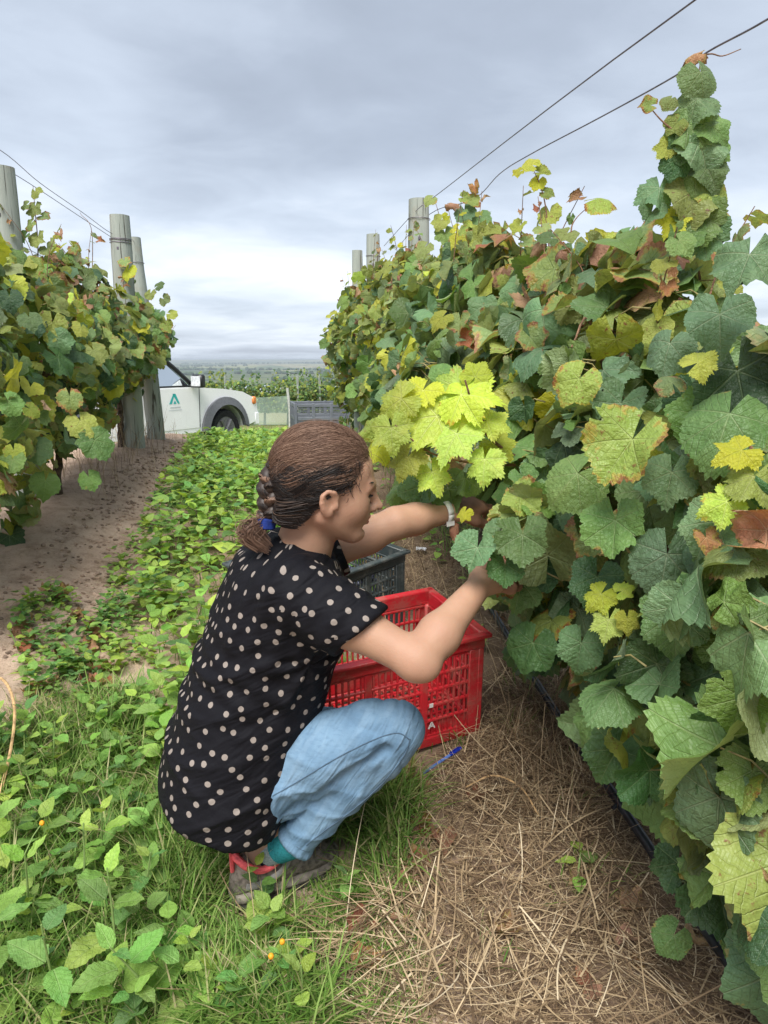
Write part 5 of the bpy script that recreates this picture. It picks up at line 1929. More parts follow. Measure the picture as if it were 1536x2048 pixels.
# ---- socks and shoes
M_SOCK = simple('teal_sock', (.03, .21, .24), .9, .1, vscale=200)
M_SOCK2 = simple('grey_sock_band', (.30, .34, .36), .9, .1, vscale=200)
M_SOCKD = simple('navy_sock', (.012, .015, .035), .9, .1, vscale=200)
M_SHOE = simple('shoe_mesh_fabric', (.25, .205, .175), .8, .25, vscale=90, var=.25, bump=.6, bscale=700)
M_SHOEG = simple('shoe_grey_panel', (.30, .28, .27), .7, .3, vscale=60, var=.2, bump=.3, bscale=500)
M_PINK = simple('shoe_coral_trim', (.78, .12, .13), .65, .3, vscale=90, var=.15)
M_SOLE = simple('shoe_rubber_sole', (.065, .058, .052), .75, .3, vscale=60, var=.3, bump=.5, bscale=300)
M_MIDS = simple('shoe_midsole', (.26, .225, .19), .7, .3, vscale=40, var=.25)


def shoe(heel, yaw, label=None):
    """walking shoe, toe along local +x from the heel"""
    c_, s2 = math.cos(yaw), math.sin(yaw)
    Rz = np.array([[c_, -s2, 0], [s2, c_, 0], [0, 0, 1.]])

    def L(x, y, z):
        return heel + Rz @ np.array([x, y, z])
    e = bpy.data.objects.new('shoe', None); COL.objects.link(e); e.parent = woman
    e.location = Vector(heel - woman_base)
    if label: e['label'] = label
    xs = np.array([0, .01, .03, .06, .10, .15, .19, .22, .245, .258, .265])
    wd = np.array([.018, .027, .033, .034, .034, .041, .045, .043, .034, .022, .008])
    tp = np.array([.070, .104, .114, .108, .108, .098, .080, .067, .057, .048, .038])
    def loft(xs, wd, z0, z1, n=20, pw=2.4, inset=0.0):
        V = []
        for x, w2, a, b in zip(xs, wd, z0, z1):
            for k in range(n):
                t = 2 * math.pi * k / n
                cy = math.copysign(abs(math.cos(t)) ** (2 / pw), math.cos(t)); sz = math.copysign(abs(math.sin(t)) ** (2 / pw), math.sin(t))
                tap = 1 - .22 * max(0, sz)
                V.append(L(x, (w2 - inset) * cy * tap, (a + b) / 2 + (b - a) / 2 * sz))
        m = len(xs)
        F = [[i * n + j, i * n + (j + 1) % n, (i + 1) * n + (j + 1) % n, (i + 1) * n + j] for i in range(m - 1) for j in range(n)]
        F += [list(range(n)), [(m - 1) * n + j for j in range(n)]]
        return np.array(V), F

    def put(name, V, F, m, lab=None):
        mb_ = MB(); mb_.add(V, F)
        o = mb_.build(name, m, loc=heel); o.parent = e; o.location = (0, 0, 0)
        return o
    z0 = np.full(11, .020) + np.array([0, 0, 0, 0, 0, 0, 0, .003, .008, .012, .015])
    put('upper', *loft(xs, wd, z0, tp), M_SHOE)
    put('midsole', *loft(xs, wd + .004, z0 - .010, z0 + .010 + .012 * (xs < .07), pw=3.2), M_MIDS)
    put('sole', *loft(xs + .001, wd + .005, z0 - .020, z0 - .006, pw=4), M_SOLE)
    # coral collar, heel tab, tongue and laces
    col = [L(x, y, z) for x, y, z in [(.006, 0, .122), (.020, -.029, .108), (.050, -.037, .088), (.085, -.036, .088), (.112, -.028, .106), (.122, 0, .118), (.112, .028, .106), (.085, .036, .088), (.050, .037, .088), (.020, .029, .108), (.006, 0, .122)]]
    mb_ = MB(); mb_.tube(smooth_path(col, 4), .0085, 8, False); o = mb_.build('collar', M_PINK, loc=heel); o.parent = e; o.location = (0, 0, 0)
    mb_ = MB(); mb_.tube([L(.004, 0, .088), L(.003, 0, .105), L(.002, 0, .120), L(.000, 0, .132)], [.013, .013, .011, .007], 8, flat=.4); o = mb_.build('heel_tab', M_PINK, loc=heel); o.parent = e; o.location = (0, 0, 0)
    mb_ = MB(); mb_.tube([L(.10, 0, .130), L(.128, 0, .113), L(.168, 0, .095), L(.19, 0, .083)], [.022, .024, .022, .014], 10, flat=.3, up=(0, 0, 1)); o = mb_.build('tongue', M_PINK, loc=heel); o.parent = e; o.location = (0, 0, 0)
    for k in range(4):
        x = .115 + k * .02; z = .122 - k * .0125
        mb_ = MB(); mb_.tube(smooth_path([L(x, -.032, z - .022), L(x + .004, -.016, z), L(x + .01, 0, z + .003), L(x + .014, .016, z), L(x + .016, .032, z - .022)], 3), .0026, 6)
        o = mb_.build('lace', M_SOLE, loc=heel); o.parent = e; o.location = (0, 0, 0)
    for s3 in (-1, 1):
        mb_ = MB()
        mb_.tube(smooth_path([L(.02, s3 * .030, .055), L(.055, s3 * .0365, .052), L(.10, s3 * .0385, .062), L(.125, s3 * .034, .085)], 4), .009, 6, flat=.35, up=Rz @ np.array([0, 1, 0]))
        o = mb_.build('side_panel', M_SHOEG, loc=heel); o.parent = e; o.location = (0, 0, 0)
    return e


shoe(heel_r, SHY, 'grey brown walking shoe with coral collar')
shoe(heel_r + HOFF, SHY)
for k in (0, 1):
    a0 = heel_r + toe_d * .060 + UP * .090 + np.array([0, .012, 0]) + HOFF * k
    a1 = CUF + LOFF[2] * k + ank_ax * .0
    for nm, f0, f1_, r_, m_ in (('sock', 0., .35, .0300, M_SOCKD), ('sock_band', .33, .62, .0325, M_SOCK2), ('sock_top', .60, 1.05, .0345, M_SOCK)):
        b_ = MB(); b_.tube([a0 + (a1 - a0) * f0, a0 + (a1 - a0) * (f0 + f1_) / 2, a0 + (a1 - a0) * f1_], r_, 16); b_.build(nm, m_, woman)

# ---- wrist bands on the far arm
M_PAPER = simple('paper_band', (.72, .71, .70), .5, .4, var=.06, vscale=80)
M_CORD = simple('black_cord', (.01, .01, .012), .6, .3)
wa = (WR_L - EL_L) / np.linalg.norm(WR_L - EL_L)
bx = np.cross(wa, UP); bx /= np.linalg.norm(bx); by = np.cross(bx, wa)


def ringpts(c, r, n=26):
    return [c + r * (math.cos(a) * bx + math.sin(a) * by) for a in np.linspace(0, 2 * math.pi, n)]


mb = MB(); V = []; n = 26
for sgn in (-1, 1):
    V += ringpts(WR_L - wa * .012 + wa * .008 * sgn, .0305, n)
F = [[j, j + 1, n + j + 1, n + j] for j in range(n - 1)]
mb.add(np.array(V), F)
band = mb.build('wristband', M_PAPER, woman); band['label'] = 'white paper wristband'
sol = band.modifiers.new('thick', 'SOLIDIFY'); sol.thickness = .0008
mb = MB(); mb.box(WR_L - wa * .012 - by * .022 - bx * -.024, (.022, .002, .012), np.stack([wa, bx, by], 1)); mb.build('band_tag', M_PAPER, band).parent = woman
mb = MB(); mb.tube(ringpts(WR_L + wa * .010, .0290), .0013, 6, False); mb.build('bracelet', M_CORD, woman)
M_GLOVE = simple('grey_watch', (.03, .03, .035), .4, .5)

# ---- hair
HR = np.array([.105, .083, .100]); HCEN = np.array([-.014, 0, .026])


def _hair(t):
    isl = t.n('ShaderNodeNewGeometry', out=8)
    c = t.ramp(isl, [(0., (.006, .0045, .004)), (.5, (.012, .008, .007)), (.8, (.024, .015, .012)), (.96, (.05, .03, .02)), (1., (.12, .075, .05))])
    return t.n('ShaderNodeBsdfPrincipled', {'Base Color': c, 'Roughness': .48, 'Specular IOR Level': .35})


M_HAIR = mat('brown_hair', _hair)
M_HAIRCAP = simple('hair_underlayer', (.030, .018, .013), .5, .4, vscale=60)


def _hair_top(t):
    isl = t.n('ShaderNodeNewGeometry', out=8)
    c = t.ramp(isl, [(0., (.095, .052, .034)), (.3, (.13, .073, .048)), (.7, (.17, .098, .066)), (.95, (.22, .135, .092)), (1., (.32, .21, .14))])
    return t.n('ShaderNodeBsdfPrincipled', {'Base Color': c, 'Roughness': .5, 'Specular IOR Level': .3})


M_HAIRTOP = mat('sky_lit_hair', _hair_top)  # paler brown strands: sky sheen on the crown painted into the hair colour
HS = SDF(HC - .2, HC + .2, .004)
HS.ell(HC + HM @ HCEN, HR * .975, HM, .01)
HS.ell(hd(-.055, 0, -.025), (.050, .058, .058), HM, .03)


def hcut(P):
    q = (P - HC) @ HM
    x, y, z = q[..., 0], np.abs(q[..., 1]), q[..., 2]
    face = -(z - 1.02 * x + np.interp(x, [-.05, .0, .04], [.040, .012, -.018]) - .10 * np.clip(y - .04, 0, 1))
    earhole = .024 - np.sqrt((x + .001) ** 2 + (z + .028) ** 2 * .6 + (np.clip(.066 - y, 0, 1)) ** 2)
    fore = np.where(z > .01, (x - .064), -1)
    return np.maximum(np.maximum(face, earhole), np.maximum(fore, -(z + .098)))


HS.cut(hcut)
HV, HQ = HS.mesh()
HV = relax(HV, HQ, 3, .5)
hloc = (HV[HQ].mean(1) - HC) @ HM
M_CAPTOP = simple('hair_underlayer_sky_lit', (.115, .064, .042), .5, .4, vscale=60)  # crown underlayer lightened to match, sky sheen painted in
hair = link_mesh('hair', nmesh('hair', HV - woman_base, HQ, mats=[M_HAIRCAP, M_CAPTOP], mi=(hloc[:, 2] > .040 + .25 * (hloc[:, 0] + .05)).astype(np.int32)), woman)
hair['label'] = 'brown hair drawn back into a short braid'
HT = BVHTree.FromPolygons([Vector(v) for v in HV], [tuple(q) for q in HQ.tolist()])
BR0 = np.array([-.104, -.010, .010])
rh = np.random.default_rng(77)


def strand_tubes(paths, r_, name, m_, parent):
    """(n, k, 3) paths as thin three-sided tubes"""
    P = np.asarray(paths); n, k, _ = P.shape
    T = np.gradient(P, axis=1); T /= np.linalg.norm(T, axis=2, keepdims=True) + 1e-9
    A = np.cross(T, np.array([.3, .2, .93])); A /= np.linalg.norm(A, axis=2, keepdims=True) + 1e-9
    Bn = np.cross(T, A)
    R_ = np.broadcast_to(np.asarray(r_), (n,))[:, None, None] * np.interp(np.linspace(0, 1, k), [0, .1, .8, 1], [.6, 1, 1, .4])[None, :, None]
    V = np.stack([P + R_ * (math.cos(a) * A + math.sin(a) * Bn) for a in (0, 2.094, 4.189)], 2)
    base = (np.arange(n)[:, None, None] * k + np.arange(k - 1)[None, :, None]) * 3
    j = np.arange(3)[None, None]
    Q = np.stack([base + j, base + (j + 1) % 3, base + 3 + (j + 1) % 3, base + 3 + j], -1).reshape(-1, 4)
    me = nmesh(name, V.reshape(-1, 3) - woman_base, Q, mats=[m_])
    o = link_mesh(name, me, parent)
    o['kind'] = 'stuff'
    return o


def head_strands(n, zmin, zmax, seed, wavy, nlock=64):
    """strands gathered into locks, each sweeping from the hairline back to the braid"""
    r = np.random.default_rng(seed)
    locks = []
    while len(locks) < nlock:
        side = -1 if r.random() < .68 else 1
        y = side * abs(r.normal()) * .040
        z = r.uniform(zmin, zmax)
        x = (z - .010) / 1.02 - .10 * max(abs(y) - .04, 0) - r.random() ** 2 * .045
        q = (np.array([min(x, .066), y, z]) - HCEN) / HR
        rem = 1 - q[0] ** 2 - q[2] ** 2
        if rem > .02:
            q[1] = side * math.sqrt(rem) * min(1, .35 + r.random())
        if np.linalg.norm(q) < 1e-3:
            continue
        locks.append((q / np.linalg.norm(q), r.normal(size=2) * [.010, .016], r.uniform(.0, .045), r.uniform(5, 11), r.uniform(0, 6.28), r.uniform(.5, 1.3)))
    k = 18; tt_ = np.linspace(0, 1, k); out = []
    while len(out) < n:
        q0, eo, lf, fr, ph, am = locks[r.integers(nlock)]
        q = q0 + r.normal(size=3) * .050; q /= np.linalg.norm(q)
        e_ = (BR0 + np.array([0, eo[0] + r.normal() * .004, eo[1] + r.normal() * .005]) - HCEN) / HR; e_ /= np.linalg.norm(e_)
        om = math.acos(float(np.clip(q @ e_, -1, 1)))
        if om < .3:
            continue
        pth = (np.sin((1 - tt_) * om)[:, None] * q + np.sin(tt_ * om)[:, None] * e_) / math.sin(om)
        pth[:, 2] -= .12 * np.sin(tt_ * math.pi) * (abs(q[1]) > .3)
        pth /= np.linalg.norm(pth, axis=1, keepdims=True)
        rad = r.random()
        lift = 1.0 + (lf + .022 * rad) * np.sin(np.clip(tt_ * 1.15, 0, 1) * math.pi) ** .6 + .010 * am * wavy * np.sin(tt_ * fr + ph)
        P = pth * HR * lift[:, None] + HCEN
        P[:, 2] += .0042 * am * wavy * np.sin(tt_ * fr * 1.4 + ph * 1.7)
        P += r.normal(size=3) * .0009
        out.append(HC + P @ HM.T)
    return np.array(out)


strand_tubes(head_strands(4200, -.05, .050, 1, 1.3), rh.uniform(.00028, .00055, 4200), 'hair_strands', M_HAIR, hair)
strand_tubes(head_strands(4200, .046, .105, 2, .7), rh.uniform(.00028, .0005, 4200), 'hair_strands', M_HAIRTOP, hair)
# lower strands from behind the ear to the nape
out = []
for k in range(420):
    t0 = rh.random()
    q = np.array([-.01 - .05 * t0 + rh.normal() * .006, -.080 + .02 * t0, -.005 - .075 * t0])
    if rh.random() < .25:
        q[1] *= -1
    e_ = BR0 + np.array([.004, rh.normal() * .01, -.03 - .03 * rh.random()])
    tt_ = np.linspace(0, 1, 12)[:, None]
    P = q * (1 - tt_) + e_ * tt_
    P[:, 1] += np.sign(q[1]) * .012 * np.sin(tt_[:, 0] * math.pi); P[:, 2] -= .010 * np.sin(tt_[:, 0] * math.pi)
    P[:, 0] -= .030 * np.sin(tt_[:, 0] * math.pi) * (1 - t0 * .5)
    out.append(HC + P @ HM.T)
strand_tubes(np.array(out), .0009, 'hair_strands', M_HAIR, hair)
# loose curls at the temple, wisps over the brow and neck
out = []
for k in range(80):
    q = np.array([rh.uniform(.022, .052), -rh.uniform(.052, .076), rh.uniform(.020, .070)])
    d_ = np.array([rh.uniform(-.02, .012), rh.uniform(-.012, .002), -rh.uniform(.012, .035)])
    tt_ = np.linspace(0, 1, 14)
    fr, am, ph = rh.uniform(5, 12), rh.uniform(.002, .006), rh.uniform(0, 6)
    P = q + tt_[:, None] * d_ + am * np.stack([np.sin(tt_ * fr + ph), np.cos(tt_ * fr + ph) * .6, np.sin(tt_ * fr * .7)], 1) * np.sqrt(tt_)[:, None]
    out.append(HC + P @ HM.T)
strand_tubes(np.array(out), .0006, 'hair_wisps', M_HAIR, hair)
out = []
for k in range(14):
    q = np.array([rh.uniform(.02, .085), -rh.uniform(.02, .07), rh.uniform(.02, .09)])
    d_ = np.array([rh.uniform(.0, .035), -rh.uniform(0, .012), -rh.uniform(.02, .075)])
    tt_ = np.linspace(0, 1, 14)
    P = q + tt_[:, None] * d_ + np.stack([.018 * np.sin(tt_ * 3.1), -.006 * np.sin(tt_ * 5), .006 * np.sin(tt_ * 6)], 1)
    out.append(HC + P @ HM.T)
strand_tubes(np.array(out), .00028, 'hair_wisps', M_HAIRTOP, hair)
out = []
for k in range(120):                                          # flyaways round the crown
    a = rh.uniform(.2, 2.9); b = rh.normal() * .5
    q = np.array([math.cos(a) * math.cos(b), -math.sin(b), math.sin(a) * math.cos(b)])
    if q[2] < .2:
        continue
    tg = np.array([-q[2], rh.normal() * .25, q[0]]); tg /= np.linalg.norm(tg)
    tt_ = np.linspace(0, 1, 12); ln_ = rh.uniform(.03, .08)
    P = (q * HR * 1.01 + HCEN)[None] + tt_[:, None] * tg * ln_ - (tt_ ** 2)[:, None] * q * HR * ln_ * 2.6 + np.sin(tt_ * math.pi)[:, None] * q * rh.uniform(.002, .009)
    out.append(HC + P @ HM.T)
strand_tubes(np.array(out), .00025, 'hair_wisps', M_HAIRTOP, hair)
# braid: three woven tresses, blue tie, short tail
bp_ = smooth_path([hd(-.096, -.008, .035), hd(-.110, -.014, .0), hd(-.108, -.018, -.040), hd(-.108, -.020, -.076)], 10)
L_ = len(bp_)
for s3 in range(3):
    ph = s3 * 2 * math.pi / 3
    t_ = np.linspace(0, 1, L_)
    lt_ = HM[:, 1] * .55 - HM[:, 0] * .83; dp_ = HM[:, 1] * .83 + HM[:, 0] * .55
    ct = bp_ + np.outer(np.sin(t_ * 9 + ph) * .012, lt_) + np.outer(np.sin(2 * (t_ * 9 + ph)) * .008, dp_)
    w3 = np.interp(t_, [0, .3, 1], [.018, .019, .013])
    m_ = MB(); m_.tube(ct, w3 * .8, 10); m_.build('tress', M_HAIRCAP, hair)
    outs = []
    for k in range(130):
        a = rh.uniform(0, 6.28); f_ = w3 * .84
        outs.append(ct + np.outer(np.cos(a + t_ * 2) * f_, HM[:, 1]) + np.outer(np.sin(a + t_ * 2) * f_, HM[:, 0]))
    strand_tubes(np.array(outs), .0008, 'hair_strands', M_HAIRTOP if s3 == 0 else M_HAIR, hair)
M_TIE = simple('blue_hair_tie', (.012, .030, .165), .75, .2, vscale=120)
tiec = hd(-.110, -.020, -.082)
tdir = (bp_[-1] - bp_[-4]) / np.linalg.norm(bp_[-1] - bp_[-4])
mb = MB()
for k in range(4):
    c_ = tiec + tdir * (.0045 * k - .008)
    a1_ = HM[:, 1]; a2_ = np.cross(tdir, a1_)
    mb.tube([c_ + .0155 * (math.cos(a) * a1_ + math.sin(a) * a2_) for a in np.linspace(0, 2 * math.pi, 18)], .0042, 7, False)
mb.build('hair_tie', M_TIE, woman)
outs = []
tl = [tiec, hd(-.132, -.024, -.092), hd(-.140, -.030, -.108), hd(-.118, -.036, -.126)]
for k in range(420):
    o3 = rh.normal(size=3) * .006
    P = smooth_path([tl[0] + o3 * .6, tl[1] + o3 * 1.7, tl[2] + o3 * 1.6, tl[3] + o3 * 1.2 + np.array([.01, 0, 0]) * rh.random()], 4)
    outs.append(P)
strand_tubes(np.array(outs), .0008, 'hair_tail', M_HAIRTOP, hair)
# brows and lashes
outs = []
for q in (-1,):
    for k in range(40):
        f_ = rh.random()
        p = np.array([.0890 - .014 * f_ ** 2, q * (.018 + .032 * f_), .0215 + .004 * math.sin(f_ * 2.4)])
        outs.append([HC + HM @ (p + np.array([.001, q * .007 * g, .0018 * (1 - g)])) for g in np.linspace(0, 1, 5)])
    for k in range(40):
        f_ = rh.random()
        p = np.array([.0855 - .008 * f_ ** 2, q * (.021 + .023 * f_), -.0005 - .002 * f_])
        outs.append([HC + HM @ (p + np.array([.0065 * g, q * .0025 * g, -.0035 * g + .003 * g * g])) for g in np.linspace(0, 1, 5)])
strand_tubes(np.array(outs), .00042, 'brow_lash', M_HAIR, hair)

# ------------------------------------------------------------------ weeds, grass, straw
def inside(poly, x, y):
    c = np.zeros(len(x), bool); n = len(poly)
    for i in range(n):
        x0, y0 = poly[i][:2]; x1, y1 = poly[(i + 1) % n][:2]
        hit = ((y0 > y) != (y1 > y)) & (x < (x1 - x0) * (y - y0) / ((y1 - y0) + 1e-12) + x0)
        c ^= hit
    return c


def area(pix):
    return [G(a, b) for a, b in pix]


def sample_area(poly, n, r, keep=None):
    P = np.array([p[:2] for p in poly]); lo = P.min(0); hi = P.max(0)
    out = []
    while len(out) < n:
        x = r.uniform(lo[0], hi[0], n * 3); y = r.uniform(lo[1], hi[1], n * 3)
        k = inside(poly, x, y)
        if keep is not None:
            k &= keep(x, y, r)
        out += list(zip(x[k], y[k]))
        if not k.any() and len(out) == 0:
            break
    return np.array(out[:n])


def blades(name, pos, az, length, width, lean, curl, mats, parent=None, K=5, z0=0.0, mi=None, taper=True, side=None):
    """curved ribbons rooted at pos; lean from upright, curl = extra bend along the blade"""
    n = len(pos)
    t = np.linspace(0, 1, K + 1)
    ang = lean[:, None] + curl[:, None] * t[None]
    dl = length[:, None] / K
    hx_ = np.concatenate([np.zeros((n, 1)), np.cumsum(np.sin(ang[:, :-1]) * dl, 1)], 1)
    hz_ = np.concatenate([np.zeros((n, 1)), np.cumsum(np.cos(ang[:, :-1]) * dl, 1)], 1)
    d = np.stack([np.cos(az), np.sin(az)], 1); sd_ = np.stack([-np.sin(az), np.cos(az)], 1)
    C = np.empty((n, K + 1, 3))
    C[..., :2] = pos[:, None, :2] + d[:, None] * hx_[..., None]
    if side is not None:
        C[..., :2] += sd_[:, None] * (side[:, None] * length[:, None] * t[None] ** 2)[..., None]
    C[..., 2] = pos[:, 2][:, None] + hz_ + z0
    wt = (width[:, None] / 2) * (np.interp(t, [0, .25, .7, 1], [.75, 1, .7, .08]) if taper else np.interp(t, [0, 1], [1, .7]))[None]
    off = np.zeros((n, K + 1, 3)); off[..., :2] = sd_[:, None] * wt[..., None]
    V = np.stack([C - off, C + off], 2).reshape(-1, 3)
    b = (np.arange(n)[:, None] * (K + 1) + np.arange(K)[None]) * 2
    Q = np.stack([b, b + 1, b + 3, b + 2], -1).reshape(-1, 4)
    uv = np.tile(np.stack([np.repeat(t, 2), np.tile([0, 1], K + 1)], 1), (n, 1))
    me = nmesh(name, V, Q, uvs={'uv': uv}, mats=mats)
    o = link_mesh(name, me, parent)
    return o


def weed_leaf(seed, n=7, wid=.42, droop=.4, teeth=.06, cols=(-1, -.5, 0, .5, 1)):
    """ovate toothed blade: base at the origin, tip +Y, unit length"""
    r = np.random.default_rng(seed)
    ys = np.linspace(0, 1, n + 1)
    prof = np.sin(np.clip(ys, 0, 1) ** .72 * math.pi) ** .85 * wid
    prof[0] = .02; prof[-1] = .004
    V = []; S_ = []; E_ = []
    for i, y in enumerate(ys):
        tt = prof[i] * (1 + teeth * (1 if i % 2 else -1))
        for sx in cols:
            x = sx * tt
            z = .18 * abs(x) - droop * y * y * .5 + .03 * math.sin(y * 14 + r.uniform(0, 1)) * abs(sx)
            V.append((x, y, z)); S_.append((y, abs(x))); E_.append((max(abs(sx), y ** 3),) * 2)
    F = []
    for i in range(n):
        nc = len(cols)
        for j in range(nc - 1):
            a = i * nc + j
            F.append([a, a + 1, a + nc + 1, a + nc])
    V = np.array(V)
    return V, [], F, V[:, :2] * 1.0, np.array(S_), np.array(E_)


WL = [weed_leaf(k, 16, .27 + .04 * (k % 3), .15 + .3 * (k % 4), .055) for k in range(6)]
WLOW = [weed_leaf(20 + k, 6, .34 + .04 * k, .3 + .3 * k, .0, (-1, 0, 1)) for k in range(3)]
WLM = [nmesh('weed_blade', v[0], [v[2]], uvs={'uv': v[3], 'vein': v[4], 'edge': v[5]}, mats=[WEED]) for v in WL]


def plant_leaves(base, h_, nodes, size, r, spread=1.0, lean=None):
    """opposite pairs up a stem; returns positions, frames, sizes, stem path"""
    lean = lean if lean is not None else r.normal(size=2) * .18
    pos = []; tip = []; nrm = []; sc = []
    top = base + np.array([lean[0] * h_, lean[1] * h_, h_])
    a0 = r.uniform(0, 6.28)
    for k in range(nodes):
        f_ = (k + .6) / nodes
        p = base + (top - base) * f_ ** .9
        s = size * np.interp(f_, [0, .35, .8, 1], [.75, 1.0, .85, .5])
        for q in (0, 1):
            a = a0 + k * 1.571 + q * math.pi + r.normal() * .25
            el = np.interp(f_, [0, .6, 1], [.05, .3, .9]) + r.normal() * .18
            d = np.array([math.cos(a) * math.cos(el), math.sin(a) * math.cos(el), math.sin(el)])
            n_ = np.array([-math.cos(a) * math.sin(el), -math.sin(a) * math.sin(el), math.cos(el)]) + r.normal(size=3) * .16
            pos.append(p + d * s * .18); tip.append(d); nrm.append(n_); sc.append(s * r.uniform(.8, 1.2))
    return np.array(pos), frames(np.array(tip), np.array(nrm)), np.array(sc), [base, (base + top) / 2 + r.normal(size=3) * .004, top]


def weed_plant(x, y, h_, nodes, size, label, group, seed, mats=('WEED',), flowers=0, lean=None):
    r = np.random.default_rng(seed)
    base = at_ground(x, y)
    e = empty('weed_plant', base)
    tag(e, label, 'weed', group)
    P, R, sc, st = plant_leaves(base, h_, nodes, size, r, lean=lean)
    s_ = MB(); s_.tube(smooth_path(st, 4), np.linspace(.0032, .0016, 9), 6); s_.build('stem', M_WSTEM, e)
    for k in range(len(P)):
        o = bpy.data.objects.new('leaf', WLM[r.integers(6)]); COL.objects.link(o); o.parent = e
        M = Matrix.Identity(4)
        for a in range(3):
            for b in range(3):
                M[a][b] = float(R[k][a, b] * sc[k])
            M[a][3] = float(P[k][a] - base[a])
        o.matrix_basis = M
        o.material_slots[0].link = 'OBJECT'
        o.material_slots[0].material = {'WEED': WEED, 'WEED2': WEED2, 'WEED3': WEED3}[mats[r.integers(len(mats))]]
    for k in range(flowers):
        f_ = MB(); q = st[-1] + r.normal(size=3) * [.02, .02, .008] + [0, 0, .03]
        f_.ball(q, (.0055, .0055, .006), 8, 6); f_.build('flower_head', M_FLOWER, e)
        f_ = MB(); f_.tube([st[-1], (st[-1] + q) / 2 + [0, 0, .006], q], .0011, 5, False); f_.build('flower_stalk', M_WSTEM, e)
    return e


M_FLOWER = simple('orange_flower_head', (.75, .33, .02), .6, .3, vscale=300)
rw = np.random.default_rng(42)
# foreground weeds one can pick out
GW = 'broad-leaved weeds in the foreground'
fg = [
    (235, 1960, .26, 4, .105, 'largest toothed-leaf weed at the bottom edge below the shoe', ('WEED', 'WEED2'), 0, None),
    (60, 1890, .24, 4, .085, 'broad-leaved weed with an orange bud in the lower corner', ('WEED',), 1, None),
    (30, 1760, .24, 4, .080, 'weed with one broad bright leaf at the picture edge above the orange bud', ('WEED2', 'WEED'), 0, None),
    (205, 1770, .20, 4, .080, 'weed with long pointed leaves between the orange bud and the shirt hem', ('WEED2', 'WEED'), 0, None),
    (130, 2040, .24, 3, .095, 'weed with drooping leaves cut by the bottom edge', ('WEED3', 'WEED'), 0, None),
    (545, 2010, .12, 4, .050, 'small weed with two orange flower heads on the grass below the shoe', ('WEED3', 'WEED'), 2, None),
    (600, 2060, .14, 3, .065, 'narrow upright weed at the bottom edge beside the straw', ('WEED2',), 0, None),
    (700, 1800, .10, 3, .045, 'small weed growing against the toe of the walking shoe', ('WEED', 'WEED3'), 0, None),
    (1155, 1770, .07, 3, .060, 'lone weed seedling standing in the straw below the drip hose', ('WEED', 'WEED2'), 0, None),
    (180, 1660, .16, 4, .065, 'weed with grey green leaves beside the shirt hem', ('WEED3', 'WEED'), 0, None),
    (270, 1590, .18, 4, .065, 'leafy weed touching the back of the shirt', ('WEED', 'WEED3'), 0, None),
    (150, 1350, .10, 3, .045, 'young weed on the bare soil among brown fallen leaves', ('WEED2',), 0, None),
    (40, 1310, .09, 3, .040, 'seedling on bare soil at the picture edge', ('WEED2',), 0, None),
]
fg += [
    (330, 2050, .22, 5, .090, 'leafy weed at the bottom edge right of the largest toothed-leaf weed', ('WEED', 'WEED3'), 0, None),
    (150, 1850, .22, 5, .075, 'dense weed right of the orange bud in the lower corner', ('WEED', 'WEED3', 'WEED2'), 0, None),
    (20, 2000, .24, 5, .085, 'broad-leaved weed filling the bottom corner', ('WEED', 'WEED3'), 0, None),
    (290, 1850, .18, 4, .070, 'weed halfway between the corner and the walking shoe', ('WEED3', 'WEED2'), 0, None),
    (110, 1560, .18, 5, .070, 'leafy weed beside the curved dry cane', ('WEED', 'WEED2'), 0, None),
    (210, 1500, .17, 5, .065, 'leafy weed on the grass between the dry cane and the shirt', ('WEED', 'WEED3'), 0, None),
    (60, 1690, .15, 4, .060, 'low weed below the curved dry cane', ('WEED3', 'WEED'), 0, None),
    (410, 1960, .13, 4, .055, 'small weed on the grass left of the two orange flower heads', ('WEED', 'WEED2'), 0, None),
]
for k, (px, py, h_, nd_, sz, lb, ms, fl_, ln) in enumerate(fg):
    sz *= .86
    q = G(px, py)
    weed_plant(q[0], q[1], h_, nd_, sz, lb, GW, 700 + k, ms, fl_, ln)

strip = area([(548, 868), (470, 868), (430, 890), (385, 940), (345, 1010), (310, 1090), (275, 1180), (262, 1270), (330, 1350), (290, 1470), (330, 1560), (480, 1640), (700, 1400), (760, 1180), (720, 980), (640, 880)])
lowl = area([(-60, 1500), (120, 1480), (260, 1400), (340, 1480), (400, 1600), (480, 1700), (560, 1820), (600, 2100), (-120, 2100)])
fringe = area([(400, 880), (330, 960), (290, 1040), (230, 1130), (190, 1220), (200, 1330), (330, 1350), (270, 1270), (285, 1180), (320, 1090), (355, 1010), (440, 890)])
young = area([(20, 1230), (110, 1180), (200, 1230), (250, 1330), (200, 1420), (60, 1400)])


def clear_of_shoe(x, y, r):
    out = np.ones(len(x), bool)
    for h_ in (heel_r, heel_r + HOFF):
        t_ = np.clip((x - h_[0]) * toe_d[0] + (y - h_[1]) * toe_d[1], 0, .27)
        out &= np.hypot(x - h_[0] - t_ * toe_d[0], y - h_[1] - t_ * toe_d[1]) > .058
    for c_, yw, (lx, ly) in ((rc, math.radians(25), (.54, .33)), (gc, math.radians(44), (.55, .36))):   # nothing grows through the crates
        a_ = (x - c_[0]) * math.cos(yw) + (y - c_[1]) * math.sin(yw); b_ = -(x - c_[0]) * math.sin(yw) + (y - c_[1]) * math.cos(yw)
        out &= ~((a_ > -lx - .05) & (a_ < .03) & (b_ > -.03) & (b_ < ly + .05))
    return out


def clear_front(x, y, r):
    return ~((x > -.42) & (x < .0) & (y > 1.20) & (y < 1.60)) & clear_of_shoe(x, y, r)


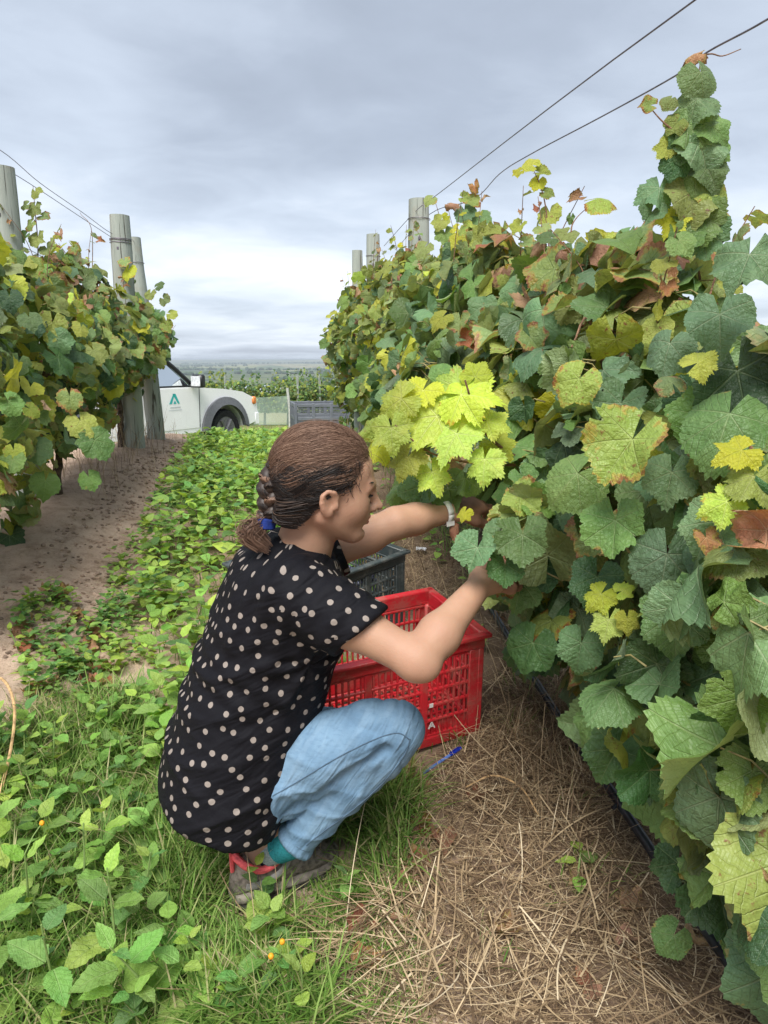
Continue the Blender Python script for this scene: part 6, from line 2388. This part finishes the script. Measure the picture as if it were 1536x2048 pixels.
# weeds of the strip: the larger ones singly, the rest as a mass
pts = sample_area(strip, 3400, rw, lambda x, y, r: clear_of_shoe(x, y, r) & (r.random(len(x)) < np.clip(2.4 * vnoise(x * 2.1, y * 2.1, 92) + .1, .2, 1)))
pts = pts[np.argsort(pts[:, 1])]
nP = []; nR = []; nS = []; stems = MB()
GS = 'weeds of the green strip beside the bare path'
for k, (x, y) in enumerate(pts):
    r = np.random.default_rng(2000 + k)
    if k < 26 * 4 and k % 4 == 0 and y < 2.6:
        weed_plant(x, y, r.uniform(.14, .24), 4, r.uniform(.055, .075), 'broad-leaved weed in the green strip beside the bare path', GS, 3000 + k, ('WEED', 'WEED', 'WEED2', 'WEED3'))
        continue
    P, R, sc, st = plant_leaves(at_ground(x, y), r.uniform(.11, .31) * np.interp(y, [2.5, 4, 5.5, 8], [1, .85, .6, .45]) * (.80 + .75 * float(vnoise(x * 2.6, y * 2.6, 91))), int(r.integers(3, 6)), r.uniform(.038, .080), r)
    nP.append(P); nR.append(R); nS.append(sc)
pl = sample_area(lowl, 110, rw, clear_of_shoe)
for k, (x, y) in enumerate(pl):
    r = np.random.default_rng(5000 + k)
    P, R, sc, st = plant_leaves(at_ground(x, y), r.uniform(.05, .16), int(r.integers(2, 5)), r.uniform(.03, .07), r)
    nP.append(P); nR.append(R); nS.append(sc)
for k, (x, y) in enumerate(list(sample_area(young, 110, rw)) + list(sample_area(fringe, 260, rw))):
    r = np.random.default_rng(6000 + k)
    P, R, sc, st = plant_leaves(at_ground(x, y), r.uniform(.03, .10), 3, r.uniform(.022, .045), r)
    nP.append(P); nR.append(R); nS.append(sc)
tr0 = np.random.default_rng(9)
for k in range(160):                                          # seedlings beyond the straw, between crates and row
    y = tr0.uniform(2.4, 6.5); x = row_r(y) + tr0.normal() * .28
    r = np.random.default_rng(6500 + k)
    P, R, sc, st = plant_leaves(at_ground(x, y), r.uniform(.04, .14), 3, r.uniform(.03, .06), r)
    nP.append(P); nR.append(R); nS.append(sc)
nP = np.concatenate(nP); nR = np.concatenate(nR); nS = np.concatenate(nS)
mi = np.where(rw.random(len(nP)) < .55, (3 * vnoise(nP[:, 0] * 4, nP[:, 1] * 4, 93)).astype(int).clip(0, 2), rw.choice(3, len(nP), p=[.5, .27, .23]))
wo = scatter('weeds', WLOW, nP, nR, nS, [WEED, WEED2, WEED3], mi)
tag(wo, 'low green weeds covering the strip between the rows', 'weeds', kind='stuff')


def grass(name, poly, n, len_, wid, lean, curl, mats, label, seed, keep=None, cat='grass', K=5, z0=0.0, clump=0):
    r = np.random.default_rng(seed)
    if clump:
        c = sample_area(poly, max(4, n // clump), r, keep)
        xy = np.repeat(c, clump, 0)[:n] + r.normal(size=(min(n, len(c) * clump), 2)) * .022
    else:
        xy = sample_area(poly, n, r, keep)
    m = len(xy)
    pos = np.concatenate([xy, zg(xy[:, 0], xy[:, 1])[:, None]], 1)
    o = blades(name, pos, r.uniform(0, 6.283, m), r.uniform(*len_, m), r.uniform(*wid, m), r.uniform(*lean, m), r.uniform(*curl, m), mats, K=K, z0=z0)
    tag(o, label, cat, kind='stuff')
    return o


feet = area([(330, 1640), (430, 1560), (640, 1600), (790, 1580), (820, 1640), (790, 1740), (740, 1900), (640, 2100), (420, 2100), (300, 1800)])
grass('grass', feet, 7000, (.05, .19), (.0022, .0058), (.1, 1.0), (.2, 1.5), [M_GRASS], 'fine green grass around the walking shoe', 31, clear_front, clump=9)
front = [(-.42, 1.14), (.06, 1.14), (.06, 1.60), (-.42, 1.60)]
grass('grass', front, 5200, (.022, .055), (.002, .0046), (.2, 1.2), (.2, 1.5), [M_GRASS], 'short grass in front of the walking shoe', 37, clear_of_shoe, clump=7)
grass('grass', lowl, 8500, (.05, .18), (.002, .0052), (.1, 1.1), (.2, 1.5), [M_GRASS], 'grass among the foreground weeds', 32, clear_of_shoe, clump=8)
grass('grass', strip, 9000, (.07, .21), (.002, .0046), (.1, .9), (.2, 1.3), [M_GRASS], 'grass blades among the weeds of the strip', 33, clear_of_shoe, clump=6)
gl = area([(0, 1440), (130, 1390), (300, 1380), (330, 1480), (180, 1520), (0, 1540)])
grass('grass', gl, 2600, (.03, .10), (.0014, .003), (.3, 1.3), (.1, 1.2), [M_GRASS], 'short pale grass at the lower end of the bare path', 34, clump=6)
rowstrip = [(row_r(y) + s * .42, y) for y in np.arange(2.5, 8, .5) for s in (1,)]
gr_b = [(row_r(2.6) - .05, 2.6), (row_r(7.5) - .45, 7.5), (row_r(7.5) + .7, 7.5), (row_r(2.6) + .6, 2.6)]
grass('grass', gr_b, 5200, (.05, .20), (.0018, .004), (.1, .9), (.2, 1.3), [M_GRASS], 'grass growing through straw under the picked row', 35, clump=7)
cross = [(-5.5, 8.3), (-1.0, 7.2), (.6, 8.2), (2.5, 18.8), (-9, 18.8)]
grass('grass', cross, 9000, (.05, .16), (.006, .014), (.1, .8), (.2, 1.0), [M_GRASS], 'rough grass along the track past the row ends', 36, K=3)

# straw mulch
straw_a = area([(560, 2110), (660, 1960), (760, 1780), (830, 1620), (900, 1500), (985, 1440), (1020, 1300), (1000, 1210), (960, 1150), (1200, 1150), (1560, 1500), (1900, 2110)])
straw_b = area([(820, 1230), (700, 1130), (800, 1060), (960, 1010), (1030, 1080), (1010, 1240)])


def straw(name, poly, n, seed, label, len_=(.018, .115), z=(0, .024), keep=None):
    r = np.random.default_rng(seed)
    xy = sample_area(poly, n, r, keep)
    m = len(xy)
    pos = np.concatenate([xy, (zg(xy[:, 0], xy[:, 1]) + r.uniform(*z, m))[:, None]], 1)
    o = blades(name, pos, r.uniform(0, 6.283, m), r.gamma(3.0, (len_[1] - len_[0]) / 5, m) + len_[0], r.uniform(.0008, .0026, m), r.uniform(1.15, 1.66, m), r.normal(.05, .55, m), [M_STRAW], K=6, taper=False, side=r.normal(0, .22, m))
    tag(o, label, 'straw', kind='stuff')


straw('straw', straw_a, 17000, 51, 'dry tan straw mulch below the picked row')
def coarse(poly, n, seed, label):
    r = np.random.default_rng(seed)
    c = sample_area(poly, n // 14, r)
    xy = np.repeat(c, 14, 0) + r.normal(size=(len(c) * 14, 2)) * .055
    m = len(xy); az0 = np.repeat(r.uniform(0, 6.283, len(c)), 14) + r.normal(0, .55, m)
    pos = np.concatenate([xy, (zg(xy[:, 0], xy[:, 1]) + r.uniform(.006, .03, m))[:, None]], 1)
    o = blades('straw', pos, az0, r.uniform(.07, .24, m), r.uniform(.0022, .0048, m), r.uniform(1.2, 1.6, m), r.normal(.05, .5, m), [M_STRAW], K=7, taper=False, side=r.normal(0, .2, m))
    tag(o, label, 'straw', kind='stuff')


coarse(straw_a, 2600, 71, 'coarse flattened dry grass lying on the mulch')
grass('grass', straw_a, 260, (.04, .12), (.002, .004), (.1, 1.0), (.2, 1.4), [M_GRASS], 'scattered green tufts in the straw', 72, clump=10)
straw('straw', straw_b, 3600, 52, 'dry straw beside the green crate')
straw('straw', lowl, 900, 53, 'pale dead stems lying among the weeds')
straw('straw', gl, 700, 55, 'dead stems at the lower end of the bare path')
straw('straw', strip, 900, 54, 'dead stems lying in the green strip')
# standing dead stalks under the row and at the foot of the facing row
r = np.random.default_rng(56)
for nm, nn_, fx, lb in (('dead_stalks', 700, lambda y: row_r(y) + r.normal() * .22, 'brown dead stalks standing under the picked row'), ('dead_stalks', 420, lambda y: row_l(y) + .05 + r.normal() * .16, 'brown dead stalks at the foot of the facing row')):
    ys = r.uniform(1.5 if 'picked' in lb else 4.0, 6.3, nn_); xs_ = np.array([fx(y) for y in ys])
    pos = np.stack([xs_, ys, zg(xs_, ys)], 1)
    o = blades(nm, pos, r.uniform(0, 6.28, nn_), r.uniform(.08, .30, nn_), r.uniform(.0015, .003, nn_), r.uniform(.0, .9, nn_), r.uniform(-.2, .9, nn_), [M_STRAW], taper=False)
    tag(o, lb, 'dead stalks', kind='stuff')
# brown straw tuft heap right of the pen
tuft = area([(1000, 1500), (1060, 1380), (1150, 1420), (1190, 1600), (1120, 1700), (1020, 1640)])
grass('straw', tuft, 1500, (.06, .17), (.001, .0026), (.2, 1.4), (.3, 1.4), [M_STRAW], 'matted brown straw tuft beside the drip hose', 57, cat='straw', clump=10)

# seed-head stalks rising from the grass
r = np.random.default_rng(58)
sp_ = np.array([G(a, b) for a, b in ((560, 1850), (470, 1800), (640, 1760), (690, 1880), (360, 1900), (300, 1700), (520, 1960), (240, 1660), (760, 1700), (420, 1840), (340, 1760), (620, 1700))])
n_ = len(sp_)
o = blades('seed_stalks', sp_, r.uniform(0, 6.28, n_), r.uniform(.18, .34, n_), np.full(n_, .0018), r.uniform(.1, .6, n_), r.uniform(.2, .9, n_), [M_STRAW], taper=False, K=7)
tag(o, 'thin pale seed stalks rising from the grass by the shoe', 'grass', kind='stuff')

# fallen vine leaves
def fallen(poly, n, seed, label, size=(.02, .045)):
    r = np.random.default_rng(seed)
    xy = sample_area(poly, n, r)
    P = np.concatenate([xy, (zg(xy[:, 0], xy[:, 1]) + .012)[:, None]], 1)
    R = frames(r.normal(size=(n, 3)) * [1, 1, .25], np.array([0, 0, 1.]) + r.normal(size=(n, 3)) * .35)
    DRYT = [grape_leaf(820 + k, 2, 3, fold=.3, droop=-.6, wave=.3, lobed=1., teeth=.05, roll=1.2) for k in range(3)]
    o = scatter('fallen_leaves', DRYT, P, R, r.uniform(*size, n), [LM['dry']], np.zeros(n, int))
    tag(o, label, 'leaves', kind='stuff')


fallen(young, 34, 61, 'brown fallen leaves on the bare path')
fallen(straw_a, 60, 62, 'brown fallen leaves in the straw')
fallen(area([(800, 1540), (900, 1560), (920, 1700), (820, 1780), (760, 1700)]), 16, 63, 'crumpled fallen leaves near the pen', (.025, .05))
# curved dry cane arching at the picture edge
cp = [G(-40, 1400) + [0, 0, .06], G(10, 1420) + [0, 0, .10], G(38, 1500) + [0, 0, .13], G(30, 1570) + [0, 0, .10], G(-5, 1640) + [0, 0, .03], G(-30, 1660)]
mb = MB(); mb.tube(smooth_path(cp, 6), .0042, 7)
M_DRYC = simple('dry_tan_cane', (.48, .31, .15), .6, .3, var=.2, vscale=60)
tag(mb.build('dry_cane', M_DRYC, loc=cp[0]), 'curved dry tan cane arching over the grass at the picture edge', 'cane')
cp = [G(930, 1590) + [0, 0, .02], G(985, 1592) + [0, 0, .05], G(1040, 1612) + [0, 0, .05], G(1078, 1650) + [0, 0, .02]]
mb = MB(); mb.tube(smooth_path(cp, 6), .0022, 6)
tag(mb.build('dry_cane', M_DRYC, loc=cp[0]), 'thin arched orange stem in the straw right of the pen', 'cane')
# small stones on the bare path
r = np.random.default_rng(64)
path = area([(0, 1180), (150, 1020), (300, 900), (390, 890), (330, 1000), (270, 1110), (240, 1250), (200, 1340), (0, 1330)])
xy = sample_area(path, 900, r)
V0 = []; F0 = []; nn = 0
for x, y in xy:
    b = MB(); s_ = r.uniform(.0025, .008) * (1 + .15 * y)
    b.ball((x, y, float(zg(x, y)) + s_ * .2), (s_, s_ * r.uniform(.6, 1), s_ * .6), 5, 4)
    V0.append(b.v[0] + r.normal(size=b.v[0].shape) * s_ * .12); F0 += [[i + nn for i in f] for f in b.f]; nn += len(b.v[0])
mb = MB(); mb.v = [np.concatenate(V0)]; mb.f = F0; mb.m = [0] * len(F0); mb.n = nn
M_CLOD = simple('soil_clod', (.33, .24, .18), .95, .1, vscale=20, var=.25)
tag(mb.build('soil_clods', M_CLOD), 'small soil crumbs on the bare path', 'soil', kind='stuff')

# ------------------------------------------------------------------ shoots and leaves that stand out in the photograph
def im(dx, dy, away=0.0):
    """image direction (right, down) as a world direction"""
    return np.array([dx, away, -dy], float)


def hl(e, rows, y, nrm=(-.25, -.8, .55), lo=False):
    for k, (px, py, wpx, key, dx, dy, *rest) in enumerate(rows):
        yy = y + (rest[0] if rest else 0.0)
        n_ = np.array(rest[1] if len(rest) > 1 else nrm, float) + np.array([math.sin(px * 3.1), .4 * math.cos(py * 1.7), math.sin(py * 2.3)]) * .16
        hero_leaf(e, px, py, yy, wpx, key, im(dx, dy), n_, variant=int(px * 7 + py * 3) % 16, dry=(key == 'dry'), lo=lo)


# pale lime shoot beside the woman's face
V1 = RV[1]
shoot(V1, [np.array([row_r(1.95), 1.95, .85]), W(1090, 940, 1.80), W(1010, 900, 1.72), W(960, 850, 1.68), W(930, 760, 1.66)], .006, .002, name='cane')
shoot(V1, [W(1030, 930, 1.74), W(940, 925, 1.70), W(860, 905, 1.68), W(790, 850, 1.66)], .004, .0015, name='cane')
hl(V1, [
    (862, 848, 165, 'lime', -.5, .9, .0), (940, 790, 150, 'lime', .9, .3, -.02), (905, 770, 110, 'lime', -.4, -.3, .03), (790, 805, 115, 'lime', -.9, .4, .02),
    (783, 868, 105, 'lime', .1, 1, -.03), (752, 905, 80, 'yellow', -.2, 1, .02), (905, 880, 130, 'lime', -.3, 1, -.04), (968, 930, 100, 'lime', .05, 1, -.06),
    (1000, 895, 90, 'yellow', .6, .7, .03), (810, 925, 95, 'yellow', -.3, 1, -.01), (868, 955, 95, 'lime', .3, 1, .0), (985, 845, 90, 'lime', .9, .5, -.02),
    (840, 790, 100, 'lime', -.2, .6, .03), (735, 860, 60, 'olive', -.6, .8, .05), (955, 745, 80, 'lime', .4, -.9, .02), (880, 740, 60, 'mid', -.5, -.6, .08),
    (845, 985, 110, 'blue', -.1, 1, .10), (900, 990, 110, 'mid', .3, 1, .09), (930, 965, 80, 'mid', .2, 1, .06), (800, 975, 90, 'mid', -.4, 1, .12)], 1.68)
# leaves round the hands
hl(V1, [
    (950, 1108, 105, 'blue', -.2, 1, -.12), (1045, 1085, 125, 'mid', .1, 1, -.14), (1050, 1000, 95, 'olive', .5, .6, .0), (928, 1028, 40, 'yellow', -.2, 1, .1),
    (1000, 1068, 85, 'blue', -.1, 1, -.12), (1010, 1140, 90, 'dark', .0, 1, -.13), (1085, 1010, 90, 'mid', .9, .3, .0), (1120, 1040, 110, 'mid', .3, .9, .0), (985, 1120, 60, 'dark', .3, 1, .02), (1085, 1140, 120, 'dark', .2, 1, .04),
    (1040, 1180, 110, 'mid', -.2, 1, .03), (1110, 985, 100, 'blue', .5, .8, .05), (1050, 960, 70, 'mid', .4, .8, .08), (1010, 1175, 60, 'rim', -.4, .8, .0)], 1.50)
hl(V1, [(907, 1062, 46, 'dry', .1, 1, .12)], 1.62)
# dark and grey-green leaves of the near vine
V0_ = RV[0]
hl(V0_, [
    (1492, 525, 170, 'blue', -.2, 1, -.05), (1440, 645, 150, 'blue', .1, 1, .06), (1480, 770, 230, 'dark', .2, 1, .10), (1335, 700, 120, 'blue', -.1, 1, .15), (1235, 820, 125, 'blue', -.3, 1, .25),
    (1250, 900, 190, 'olive', -.5, .9, .05), (1450, 850, 210, 'mid', -.2, 1, -.04), (1150, 770, 110, 'olive', -.5, .8, .25), (1140, 960, 150, 'mid', -.6, .6, .18),
    (1340, 960, 130, 'blue', -.1, 1, .05), (1230, 1060, 150, 'mid', .2, 1, .08), (1330, 1130, 170, 'blue', -.1, 1, .0), (1420, 1060, 150, 'blue', -.4, .9, -.06), (1445, 1180, 190, 'mid', .7, .5, -.08),
    (1350, 1250, 170, 'mid', .1, 1, .0), (1190, 1170, 130, 'dark', -.1, 1, .15), (1160, 1300, 110, 'blue', -.1, 1, .18), (1060, 1300, 120, 'dark', -.3, 1, .35),
    (1370, 1400, 190, 'dark', -.1, 1, .02), (1470, 1400, 140, 'mid', .2, 1, -.02), (1225, 1515, 150, 'dark', -.4, .9, .14), (1385, 1590, 160, 'blue', -.1, 1, .0),
    (1505, 1650, 150, 'mid', .3, 1, -.06), (1490, 1560, 95, 'lime', .3, .8, -.05), (1440, 1790, 200, 'dark', .3, 1, -.06), (1350, 1740, 110, 'dark', -.3, 1, .02), (1340, 1880, 90, 'mid', -.5, .8, .02), (1500, 1900, 120, 'mid', .4, 1, -.08)], 1.12, nrm=(-.45, -.75, .45))
# yellowed and scorched ones
hl(V0_, [
    (1470, 905, 110, 'yellow', -.7, .3, -.10), (1500, 965, 130, 'lime', -.3, .9, -.12), (1440, 1010, 110, 'lime', -.9, .4, -.11), (1405, 720, 90, 'yellow', .6, -.4, .0), (1340, 760, 70, 'rim', -.3, -.8, .03),
    (1415, 1085, 75, 'dry', .2, 1, -.10), (1195, 1195, 80, 'lime', -.4, .6, .10), (1215, 1250, 85, 'lime', -.1, 1, .08), (1255, 1245, 60, 'yellow', .1, 1, .06), (1268, 1315, 85, 'olive', .2, 1, .08), (1500, 1250, 80, 'dry', .5, .8, -.1),
    (1250, 1180, 50, 'lime', .8, -.2, .09)], 1.12, nrm=(-.35, -.75, .6))
# tall shoot standing up to the wire
shoot(V0_, [W(1400, 560, 1.64), W(1392, 470, 1.655), W(1402, 400, 1.65), W(1380, 300, 1.655), W(1390, 200, 1.66), W(1400, 130, 1.66)], .0026, .0012, name='cane')
hl(V0_, [
    (1405, 155, 95, 'mid', .2, .8), (1402, 205, 105, 'blue', .5, .8), (1428, 255, 90, 'mid', .7, .7), (1375, 262, 110, 'mid', -.2, 1), (1405, 300, 125, 'blue', .4, 1), (1350, 250, 55, 'olive', -.6, .8),
    (1330, 300, 60, 'yellow', -.6, .7), (1390, 350, 130, 'mid', .1, 1), (1385, 400, 130, 'olive', .0, 1), (1318, 385, 88, 'blue', -.2, 1), (1300, 430, 70, 'blue', -.5, 1), (1400, 450, 120, 'mid', .2, 1),
    (1295, 210, 42, 'rim', -1, -.2), (1345, 440, 85, 'yellow', -.3, .8), (1432, 440, 65, 'rim', .6, 1), (1340, 200, 45, 'olive', -.5, .8), (1442, 300, 65, 'mid', .8, .6), (1350, 330, 75, 'dark', -.3, 1),
    (1420, 345, 90, 'mid', .4, 1), (1425, 395, 80, 'olive', .5, 1), (1365, 300, 80, 'dark', -.1, 1), (1410, 480, 110, 'blue', .1, 1), (1370, 480, 90, 'mid', -.2, 1)], 1.60, nrm=(-.1, -.85, .4))
shoot(V0_, [W(1345, 260, 1.6), W(1322, 240, 1.6), W(1300, 215, 1.6)], .002, .001)
hl(V0_, [(1388, 112, 55, 'dry', -.9, .2)], 1.78)
shoot(V0_, [W(1362, 150, 1.9), W(1372, 125, 1.82), W(1418, 108, 1.80), W(1445, 112, 1.80), W(1482, 98, 1.80)], .0022, .001, name='tendril')
# ragged crest further along
V2_, V3_ = RV[2], RV[3]
shoot(V2_, [W(1145, 560, 2.2), W(1142, 470, 2.2), W(1150, 440, 2.2), W(1180, 410, 2.2)], .003, .001)
hl(V2_, [(1203, 397, 75, 'olive', 1, .15), (1196, 465, 42, 'dry', .3, .8), (1130, 470, 60, 'olive', -.4, .8)], 2.2, nrm=(-.1, -.7, .8))
shoot(V2_, [W(1100, 520, 2.6), W(1092, 420, 2.6), W(1080, 370, 2.6), W(1062, 330, 2.6)], .003, .001)
hl(V2_, [(1060, 328, 45, 'yellow', -.5, -.5), (1085, 345, 40, 'olive', .7, .2), (1075, 365, 42, 'yellow', -.3, .8), (1095, 385, 36, 'olive', .8, .3), (1100, 430, 60, 'olive', .2, .9), (1035, 345, 30, 'yellow', -.9, .4)], 2.6, lo=True)
shoot(V3_, [W(885, 500, 4.2), W(880, 440, 4.2), W(868, 395, 4.2)], .003, .0012)
hl(V3_, [(950, 376, 38, 'dry', .2, .5), (945, 405, 45, 'rim', .5, .5), (905, 408, 36, 'dry', .8, .4), (860, 400, 34, 'rim', -.5, .8), (930, 425, 55, 'blue', .3, .8), (880, 445, 45, 'olive', -.3, .7), (960, 440, 60, 'mid', .2, .9), (890, 470, 55, 'mid', .1, .9),
         (845, 500, 50, 'olive', -.4, .8), (820, 560, 60, 'mid', 0, 1), (838, 560, 40, 'yellow', .2, 1)], 4.0, lo=True)
hl(V2_, [(945, 682, 75, 'dry', .8, .2), (920, 650, 60, 'rim', .1, 1), (1010, 640, 60, 'rim', .2, 1), (965, 620, 75, 'blue', 0, 1), (1035, 580, 95, 'blue', -.2, 1), (880, 640, 60, 'yellow', -.5, .9), (1150, 640, 100, 'blue', .1, 1), (1130, 580, 70, 'rim', -.1, .8)], 2.35, nrm=(-.4, -.75, .5))
# thin shoots over the facing row
LM_, LE_ = LV[1], LV[2]
shoot(LM_, [W(72, 620, 4.1), W(76, 500, 4.1), W(70, 420, 4.1), W(66, 372, 4.1)], .004, .0012, name='cane')
hl(LM_, [(72, 385, 34, 'olive', .4, .6), (50, 412, 28, 'rim', -.8, .3), (68, 420, 44, 'olive', 0, 1), (88, 432, 34, 'rim', .8, .4), (60, 450, 32, 'rim', -.5, .8), (75, 480, 46, 'olive', .2, 1), (48, 475, 34, 'mid', -.7, .7), (95, 500, 40, 'rim', .5, .8), (65, 525, 50, 'olive', -.2, 1), (120, 470, 30, 'dry', .3, .8), (150, 500, 34, 'rim', .4, .8)], 4.05, lo=True)
shoot(LE_, [W(180, 620, 4.9), W(185, 520, 4.9), W(182, 455, 4.9), W(163, 430, 4.95), W(160, 425, 4.95)], .003, .001)
shoot(LE_, [W(330, 700, 5.6), W(345, 660, 5.6), W(352, 650, 5.6)], .002, .001)
hl(LE_, [(318, 570, 26, 'mid', .6, -.3), (330, 600, 32, 'rim', .6, .5), (345, 628, 28, 'yellow', .7, .2), (335, 655, 34, 'olive', .5, .8), (300, 590, 30, 'rim', 0, 1), (200, 480, 22, 'dry', .7, .2), (255, 545, 44, 'yellow', 0, 1), (250, 525, 34, 'rim', .3, .8)], 5.3, lo=True)
hl(LV[0], [(25, 812, 85, 'mid', -.1, 1), (75, 900, 70, 'blue', .1, 1), (195, 890, 85, 'mid', .4, .9), (165, 850, 75, 'olive', .2, 1), (35, 730, 60, 'mid', -.3, 1), (140, 800, 60, 'rim', 0, 1), (20, 600, 60, 'dark', .1, 1), (60, 640, 55, 'mid', .2, 1), (180, 960, 55, 'mid', .3, 1), (90, 970, 70, 'mid', -.2, 1)], 2.9, nrm=(.35, -.75, .5), lo=True)
